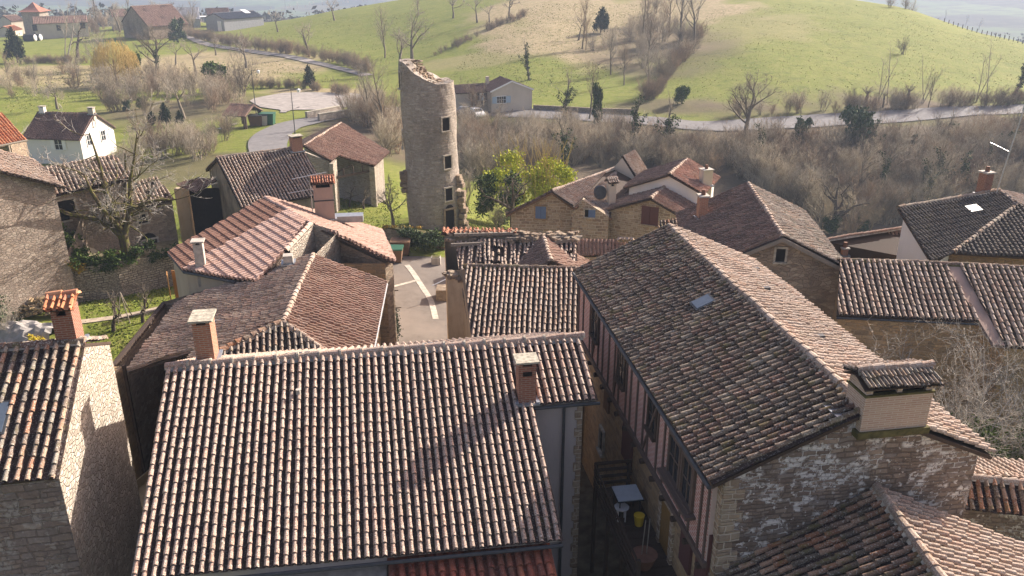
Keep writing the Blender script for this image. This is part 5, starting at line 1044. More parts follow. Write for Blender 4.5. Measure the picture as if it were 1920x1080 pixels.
        g.branch(np.zeros(3), np.array([-.42, 0, 1.]), 15, .2, 0, P); g.branch(np.array([.3, 0, 0]), np.array([-.2, .1, 1.]), 15, .18, 0, P)
    elif kind == 'dead':      # sparse stems of saplings
        P = dict(lv=3, n=[6, 4, 3, 2], k=[9, 4, 3], f0=[.3, .2, .2], sp=[(20, 40), (20, 45), (20, 50)], lr=[.25, .5, .5], rr=[.4, .5, .5], up=.06, gn=.12, rmin=.012)
        for i in range(3): g.branch(np.array([g.r.uniform(-1, 1), g.r.uniform(-1, 1), 0]), np.array([g.r.uniform(-.2, .35), 0, 1.]), g.r.uniform(6, 8.5), .09, 0, P)
    elif kind == 'ivy':       # tree wrapped in ivy
        P = dict(lv=3, n=[6, 4, 3, 2], k=[10, 5, 4], f0=[.3, .2, .2], sp=[(20, 50), (20, 45), (20, 50)], lr=[.4, .5, .5], rr=[.45, .5, .5], up=.1, rmin=.012, lift=.15)
        g.branch(np.zeros(3), np.array([0, 0, 1.]), 7, .22, 0, P); tk = [x[0] for x in g.seg[0]]; g.leaves(1100, .13, near=[tk[0][:5]] * 6 + tk[1:5], spread=.2)
    elif kind == 'willow':    # yellow weeping twigs
        P = dict(lv=3, n=[4, 5, 6, 3], k=[7, 9, 7], f0=[.4, .3, .2], sp=[(25, 55), (25, 60), (15, 40)], lr=[.9, .6, .6], rr=[.5, .45, .5], up=.0, gn=.2, rmin=.014)
        g.branch(np.zeros(3), np.array([0, 0, 1.]), 3.6, .25, 0, P)
        r_ = g.r
        for i in range(420):
            a = r_.uniform(0, 6.28); q = math.sqrt(r_.random()) * 3.0; p = np.array([q * math.cos(a), q * math.sin(a), 6.4 - q * q * .25 + r_.uniform(-.8, .3)]); L = r_.uniform(1.8, 4.2)
            g.seg[1].append(([p, p + [math.cos(a) * .3, math.sin(a) * .3, -L * .4], p + [math.cos(a) * .4, math.sin(a) * .4, -L]], [.02, .018, .01], 3))
    elif kind in ('bush', 'cedar'):
        P = dict(lv=2, n=[3, 3, 2], k=[7, 5], f0=[.1, .2], sp=[(25, 60), (30, 60)], lr=[.6, .5], rr=[.5, .5], up=.05, rmin=.012)
        for i in range(4): g.branch(np.zeros(3), np.array([g.r.uniform(-.5, .5), g.r.uniform(-.5, .5), 1.]), 1.6, .06, 0, P)
        r_ = g.r; g.leaves(900, .10, (0, 0, 1.1), (1.0, 1.0, 1.0), shell=.35)
        for i in range(9): g.leaves(260, .10, (r_.uniform(-.8, .8), r_.uniform(-.8, .8), r_.uniform(.5, 1.9)), (.55, .55, .5), shell=.4)
    elif kind == 'pollard':
        g.tube([np.array(p, float) for p in ((0, 0, -.2), (.1, 0, 1.2), (.25, 0, 2.2), (.2, .1, 2.9))], [.24, .2, .24, .1], 0)
        P = dict(lv=2, n=[3, 3, 2], k=[5, 4], f0=[.1, .2], sp=[(20, 50), (30, 60)], lr=[.5, .5], rr=[.5, .5], up=.1, rmin=.012)
        for i in range(16): a = g.r.uniform(0, 6.28); g.branch(np.array([.2, 0, 2.5]), np.array([math.cos(a), math.sin(a), 1.]), 1.5, .04, 1, dict(P, k=[5, 5], f0=[.1, .1], sp=[(20, 50)] * 2, lr=[.5] * 2, rr=[.5] * 2))
    return g
PR = {}
def meshes_of(key, seed, kind, bark, leaf=None, twig=None):
    g = proto(seed, kind); out = []
    for w_, nm in ((0, 'trunk'), (1, 'crown')):
        v, f = g.arrays(w_)
        if len(f):
            me = bpy.data.meshes.new(nm); o = npmesh(nm, v, f, BARK[bark if w_ == 0 else (twig or bark)]); out.append((nm, o.data)); bpy.data.objects.remove(o)
    if g.leaf:
        v, f = g.leaf_arrays(); o = npmesh('leaves', v, f, LEAF[leaf]); out.append(('foliage', o.data)); bpy.data.objects.remove(o)
    PR[key] = (out, g)
for i in range(3): meshes_of('spread%d' % i, 10 + i, 'spread', 'brown', twig='grey' if i else 'brown')
for i in range(3): meshes_of('tall%d' % i, 20 + i, 'tall', 'brown', twig='warm' if i == 1 else 'grey')
for i in range(4): meshes_of('multi%d' % i, 30 + i, 'multi', ('brown', 'warm', 'grey', 'brown')[i], twig=('grey', 'warm', 'grey', 'brown')[i])
for i in range(2): meshes_of('orch%d' % i, 40 + i, 'orchard', 'brown', twig='grey')
for i in range(2): meshes_of('gnarl%d' % i, 50 + i, 'gnarl', 'dark', twig='brown')
meshes_of('walnut', 60, 'walnut', 'moss', twig='fig'); meshes_of('fig', 61, 'gnarl', 'pale', twig='fig')
meshes_of('birch', 62, 'birch', 'pale', twig='grey'); meshes_of('dead', 63, 'dead', 'grey', twig='grey')
meshes_of('ivy0', 64, 'ivy', 'brown', 'ivy', 'grey'); meshes_of('ivy1', 65, 'ivy', 'brown', 'ivy', 'grey')
meshes_of('willow', 66, 'willow', 'brown', None, 'yellow')
meshes_of('bush', 67, 'bush', 'brown', 'green'); meshes_of('laurel', 68, 'bush', 'brown', 'laurel'); meshes_of('lime', 69, 'bush', 'brown', 'lime'); meshes_of('cedar', 70, 'cedar', 'dark', 'cedar'); meshes_of('autumn', 71, 'bush', 'brown', 'autumn'); meshes_of('forsythia', 72, 'bush', 'brown', 'yellow'); meshes_of('ivyb', 73, 'bush', 'brown', 'ivy')
meshes_of('pollard', 74, 'pollard', 'brown', None, 'grey')
def plant(key, name, label, cat, group=None, px=None, p=None, h=None, sc=1.0, rz=None, sq=1.0, zoff=-.05):
    """one tree or bush of its own, standing where its foot meets the terrain"""
    if p is None: p = G(*px)
    out, g = PR[key]; t = thing(name, label, cat, group, (p[0], p[1], p[2] + zoff))
    if h is not None:
        top = max(max(v.co.z for v in me.vertices) for _, me in out) if 'top' not in PR.setdefault('_' + key, {}) else PR['_' + key]['top']; PR['_' + key]['top'] = top; sc = h / top
    t.rotation_euler = (0, 0, rnd.uniform(0, 6.28) if rz is None else rz); t.scale = (sc * sq, sc * sq, sc)
    for nm, me in out: o = bpy.data.objects.new(nm, me); C.objects.link(o); o.parent = t
    return t
def mass(name, keys, places, label, cat, mats=('brown',), leaf=False):
    """an uncountable thicket: many small plants joined into one object"""
    arr = []; tint = []; o = 0; VV = []; FF = []; TT = []; MI = []; matl = []; 
    cache = {}
    for k in keys:
        if k in cache: continue
        g = PR[k][1]; parts = []
        for w_ in (0, 1):
            v, f = g.arrays(w_); 
            if len(f): parts.append((v, f, PR[k][0][w_ if len(PR[k][0]) > w_ else 0][1].materials[0]))
        if g.leaf: v, f = g.leaf_arrays(); parts.append((v, f, PR[k][0][-1][1].materials[0]))
        cache[k] = parts
    for (x, y, z, s, k) in places:
        a = rnd.uniform(0, 6.28); c, n_ = math.cos(a), math.sin(a); Rm = np.array([[c, -n_, 0], [n_, c, 0], [0, 0, 1]]) * s; ti = rnd.random()
        for v, f, m_ in cache[k]:
            if m_ not in matl: matl.append(m_)
            VV.append(v @ Rm.T + [x, y, z]); FF.append(f + o); o += len(v); TT.append(np.full(len(v), ti)); MI.append(np.full(len(f), matl.index(m_)))
    ob = npmesh(name, np.concatenate(VV), np.concatenate(FF), matl, None, dict(tint=np.concatenate(TT)))
    ob.data.polygons.foreach_set('material_index', np.concatenate(MI).astype(np.int32)); ob.data.update()
    return tag(ob, label, cat, kind='stuff')
def scatter(pxpoly, n, keys, s0, s1, seed=1, wts=None, lim=None):
    """plants scattered over the terrain inside an outline given by photo pixels of their feet"""
    r_ = random.Random(seed); w_ = [G(*p) for p in pxpoly]; P_ = [(p.x, p.y) for p in w_]; out = []
    x0, x1 = min(x for x, _ in P_), max(x for x, _ in P_); y0, y1 = min(y for _, y in P_), max(y for _, y in P_); pts = []
    while len(pts) < n:
        x, y = r_.uniform(x0, x1), r_.uniform(y0, y1); c = False; j = len(P_) - 1
        for i in range(len(P_)):
            if (P_[i][1] > y) != (P_[j][1] > y) and x < (P_[j][0] - P_[i][0]) * (y - P_[i][1]) / (P_[j][1] - P_[i][1]) + P_[i][0]: c = not c
            j = i
        if c: pts.append((x, y))
    zz = gz_np(np.array([p[0] for p in pts]), np.array([p[1] for p in pts]))
    return [(x, y, z - .15, r_.uniform(s0, s1), r_.choices(keys, wts)[0]) for (x, y), z in zip(pts, zz)]
mk = ['multi0', 'multi1', 'multi2', 'multi3']
mass('valley_thicket', mk, scatter([(870, 246), (1010, 252), (1200, 268), (1330, 275), (1340, 350), (1200, 320), (1050, 315), (960, 330), (870, 340)], 190, mk, .6, .95, 3), 'grey-brown winter thicket filling the ravine below the valley road', 'thicket')
rk = mk + ['spread1', 'orch0', 'ivy0', 'ivy1', 'ivyb', 'bush']
mass('ravine_woodland', rk, scatter([(1330, 290), (1500, 285), (1700, 280), (1960, 250), (2080, 300), (2060, 420), (1900, 395), (1700, 420), (1560, 450), (1480, 400), (1360, 330)], 360, rk, .7, 1.15, 5, [5, 5, 6, 5, .8, 2, .9, .9, 2, .9]), 'hazy brown leafless woodland on the ravine slope at the right', 'woodland')
mass('farm_scrub', mk + ['orch0', 'spread2', 'tall0'], scatter([(150, 66), (240, 70), (340, 78), (400, 70), (360, 52), (200, 50)], 34, mk + ['orch0', 'spread2', 'tall0'], .8, 1.4, 12), 'hazy leafless trees and scrub in front of the farm buildings', 'scrub')
mass('field_scrub', mk, scatter([(0, 150), (120, 135), (260, 130), (250, 175), (120, 200), (0, 190)], 26, mk, .35, .9, 13), 'scattered leafless scrub in the meadow above the white house', 'scrub')
mass('tower_thicket', mk, scatter([(640, 215), (745, 222), (745, 330), (700, 270), (650, 232)], 26, mk, .6, 1.1, 6), 'pale leafless thicket between the open bay barn and the round tower', 'thicket')
mass('garden_thicket', mk, scatter([(210, 330), (380, 300), (460, 262), (430, 245), (330, 270), (230, 300)], 30, mk, .4, .8, 7), 'tangled leafless shrubs behind the old house and the striped barn', 'thicket')
mass('meadow_thicket', mk, scatter([(160, 165), (300, 150), (420, 165), (480, 178), (460, 205), (330, 215), (200, 215)], 60, mk, .5, 1.0, 8), 'leafless scrub between the orchard and the gardens', 'thicket')
mass('hill_thicket', mk + ['tall1'], scatter([(1080, 95), (1170, 60), (1230, 20), (1330, 40), (1290, 110), (1240, 150), (1200, 130), (1120, 100)], 40, mk + ['tall1'], .6, 1.1, 9, [5, .6, 6, 3, 2]), 'dark leafless copse on the meadow hillside', 'copse')
mass('roadside_scrub', mk, scatter([(1370, 216), (1600, 205), (1830, 196), (1990, 190), (1990, 197), (1830, 203), (1600, 212), (1370, 222)], 60, mk, .35, .75, 10), 'low leafless hedge scrub along the upper side of the valley road', 'hedge')
def hedge(name, label, pxs, n, keys, s0, s1, seed):
    r_ = random.Random(seed); W = [G(*p) for p in pxs]; out = []
    cum = [0]
    for i in range(len(W) - 1): cum.append(cum[-1] + (W[i + 1] - W[i]).length)
    for k in range(n):
        d = r_.random() * cum[-1]; i = max(j for j in range(len(W) - 1) if cum[j] <= d); q = W[i].lerp(W[i + 1], (d - cum[i]) / (cum[i + 1] - cum[i] + 1e-6)); x, y = q.x + r_.gauss(0, .6), q.y + r_.gauss(0, .6); out.append((x, y, gz(x, y) - .2, r_.uniform(s0, s1), r_.choice(keys)))
    return mass(name, keys, out, label, 'hedge')
hk = ['multi1', 'multi3']
hedge('lane_hedge', 'dark bramble hedge beside the farm lane', [(345, 66), (400, 80), (470, 92), (560, 103), (640, 120), (700, 140)], 130, hk, .5, .75, 1)
hedge('field_hedge', 'purple-brown hedge crossing the field below the farmhouse', [(20, 122), (80, 118), (160, 118)], 36, hk, .3, .5, 2)
hedge('slope_hedge', 'thin hedge climbing the hillside meadow', [(820, 105), (870, 80), (920, 55), (985, 30)], 44, hk, .25, .5, 3)
hedge('track_hedge', 'hedge running up the hill beside the copse', [(1215, 190), (1250, 150), (1285, 105), (1310, 70)], 50, hk, .4, .8, 4)
hedge('court_hedge', 'brown hedge behind the gravel court', [(470, 165), (560, 165), (650, 178)], 46, hk, .3, .45, 5)
hedge('crest_hedge', 'trees and scrub along the crest behind the shed', [(488, 28), (560, 16), (640, 6), (720, 2)], 34, hk + ['tall0'], .5, .9, 6)
hedge('right_crest_hedge', 'scrub along the right-hand crest of the hill', [(1600, 6), (1690, 18), (1760, 36)], 34, hk + ['tall0'], .6, 1.1, 7)
# far woods
def farwood(name, label, areas, seed):
    g = TreeGen(seed); r_ = g.r
    for (cx, cy, rx, ry, n) in areas:
        for i in range(n):
            a = r_.uniform(0, 6.28); q = math.sqrt(r_.random()); x, y = cx + q * rx * math.cos(a), cy + q * ry * math.sin(a); z = gz(x, y); h = r_.uniform(8, 15)
            for _ in range(26): g.leaf.append((np.array([x + r_.gauss(0, 2.6), y + r_.gauss(0, 2.6), z + r_.uniform(.15, 1) * h]), r_.uniform(1.0, 1.9)))
    v, f = g.leaf_arrays(); return tag(npmesh(name, v, f, FW), label, 'woodland', kind='stuff')
FW = m_leaf('far_foliage', [(.06, .06, .045), (.085, .075, .055), (.05, .06, .04), (.10, .085, .065)])
farwood('far_woods', 'blue hazy woods beyond the farm on the left horizon', [(-300, 520, 140, 40, 170), (-150, 560, 120, 40, 150), (-60, 620, 80, 50, 110), (-420, 640, 120, 60, 90), (-250, 760, 160, 40, 90), (-40, 800, 120, 50, 80), (-380, 420, 40, 20, 30)], 1)
farwood('far_valley_woods', 'blue hazy woods in the valley beyond the right-hand crest', [(230, 400, 50, 50, 90), (330, 480, 80, 70, 130), (420, 700, 120, 60, 90), (260, 640, 80, 50, 70), (500, 560, 90, 60, 70)], 2)
TREES = [ # proto, px, height m, name, label, category
 ('spread0', (1395, 262), 11, 'oak_tree', 'large bare spreading tree at the edge of the valley road', 'tree'),
 ('spread1', (772, 125), 15, 'ash_tree', 'tall bare fan-shaped tree rising behind the round tower', 'tree'),
 ('tall0', (722, 108), 13, 'ash_tree', 'grey leafless tree on the meadow left of the tall fan-shaped tree', 'tree'),
 ('ivy0', (992, 150), 8.5, 'ivy_tree', 'lone bare tree with ivy-wrapped trunk standing on the hillside meadow', 'tree'),
 ('tall2', (1275, 78), 20, 'poplar_tree', 'tallest bare tree of the hillside copse', 'tree'),
 ('tall0', (1302, 88), 17, 'poplar_tree', 'bare tree at the right end of the hillside copse', 'tree'),
 ('cedar', (1126, 62), 6.5, 'evergreen_tree', 'dark evergreen standing above the hillside copse', 'tree'),
 ('multi3', (1692, 102), 4.6, 'thorn_bush', 'round bare thorn bush alone in the bright meadow', 'bush'),
 ('ivy1', (1056, 232), 9, 'ivy_tree', 'bare tree with ivied foot beside the road right of the bungalow', 'tree'),
 ('tall1', (1105, 224), 10, 'roadside_tree', 'warm-brown twiggy tree on the lawn beside the road', 'tree'),
 ('ivyb', (1118, 250), 8.4, 'ivy_column', 'narrow column of dark ivy rising from the thicket', 'tree'),
 ('ivy0', (1180, 285), 10, 'ivy_tree', 'dark ivy-covered tree in the thicket above the cottages', 'tree'),
 ('ivy1', (1062, 330), 9, 'ivy_tree', 'green ivied tree behind the blue shuttered cottage', 'tree'),
 ('ivy1', (1240, 300), 10, 'ivy_tree', 'ivied tree behind the white gable house', 'tree'),
 ('laurel', (1600, 300), 9, 'holly_tree', 'large dark glossy evergreen below the valley road', 'tree'),
 ('laurel', (1500, 275), 5, 'laurel_bush', 'pale glossy evergreen bush hanging over the ravine edge', 'bush'),
 ('multi1', (1520, 350), 7.5, 'russet_tree', 'russet twiggy tree in the middle of the ravine woodland', 'tree'),
 ('gnarl0', (1562, 440), 8.5, 'mossy_tree', 'crooked tree with bright green moss behind the brown ribbed roof', 'tree'),
 ('dead', (1650, 195), 11, 'sapling_group', 'thin bare saplings by the road at the right of the meadow', 'trees'),
 ('dead', (1730, 195), 9, 'sapling_group', 'slim leafless stems near the right end of the road', 'trees'),
 ('dead', (1835, 192), 12, 'sapling_group', 'tall thin saplings at the far right above the road', 'trees'),
 ('pollard', (1620, 205), 4.6, 'pollard_tree', 'leftmost pollard of the three beside the road', 'tree'),
 ('pollard', (1655, 202), 3.4, 'pollard_tree', 'smallest pollard, middle of the three beside the road', 'tree'),
 ('pollard', (1700, 202), 4.8, 'pollard_tree', 'rightmost pollard of the three beside the road', 'tree'),
 ('tall1', (1740, 203), 7, 'roadside_tree', 'brushy leafless tree right of the pollards', 'tree'),
 ('ivy0', (1900, 190), 11, 'evergreen_tree', 'dark ivied tree at the right edge above the road', 'tree'),
 ('bush', (1278, 196), 3.6, 'evergreen_bush', 'dark green bush in the hedge corner below the copse', 'bush'),
 ('tall0', (1810, 50), 13, 'crest_tree', 'left bare tree on the right-hand crest', 'tree'),
 ('spread1', (1835, 56), 13, 'crest_tree', 'wide bare tree at the middle of the right-hand crest', 'tree'),
 ('tall2', (1772, 38), 12, 'crest_tree', 'slim bare tree left on the right-hand crest', 'tree'),
 ('orch0', (521, 60), 7, 'meadow_tree', 'small round bare tree in the meadow right of the metal shed', 'tree'),
 ('spread2', (580, 106), 9, 'meadow_tree', 'bare tree standing in the lane hedge', 'tree'),
 ('orch1', (462, 128), 9, 'fruit_tree', 'tallest leafless fruit tree beside the farm lane', 'tree'),
 ('orch0', (367, 140), 8, 'fruit_tree', 'wide pinkish fruit tree in the dry orchard', 'tree'),
 ('orch1', (405, 104), 6, 'fruit_tree', 'small fruit tree nearest the lane', 'tree'),
 ('orch0', (330, 122), 6, 'fruit_tree', 'fruit tree at the left of the dry orchard', 'tree'),
 ('spread0', (296, 143), 12, 'ivy_oak', 'broad tree with ivied trunk at the orchard edge', 'tree'),
 ('ivy0', (297, 144), 8, 'ivy_growth', 'dark ivy climbing inside the broad tree at the orchard edge', 'ivy'),
 ('willow', (222, 160), 9.5, 'willow_tree', 'golden-yellow weeping willow in the scrub meadow', 'tree'),
 ('bush', (250, 146), 6, 'evergreen_bush', 'green bush right of the golden willow', 'bush'),
 ('multi2', (190, 130), 11, 'brush_tree', 'pale brushy tree behind the golden willow', 'tree'),
 ('tall1', (230, 112), 9, 'brush_tree', 'grey brushy tree right of the field hedge', 'tree'),
 ('birch', (124, 118), 17, 'birch_tree', 'pair of pale leaning birch trunks in front of the farmhouse', 'tree'),
 ('gnarl1', (146, 108), 11, 'field_tree', 'bare forked tree in the green field right of the birches', 'tree'),
 ('cedar', (33, 118), 9, 'conifer_tree', 'dark conifer at the left edge of the field', 'tree'),
 ('tall0', (148, 160), 8, 'field_tree', 'dark ivied stump of a tree in the scrub meadow', 'tree'),
 ('tall1', (20, 162), 8, 'field_tree', 'twiggy tree at the left edge of the scrub meadow', 'tree'),
 ('tall2', (70, 172), 7, 'field_tree', 'slim grey tree in the dry scrub meadow', 'tree'),
 ('orch1', (108, 205), 6.5, 'garden_tree', 'bare tree in the paddock above the white house', 'tree'),
 ('orch0', (345, 222), 7, 'garden_tree', 'grey bare tree beside the clipped garden hedge', 'tree'),
 ('multi0', (395, 205), 6, 'garden_tree', 'low brushy tree left of the open shelter', 'tree'),
 ('multi3', (455, 180), 9, 'brush_tree', 'dark brushy tree left of the gravel court', 'tree'),
 ('bush', (410, 172), 6, 'evergreen_bush', 'bright green bush in the scrub above the gardens', 'bush'),
 ('cedar', (582, 166), 4.8, 'conifer_bush', 'dark upright conifer behind the gravel court', 'bush'),
 ('bush', (266, 204), 2.4, 'evergreen_bush', 'small round green bush in the garden', 'bush'),
 ('laurel', (240, 208), 2.2, 'garden_bush', 'grey-green bush left of the small round one', 'bush'),
 ('cedar', (312, 234), 3.6, 'clipped_hedge', 'dark clipped yew block in the garden', 'hedge'),
 ('cedar', (285, 236), 2.4, 'clipped_hedge', 'low dark clipped hedge left of the yew block', 'hedge'),
 ('cedar', (338, 234), 2.4, 'clipped_hedge', 'low dark clipped hedge right of the yew block', 'hedge'),
 ('fig', (60, 300), 5.2, 'fig_tree', 'pale silvery fig tree beside the white house', 'tree'),
 ('multi1', (300, 292), 6.5, 'russet_bush', 'russet dome-shaped bare bush behind the striped barn', 'bush'),
 ('gnarl1', (262, 262), 4, 'pollard_tree', 'knobbly pollarded tree right of the white house', 'tree'),
 ('multi2', (250, 330), 5, 'brush_tree', 'brushy leafless shrub touching the old house roof', 'bush'),
 ('multi2', (372, 300), 6, 'brush_tree', 'yellow-grey leafless shrub left of the striped barn ridge', 'bush'),
 ('tall2', (690, 240), 10, 'roadside_tree', 'leafless tree leaning over the bridge parapet', 'tree'),
 ('tall0', (720, 252), 11, 'roadside_tree', 'leafless tree touching the left side of the round tower', 'tree'),
 ('spread2', (750, 135), 10, 'brush_tree', 'pale brushy tree directly behind the tower top', 'tree'),
 ('multi1', (895, 215), 7, 'purple_tree', 'purplish twiggy tree in front of the bungalow', 'tree'),
 ('orch0', (627, 38), 7, 'hill_tree', 'lowest tree of the row on the upper left hillside', 'tree'),
 ('orch1', (850, 34), 8, 'hill_tree', 'round tree at the top of the hillside row', 'tree'),
 ('orch0', (895, 42), 7, 'hill_tree', 'second tree along the hillside row', 'tree'),
 ('orch1', (955, 34), 8, 'hill_tree', 'wide dark tree near the upper hedge', 'tree'),
 ('orch0', (918, 42), 5, 'hill_tree', 'small pinkish tree between the hillside trees', 'tree'),
 ('tall1', (785, 30), 9, 'hill_tree', 'slender tree on the hillside above the tower', 'tree'),
 ('orch0', (1085, 75), 6, 'hill_tree', 'spindly tree above the thorn patch', 'tree'),
 ('tall1', (1170, 160), 9, 'copse_tree', 'pale leafless tree on the lower copse lawn', 'tree'),
 ('tall0', (1215, 178), 9, 'copse_tree', 'leafless tree beside the white stones', 'tree'),
 ('tall2', (1145, 140), 10, 'copse_tree', 'grey leafless tree at the lower end of the copse', 'tree'),
 ('spread1', (110, 30), 11, 'farm_tree', 'bare tree behind the farmhouse roof', 'tree'),
 ('cedar', (138, 28), 14, 'farm_conifer', 'dark conifer behind the farmhouse', 'tree'),
 ('spread2', (225, 60), 11, 'farm_tree', 'bare tree between the farmhouse and the large barn', 'tree'),
 ('ivy1', (245, 62), 14, 'farm_tree', 'ivied tree in front of the large farm barn', 'tree'),
 ('spread0', (330, 62), 11, 'farm_tree', 'twiggy tree in front of the grey hangar', 'tree'),
 ('spread1', (290, 58), 9, 'farm_tree', 'twiggy tree in front of the large farm barn', 'tree'),
 ('laurel', (335, 80), 8, 'evergreen_bush', 'grey-green bush at the bend of the lane', 'bush'),
 ('bush', (15, 48), 8, 'farm_bush', 'rounded evergreen at the far left beside the orange roofs', 'bush'),
 ('tall0', (440, 20), 11, 'farm_tree', 'bare tree behind the metal shed', 'tree'),
]
SQ = {'ivyb': .28, 'laurel': .7, 'cedar': .6, 'bush': .8}
for k, px_, h_, nm, lb, ct in TREES: plant(k, nm, lb, ct, px=px_, h=h_, sq=SQ.get(k, 1.0))
# lime-green bamboo and its dark evergreen
bx = thing('bamboo_clump', 'bright lime-green bamboo clump behind the stone cottages', 'bush')
def clump(parent, nm, centres, n, size, leaf, seed, sh=.4):
    g = TreeGen(seed)
    for (c, r_) in centres: g.leaves(n, size, c, r_, shell=sh)
    v, f = g.leaf_arrays(); return npmesh(nm, v, f, LEAF[leaf], parent)
b0 = at(975, 395, -1.5); r_ = random.Random(4); cs = []
for i in range(40): a = r_.uniform(0, 6.28); q = r_.random() ** .5; cs.append(((b0.x + 4.3 * q * math.cos(a) + .8, b0.y + 3 * q * math.sin(a) + 3, b0.z + r_.uniform(1.0, 4.6) - q * 1.4), (1.1, 1.1, 1.1)))
clump(bx, 'foliage', cs, 420, .12, 'lime', 5, .15)
g = TreeGen(77)
for i in range(60):
    a = r_.uniform(0, 6.28); q = r_.random() ** .5 * 3.2; p = np.array([b0.x + q * math.cos(a) + .8, b0.y + 3 + q * math.sin(a) * .8, b0.z]); g.tube([p, p + [r_.uniform(-.5, .5), 0, 3], p + [r_.uniform(-1.4, 1.4), 0, r_.uniform(4.5, 6.2)]], [.03, .025, .01], 2)
v, f = g.arrays(1); npmesh('stems', v, f, BARK['yellow'], bx)
bx2 = thing('dark_evergreen', 'dark evergreen shrub left of the lime-green bamboo', 'bush'); b1 = at(925, 415, -1.3); cs = []
for i in range(16): a = r_.uniform(0, 6.28); q = r_.random() ** .5; cs.append(((b1.x + 2.3 * q * math.cos(a), b1.y + 1.5 + 2 * q * math.sin(a), b1.z + r_.uniform(.7, 3.8) - q), (1, 1, .9)))
clump(bx2, 'foliage', cs, 380, .11, 'ivy', 6, .2)
plant('gnarl0', 'bare_tree', 'leafless tree growing in front of the lime-green bamboo', 'tree', p=at(962, 425, -1.4), h=5.5)
plant('multi3', 'dark_bush', 'dark twiggy bush in the shade right of the tower foot', 'bush', p=at(935, 432, -1.2), h=3)
for px_, h_, lb in (((737, 432), 4.6, 'dark leafless tree on the lawn close to the tower'), ((682, 392), 2.6, 'small crooked tree on the lawn left of the dark leafless one'), ((655, 388), 2.6, 'small forked tree beside the street lamp')):
    plant('gnarl1' if h_ < 3 else 'orch1', 'lawn_tree', lb, 'tree', px=px_, h=h_)
plant('multi0', 'dark_bush', 'tangled shrub growing at the right foot of the round tower', 'bush', p=at(872, 400, -1.3), h=5)
# courtyard, walls, garden
w = plant('walnut', 'walnut_tree', 'mossy forked bare tree with silvery twigs in front of the old house', 'tree', p=at(238, 484, 1.5), rz=.35, sc=1.2)
tw = thing('terrace_wall', 'dry-stone garden terrace wall with ivy along its top', 'wall')
ta, tb, td = at(133, 560, 0), at(228, 545, 0), at(322, 512, .2)
tpt_ = [(ta.x - .3, ta.y, 1.9), (tb.x, tb.y, 1.9), (td.x + .5, td.y + .3, 1.5), (td.x - .5, td.y + 3, 1.5), (ta.x - 1, ta.y + 3, 1.9)]; walls(tw, tpt_, -1, S_['dry'])
m = MB(); m.face([V(*p) for p in tpt_]); o_ = m.build('terrace_top', plain('terrace_soil', (.16, .14, .08), .95, .4, 3), tw)
for i, (lb, nm, k, f0_, f1_, n_, sz) in enumerate((('bush', 'ivy', 'green', .08, .62, 12, .09), ('x', 'ivy', 'ivy', .2, .66, 9, .09), ('x', 'ivy', 'autumn', .02, .3, 4, .08), ('x', 'ivy', 'ivy', .74, .98, 6, .08))):
    cs = []
    for j in range(n_): q = V(tpt_[0][0], tpt_[0][1], 2.1).lerp(V(tpt_[2][0], tpt_[2][1], 2.0), rnd.uniform(f0_, f1_)); cs.append(((q.x + rnd.uniform(-.2, .5), q.y - .25 + rnd.uniform(-.3, .5), q.z + rnd.uniform(-.5, .35)), (.6, .5, .45)))
    clump(tw, nm, cs, 260, sz, k, 30 + i, .3)
rw = thing('ivied_buttress', 'ruined stone buttress covered in ivy at the corner of the windowless wall', 'buttress')
ba, bb = at(108, 425, 4.2), at(135, 560, 0); m = MB()
walls(rw, [(bb.x - 1.6, bb.y - .3, 2.0), (bb.x, bb.y, 2.4), (bb.x + .3, bb.y + 2.5, 4.6), (bb.x - 1.2, bb.y + 2.5, 4.8)], -1, S_['rubble'])
cs = [((bb.x - .5 + rnd.uniform(-.9, .8), bb.y + rnd.uniform(-.2, 2.5), rnd.uniform(2.0, 4.6)), (.55, .5, .6)) for _ in range(16)]; clump(rw, 'ivy', cs, 260, .09, 'green', 41, .3)
cs = [((bb.x - 1.5 + rnd.uniform(-.5, .3), bb.y - .5, rnd.uniform(1.0, 3.2)), (.4, .3, .5)) for _ in range(8)]; clump(rw, 'ivy', cs, 160, .08, 'ivy', 42, .3)
lp = thing('log_pile', 'heap of split firewood at the foot of the windowless wall', 'log pile'); m = MB()
c = at(75, 588, 0)
for k in range(420):
    u_ = rnd.random(); x = c.x + rnd.uniform(-1.9, 1.9); y = c.y + rnd.uniform(-.8, .8) - .25 * (x - c.x) * 0; hh = max(.05, 1.05 * (1 - ((x - c.x - .3) / 2.1) ** 2) * (1 - ((y - c.y) / 1.1) ** 2)); z = hh * rnd.uniform(.5, 1)
    a = V(rnd.uniform(-1, 1), rnd.uniform(-1, 1), rnd.uniform(-.25, .25)).normalized(); m.tube([V(x, y, z) - a * .17, V(x, y, z) + a * .17], rnd.uniform(.05, .08), 5)
m.build('logs', m_tile('split_logs', [(.50, .38, .22), (.42, .30, .16), (.20, .14, .08), (.34, .24, .13), (.55, .44, .28)], .1, .1, .2), lp)
tt = thing('tarpaulin_heap', 'grey tarpaulin draped over a low heap beside the log pile', 'tarpaulin'); c = at(45, 640, 0); m = MB(); n_ = 14
gr = [[V(c.x + (i / n_ - .5) * 3.6, c.y + (j / n_ - .5) * 2.4, max(.0, 1.15 - abs(i / n_ - .5) * .6 - (abs(j / n_ - .5) * 2) ** 2 * .9 + fbm(i * .7, j * .7, 1, 5) * .25)) for j in range(n_ + 1)] for i in range(n_ + 1)]
for i in range(n_):
    for j in range(n_): m.face((gr[i][j], gr[i + 1][j], gr[i + 1][j + 1], gr[i][j + 1]))
m.build('sheet', M['tarp'], tt)
plant('forsythia', 'forsythia_bush', 'yellow flowering bush beside the tarpaulin', 'bush', p=at(72, 655, 0), h=1.0)
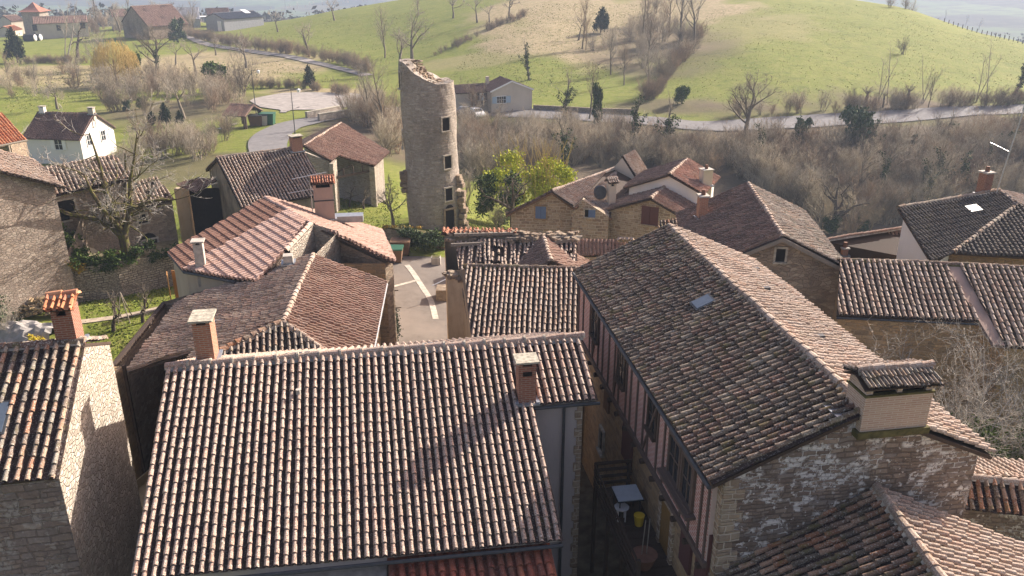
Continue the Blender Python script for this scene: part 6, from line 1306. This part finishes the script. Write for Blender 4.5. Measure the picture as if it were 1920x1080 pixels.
plant('multi2', 'olive_bush', 'grey-green bushy shrub at the left edge above the near roof', 'bush', p=at(5, 645, 0), h=2.6)
clump(thing('olive_foliage', 'grey-green leafy shrub at the far left edge below the windowless wall', 'bush'), 'foliage', [((at(2, 600, 1.0).x - .3, at(2, 600, 1).y, 1.0 + i * .35), (1.0, 1.0, .7)) for i in range(4)], 420, .07, 'laurel', 43, .2)
for px_, lb in (((213, 622), 'leaning leafless fruit tree beside the swing frame'), ((268, 606), 'leafless fruit tree at the edge of the barn shadow')): plant('gnarl0', 'garden_fruit_tree', lb, 'tree', px=px_, h=2.6)
sw = thing('swing_frame', 'thin wooden A-frame on the garden lawn', 'frame'); c = G(236, 606); m = MB()
for dx in (-.35, .35): m.tube([c + V(dx, -.2, 0), c + V(0, 0, 1.9)], .03, 5)
m.tube([c + V(0, .9, 0), c + V(0, 0, 1.9)], .03, 5); m.build('poles', M['woodg'], sw)
dr = thing('orange_door', 'orange wooden double door ajar on the side of the red tiled house', 'door'); c = at(318, 545, 1.3); m = MB(); m.box(c, .7, .05, 2.2, V(.4, -1, 0)); m.build('leaf', M['woodo'], dr); m = MB(); m.box(c + V(.35, .4, 0), .6, .05, 2.2, V(1, -.4, 0)); m.build('leaf', M['woodo'], dr)
# street furniture and planting
st = thing('street_lamp', 'black lantern street lamp on the tower lawn beside the small forked tree', 'street lamp'); c = G(632, 388); m = MB(); m.tube([c, c + V(0, 0, 2.6)], .045, 8); m.build('post', M['dgrey'], st); m = MB(); m.tube([c + V(0, 0, 2.6), c + V(0, 0, 2.65), c + V(0, 0, 3.0), c + V(0, 0, 3.15)], [.08, .12, .2, .03], 6); m.build('lantern', M['dgrey'], st)
def bin_(nm, lb, c, body_m, lid_m, a=V(1, 0, 0), s=1.0):
    t_ = thing(nm, lb, 'bin'); m = MB(); b = V(-a.y, a.x, 0); z0, z1 = c.z + .12, c.z + 1.0 * s
    lo_ = [c + a * i * .55 * s + b * j * .42 * s + V(0, 0, .12) for i, j in ((-1, -1), (1, -1), (1, 1), (-1, 1))]; hi = [c + a * i * .66 * s + b * j * .5 * s + V(0, 0, 1.0 * s) for i, j in ((-1, -1), (1, -1), (1, 1), (-1, 1))]
    for k in range(4): m.face((lo_[k], lo_[(k + 1) % 4], hi[(k + 1) % 4], hi[k]))
    m.face(lo_[::-1]); m.face(hi); bd = m.build('body', body_m, t_); m = MB(); m.box(c + V(0, 0, 1.06 * s), 1.38 * s, 1.06 * s, .1, a); m.build('lid', lid_m, t_)
    for k in range(4): m = MB(); q = lo_[k] - V(0, 0, .05); m.tube([q - b * .03, q + b * .03], .08, 8); m.build('wheel', M['rubber'], t_)
    return t_
bin_('wheelie_bin', 'brown bin with pale label at the pink roof corner', G(738, 492), M['woodb'], M['green']); bin_('wheelie_bin', 'dark bin behind the clipped ivy hedge at the top of the street', G(752, 478), M['woodb'], M['woodb'])
bin_('roadside_bin', 'brown roadside container beside the open shelter', G(482, 236), M['woodb'], M['dgrey'], s=1.5); bin_('roadside_bin', 'beige-fronted roadside container, middle of the row', G(492, 235), M['cream'], M['dgrey'], s=1.5); bin_('roadside_bin', 'dark green roadside container at the right end of the row', G(503, 234), M['green'], M['green'], s=1.6)
for lb, cs_, k in (('clipped ivy hedge on the left of the street end', ((768, 468), (783, 470)), 'laurel'), ('clipped round ivy hedge beside the ruined house corner', ((805, 474), (823, 476)), 'laurel')):
    t_ = thing('street_hedge', lb, 'hedge'); cc_ = [G(*c_) for c_ in cs_]; cs2 = [((c_.x + rnd.uniform(-.5, .5), c_.y + rnd.uniform(-.4, .4), c_.z + rnd.uniform(.4, 1.5)), (.7, .7, .45)) for c_ in cc_ for _ in range(4)]; clump(t_, 'foliage', cs2, 420, .07, k, 50 + len(lb), .5)
lw = thing('street_wall', 'low mossy stone wall closing the top of the street', 'wall'); a_, b_ = G(725, 452), G(835, 470); m = MB(); m.box((a_ + b_) / 2 + V(0, .3, .45), (b_ - a_).length + .4, .4, 1.1, b_ - a_); m.build('wall', S_['rubble'], lw); m = MB(); m.box((a_ + b_) / 2 + V(0, .3, 1.03), (b_ - a_).length + .4, .5, .08, b_ - a_); m.build('coping', M['mossm'], lw)
clump(lw, 'moss_growth', [((a_.x + .6 * i, a_.y - .02 * i, a_.z + 1.1), (.35, .3, .15)) for i in range(5)], 130, .06, 'autumn', 60)
pb2 = thing('planter_box', 'pale stone planter standing by the ruined house corner', 'planter'); c = G(818, 497); m = MB(); m.box(c + V(0, 0, .3), .62, .5, .6); m.build('box', M['conc'], pb2); m = MB(); m.box(c + V(0, 0, .61), .5, .38, .03); m.build('soil', M['mossm'], pb2)
cy = thing('conifer_shrub', 'dark green upright shrub at the left side of the street', 'bush'); c = G(740, 640); clump(cy, 'foliage', [((c.x, c.y, c.z + .5 + i * .3), (.5 - .04 * i, .5 - .04 * i, .45)) for i in range(5)], 420, .05, 'cedar', 61, .5)
cy = thing('small_round_shrub', 'little bright green shrub next to the dark upright one', 'bush'); c = G(742, 652); clump(cy, 'foliage', [((c.x + .1, c.y - .9, c.z + .4), (.32, .32, .35))], 420, .045, 'green', 62, .5)
vine = thing('wall_vine', 'yellowing climbing plant on the side wall above the street', 'climber'); cs = [((at(718, 600 + 6 * i, 2).x - .15 + rnd.uniform(-.2, .1), at(718, 600 + 6 * i, 2).y, 2.6 - .25 * i + rnd.uniform(-.3, .3)), (.4, .5, .35)) for i in range(10)]; clump(vine, 'foliage', cs, 170, .07, 'autumn', 63, .3)
cs = [((at(718, 610 + 6 * i, 2).x - .2 + rnd.uniform(-.2, .1), at(718, 610 + 6 * i, 2).y - .2, 2.2 - .25 * i), (.35, .5, .3)) for i in range(7)]; clump(vine, 'foliage', cs, 130, .06, 'green', 64, .3)
np_ = thing('trained_tree', 'leafless espaliered tree with bare arms on the street wall', 'tree'); c = at(724, 600, 1.5); m = MB(); m.tube([V(c.x, c.y, 0), V(c.x, c.y, 2.0), V(c.x, c.y + .6, 4.0)], [.08, .07, .04], 6)
for z, l in ((2.0, .8), (3.0, .7), (3.6, .5)): m.tube([V(c.x - .1, c.y + .3, z), V(c.x + l, c.y + .3, z + .1)], [.05, .03], 5)
m.build('trunk', BARK['dark'], np_)
ty = thing('stone_trough', 'dark stone trough and stair against the sandstone house wall', 'trough'); c = G(822, 560); m = MB(); m.box(c + V(.3, 0, .35), .8, 1.0, .8); m.build('basin', S_['rubble'], ty); m = MB(); m.tube([c + V(-.3, -.6, 1.1), c + V(.8, .4, 1.3)], .03, 6); m.build('rail', M['steel'], ty)
# alley: deck, fence, table, chair, pot
dk = thing('wooden_deck', 'dark wooden deck in the alley with slatted railing', 'deck'); zD = 4.4
p0, p1, p2, p3 = at(1200, 905, zD), at(1122, 915, zD), at(1190, 1075, zD), at(1268, 1035, zD)
s_of = lambda p: (p - Ab).dot(Dv)
s0_, s1_ = 7.2, 11.6; m = MB(); nb = 14
for i in range(nb): m.box(wp(s0_ + (i + .5) * (s1_ - s0_) / nb, .62, zD - .04), (s1_ - s0_) / nb - .02, 1.25, .05, Dv)
m.build('boards', M['wood'], dk); m = MB()
for s in (s0_, s0_ + 1.5, s0_ + 3, s1_): 
    for o_ in (1.2,): m.box(wp(s, o_, zD / 2 + .4), .1, .1, zD + .9, Dv)
m.box(wp(s0_, .15, zD / 2 + .4), .1, .1, zD + .9, Dv)
m.build('posts', M['wood'], dk); m = MB()
for k in range(4):
    z = zD + .15 + k * .24; m.box(wp((s0_ + s1_) / 2, 1.26, z), s1_ - s0_, .03, .11, Dv); m.box(wp(s0_ - .02, .65, z), .03, 1.2, .11, Dv)
m.build('railing', M['wood'], dk)
tb_ = thing('garden_table', 'pale square garden table standing on the wooden deck', 'table'); c = wp(8.6, .62, zD); m = MB(); m.box(c + V(0, 0, .74), .74, .74, .03, Dv); m.build('tabletop', M['pale'], tb_)
m = MB(); m.box(c + V(0, 0, .715), .80, .80, .02, Dv); m.build('rim', M['black'], tb_)
for i in (-1, 1):
    for j in (-1, 1): m = MB(); q = c + Dv * i * .3 - Lb * j * .3; m.tube([q, q + V(0, 0, .71)], .02, 6); m.build('leg', M['black'], tb_)
cr_ = thing('white_chair', 'white plastic chair pushed under the garden table', 'chair'); c = wp(8.85, .85, zD); m = MB(); m.tube([c + V(0, 0, .42), c + V(0, 0, .46)], [.2, .22], 12); m.build('seat', M['whitep'], cr_)
for a in range(4): m = MB(); q = c + V(.15 * math.cos(a * 1.57 + .8), .15 * math.sin(a * 1.57 + .8), 0); m.tube([q, q + V(0, 0, .43)], .018, 5); m.build('leg', M['whitep'], cr_)
yb = thing('yellow_bucket', 'yellow bucket standing beside the white chair', 'bucket'); c = wp(9.15, .4, zD); m = MB(); m.tube([c, c + V(0, 0, .34)], [.12, .16], 12); m.build('body', M['yellow'], yb)
pt = thing('plant_pot', 'round terracotta pot with two bare canes on the wooden deck', 'plant pot'); c = wp(10.9, .8, zD); m = MB(); m.tube([c, c + V(0, 0, .1), c + V(0, 0, .38), c + V(0, 0, .42)], [.2, .24, .33, .36], 16); m.build('pot', M['pot'], pt); m = MB(); m.tube([c + V(.05, 0, .3), c + V(.1, .1, 1.5)], .015, 5); m.tube([c + V(-.08, 0, .3), c + V(-.05, -.1, 1.6)], .015, 5); m.build('canes', M['woodg'], pt)
strip('alley', [(2.9, 34), (3.0, 30), (3.0, 24), (2.9, 18), (2.5, 12), (2.5, 6)], 1.9, plain('alley_dirt', (.14, .12, .08), .95, .4, 2), .06)
# flatbed truck in the yard
tk = thing('flatbed_truck', 'beige flatbed truck with dropped sides parked between the two near houses', 'truck')
tc_ = V(-13.35, 26.3, -.1); ta_ = V(.30, 1, 0).normalized(); tbv = V(ta_.y, -ta_.x, 0)
def tbx(mb, u_, v_, z, su, sv, sz, m_=0): mb.box(tc_ + ta_ * u_ + tbv * v_ + V(0, 0, z), su, sv, sz, ta_, m_)
m = MB(); tbx(m, 0, 0, 1.02, 3.3, 1.9, .08); m.build('bed', M['truck'], tk); m = MB()
for s in (-1, 1): tbx(m, 0, s * .98, 1.22, 3.3, .05, .38)
tbx(m, 1.65, 0, 1.35, .06, 1.98, .7); tbx(m, -1.65, 0, 1.2, .05, 1.98, .36); m.build('bed_sides', M['truck'], tk)
m = MB(); tbx(m, -.1, 0, .78, 4.8, .8, .2); m.build('chassis', M['dgrey'], tk)
m = MB(); tbx(m, 2.55, 0, 1.15, 1.45, 1.85, 1.0); tbx(m, 2.45, 0, 1.85, 1.05, 1.7, .55); cbn = m.build('cab', M['whitep'], tk)
m = MB(); tbx(m, 2.45, 0, 1.87, 1.09, 1.5, .36); tbx(m, 2.45, 0, 1.86, .8, 1.74, .34); m.build('windows', M['glass'], cbn)
m = MB(); tbx(m, 1.75, -.8, 1.6, .07, .07, 1.3); tbx(m, 1.75, .8, 1.6, .07, .07, 1.3); tbx(m, 1.75, 0, 2.2, .07, 1.7, .07); m.build('headboard_frame', M['steel'], tk)
for u_ in (-.95, 2.6):
    for s in (-1, 1):
        c = tc_ + ta_ * u_ + tbv * s * .82 + V(0, 0, .42); m = MB(); m.tube([c - tbv * .12, c + tbv * .12], .42, 20); wh = m.build('wheel', M['rubber'], tk); m = MB(); m.tube([c - tbv * .13, c + tbv * .13], .22, 14); m.build('rim', M['truck'], wh)
# near right: bare shrub over the long roof and green bushes
t_ = thing('bare_climbing_shrub', 'pale tangled leafless shrub in front of the long pale roof at the right', 'shrub')
g = TreeGen(91); P = dict(lv=3, n=[5, 4, 4, 3], k=[9, 7, 5], f0=[.15, .2, .2], sp=[(20, 55), (25, 65), (30, 70)], lr=[.5, .5, .5], rr=[.5, .55, .6], up=.05, gn=.3, rmin=.008, lift=.12, tw=1); c = V(16.2, 26.6, 0)
for i in range(30): a = g.r.uniform(0, 6.28); q = g.r.uniform(.2, 1.5); g.branch(np.array([c.x + q * 1.3 * math.cos(a), c.y + q * .7 * math.sin(a), .1]), np.array([math.cos(a) * .42 + .05, math.sin(a) * .2, 1.]), g.r.uniform(4.6, 6.6), .075, 0, P)
v, f = g.arrays(0); npmesh('stems', v, f, BARK['fig'], t_); v, f = g.arrays(1); npmesh('twigs', v, f, BARK['fig'], t_)
c = at(1880, 812, 4.6); t_ = thing('ivy_bush', 'glossy green ivy bush beside the stone gable at the right edge', 'bush'); clump(t_, 'foliage', [((c.x + rnd.uniform(-1.6, 2.2), c.y + rnd.uniform(-.8, 1.2), 4.2 + rnd.uniform(-1.4, .5)), (.75, .75, .6)) for _ in range(26)], 330, .065, 'green', 70, .3)
c = at(1912, 945, 5.2); t_ = thing('ivy_growth', 'green ivy spilling over the low wall at the bottom right edge', 'ivy'); clump(t_, 'foliage', [((c.x + rnd.uniform(-.1, 1.0), c.y + rnd.uniform(-.3, .3), 5.0 + rnd.uniform(-.6, .3)), (.4, .35, .3)) for _ in range(8)], 200, .06, 'green', 71, .3)
# open shelter, lamp posts, parapets, cars, hay bales
sh2, g2_ = gable('open_shelter', 'open timber shelter with tiled roof on posts beside the road', 'shelter', at(432, 195.5, -1.2), at(476, 198, -1.2), 2.2, 2.4, 26, 26, -1.5, M['wood'], 'chest', 'chest', 0, .2, .1, 'chest')
for o_ in list(sh2.children):
    if o_.name.startswith('wall'): bpy.data.objects.remove(o_)
for s_ in (.4, 3.3, 5.6):
    for w_ in (1.9, -2.0):
        q = g2_['A'] + g2_['D'] * min(s_, (g2_['B'] - g2_['A']).length - .3) + g2_['L'] * w_; m = MB(); m.box(V(q.x, q.y, (g2_['lA'].z - 4.9) / 2), .2, .2, g2_['lA'].z + 4.9, g2_['D']); m.build('post', M['wood'], sh2)
q = (g2_['A'] + g2_['B']) / 2; m = MB(); m.box(V(q.x, q.y, -4.6), 6.5, 4.4, .35, g2_['D']); m.build('plinth', M['conc'], sh2)
for px_, h_, lb in (((483, 236), 8, 'tall thin lamp post beside the roadside containers'), ((555, 268), 7, 'lamp post at the inside of the road bend')):
    t_ = thing('lamp_post', lb, 'lamp post'); c = G(*px_); m = MB(); m.tube([c, c + V(0, 0, h_)], [.07, .04], 8); m.tube([c + V(0, 0, h_ - .1), c + V(.9, .3, h_)], .03, 6); m.build('post', M['dgrey'], t_); m = MB(); q = c + V(.9, .3, h_ - .15); m.tube([q + V(0, 0, .12), q, q - V(0, 0, .35)], [.04, .26, .16], 8); m.build('lamp_head', M['whiteg'], t_)
for (a_, b_, h_, lb) in (((575, 224), (640, 211), 1.0, 'far stone parapet of the road bridge'), ((598, 229), (660, 219), 1.1, 'near stone parapet of the road bridge')):
    t_ = thing('bridge_parapet', lb, 'parapet'); A, B = G(*a_), G(*b_); m = MB(); m.box((A + B) / 2 + V(0, 0, h_ / 2 - .1), (B - A).length, .4, h_ + .4, B - A); m.build('wall', S_['tower'], t_); m = MB(); m.box((A + B) / 2 + V(0, 0, h_ + .12), (B - A).length + .1, .5, .1, B - A); m.build('coping', M['cap'], t_)
def car(nm, lb, c, a, col):
    t_ = thing(nm, lb, 'car'); a = a.normalized(); b = V(-a.y, a.x, 0)
    prof = [(-2.0, .35), (-2.05, .8), (-1.6, .95), (-1.05, 1.42), (.45, 1.45), (1.15, .98), (1.9, .85), (2.1, .6), (2.05, .35)]; m = MB()
    P_ = lambda s, i, k=1.0: c + a * prof[i][0] + b * s * (.84 if prof[i][1] < 1.1 else .66) + V(0, 0, prof[i][1])
    n_ = len(prof)
    for i in range(n_ - 1): m.face((P_(-1, i), P_(-1, i + 1), P_(1, i + 1), P_(1, i)))
    for s in (-1, 1): m.face([P_(s, i) for i in range(n_)][::s])
    m.build('body', col, t_); m = MB()
    for s in (-1, 1): m.face([c + a * x + b * s * (.80 + (0 if z < 1.1 else -.115)) + V(0, 0, z) for x, z in ((-1.35, 1.02), (-.95, 1.34), (.35, 1.36), (.95, 1.0))][::s])
    for (x0, z0, x1, z1) in ((-1.52, 1.02, -1.12, 1.38), (1.08, 1.04, .52, 1.42)): m.face([c + a * x0 + b * -.7 + V(0, 0, z0 + .02), c + a * x0 + b * .7 + V(0, 0, z0 + .02), c + a * x1 + b * .62 + V(0, 0, z1 + .02), c + a * x1 - b * .62 + V(0, 0, z1 + .02)])
    m.build('windows', M['glass'], t_)
    for u_ in (-1.3, 1.3):
        for s in (-1, 1): q = c + a * u_ + b * s * .78 + V(0, 0, .33); m = MB(); m.tube([q - b * .1, q + b * .1], .33, 14); m.build('wheel', M['rubber'], t_)
    return t_
car('silver_car', 'silver car parked beside the tower at the road', G(874, 219) + V(0, 0, .25), V(1, -.25, 0), M['sheet']); car('white_car', 'small white car driving on the valley road', G(893, 222) + V(0, 0, .25), V(.5, -1, 0), M['whitep'])
for px_, lb in (((62, 77), 'left wrapped hay bale in front of the farmhouse'), ((72, 76), 'right wrapped hay bale in front of the farmhouse')):
    t_ = thing('hay_bale', lb, 'hay bale', 'wrapped hay bales'); c = G(*px_); m = MB(); m.tube([c + V(-2.6, 0, 1), c + V(.9, 0, 1)], 1.05, 14); m.build('bale', M['black'], t_); m = MB(); m.tube([c + V(.9, 0, 1), c + V(1.15, 0, 1)], [1.05, .8], 14); m.build('wrap_end', M['whitep'], t_)
t_ = thing('wire_fence', 'row of wooden fence posts along the right-hand crest', 'fence'); q = [G(1770, 42), G(1850, 66), G(1925, 86)]; m = MB()
for i in range(18):
    p = q[0].lerp(q[1], i / 9) if i < 9 else q[1].lerp(q[2], (i - 9) / 9); p.z = gz(p.x, p.y); m.box(p + V(0, 0, .5), .14, .14, 1.3)
m.build('posts', M['wood'], t_)
t_ = thing('road_wall', 'low dark stone wall along the road below the bungalow lawn', 'wall'); A, B = G(1000, 206), G(1190, 214); m = MB()
for i in range(20):
    p = A.lerp(B, (i + .5) / 20); p.z = gz(p.x, p.y); m.box(p + V(0, 0, .35), (B - A).length / 20 + .02, .4, 1.0, B - A)
m.build('wall', S_['dry'], t_)
t_ = thing('utility_pole', 'wooden utility pole right of the farmhouse', 'pole'); c = G(185, 60); m = MB(); m.tube([c, c + V(0, 0, 12)], [.25, .18], 8); m.build('pole', M['wood'], t_)
t_ = thing('utility_pole', 'dark utility pole on the crest above the meadow', 'pole'); c = G(535, 14); m = MB(); m.tube([c, c + V(0, 0, 12)], [.25, .18], 8); m.build('pole', M['wood'], t_)
t_ = thing('stone_pile', 'heap of rubble stones in front of the open bay barn', 'stone pile'); c = G(655, 345); m = MB()
for k in range(60): m.box(c + V(rnd.uniform(-2.2, 2.2), rnd.uniform(-.5, .5), rnd.uniform(0, .5)), rnd.uniform(.25, .5), rnd.uniform(.2, .4), rnd.uniform(.15, .3), V(rnd.uniform(-1, 1), 1, rnd.uniform(-.3, .3)))
m.build('stones', S_['rubble'], t_)
for px_, h_, lb in (((648, 332), 1.6, 'round clipped shrub on the left in front of the open barn bay'), ((672, 330), 1.5, 'square clipped box shrub in front of the open barn bay'), ((686, 322), 1.9, 'rightmost clipped shrub in front of the open barn bay')): plant('cedar', 'clipped_shrub', lb, 'bush', px=px_, h=h_)
# ------------------------------------------------------------------ grass and haze
g = TreeGen(99); pts = []
for (pxp, n_) in (([(640, 350), (745, 330), (755, 430), (720, 440), (640, 400)], 2600), ([(150, 560), (320, 520), (320, 600), (240, 700), (170, 640)], 3200), ([(870, 380), (940, 390), (950, 430), (865, 430)], 700)):
    for (x, y, z, s, k) in scatter(pxp, n_, ['multi0'], .5, 1.2, n_): g.leaf.append((np.array([x, y, z + .2]), .08 * s))
v, f = g.leaf_arrays(); tag(npmesh('grass_tufts', v, f, m_leaf('blade', [(.10, .14, .02), (.16, .19, .03), (.22, .24, .05), (.07, .10, .02)])), 'green tufts of grass on the lawns around the tower and garden', 'grass', kind='stuff')
g = TreeGen(98)
for (pxp, n_, s_) in (([(840, 150), (900, 60), (1010, 8), (1230, 6), (1200, 120), (1010, 190)], 9000, .13), ([(1240, 190), (1330, 20), (1600, 8), (1900, 80), (1990, 190), (1600, 205)], 11000, .11), ([(300, 130), (520, 115), (640, 150), (480, 172), (300, 165)], 2500, .16), ([(420, 75), (560, 40), (800, 20), (820, 100), (700, 130)], 4000, .13), ([(10, 130), (250, 120), (240, 180), (10, 215)], 2500, .16)):
    for (x, y, z, s, k) in scatter(pxp, n_, ['multi0'], .5, 1.2, n_): g.leaf.append((np.array([x, y, z + .2]), s_ * s))
v, f = g.leaf_arrays(); tag(npmesh('meadow_tussocks', v, f, m_leaf('tussock', [(.14, .17, .03), (.20, .22, .04), (.28, .26, .10), (.12, .14, .03), (.30, .27, .13)])), 'rough tussocks of grass over the hillside meadows', 'grass', kind='stuff')
hz = MB(); hz.box((0, 830, -34), 3800, 2000, 116); ho = hz.build('haze', []); tag(ho, 'thin blue haze over the valley', 'haze', kind='stuff')
hm = bpy.data.materials.new('haze_air'); hm.use_nodes = True; n = hm.node_tree; n.nodes.clear(); o_ = n.nodes.new('ShaderNodeOutputMaterial'); v_ = n.nodes.new('ShaderNodeVolumePrincipled')
v_.inputs['Color'].default_value = (.62, .78, 1, 1); v_.inputs['Density'].default_value = .00036; v_.inputs['Anisotropy'].default_value = .1; n.links.new(v_.outputs[0], o_.inputs['Volume']); ho.data.materials.append(hm)
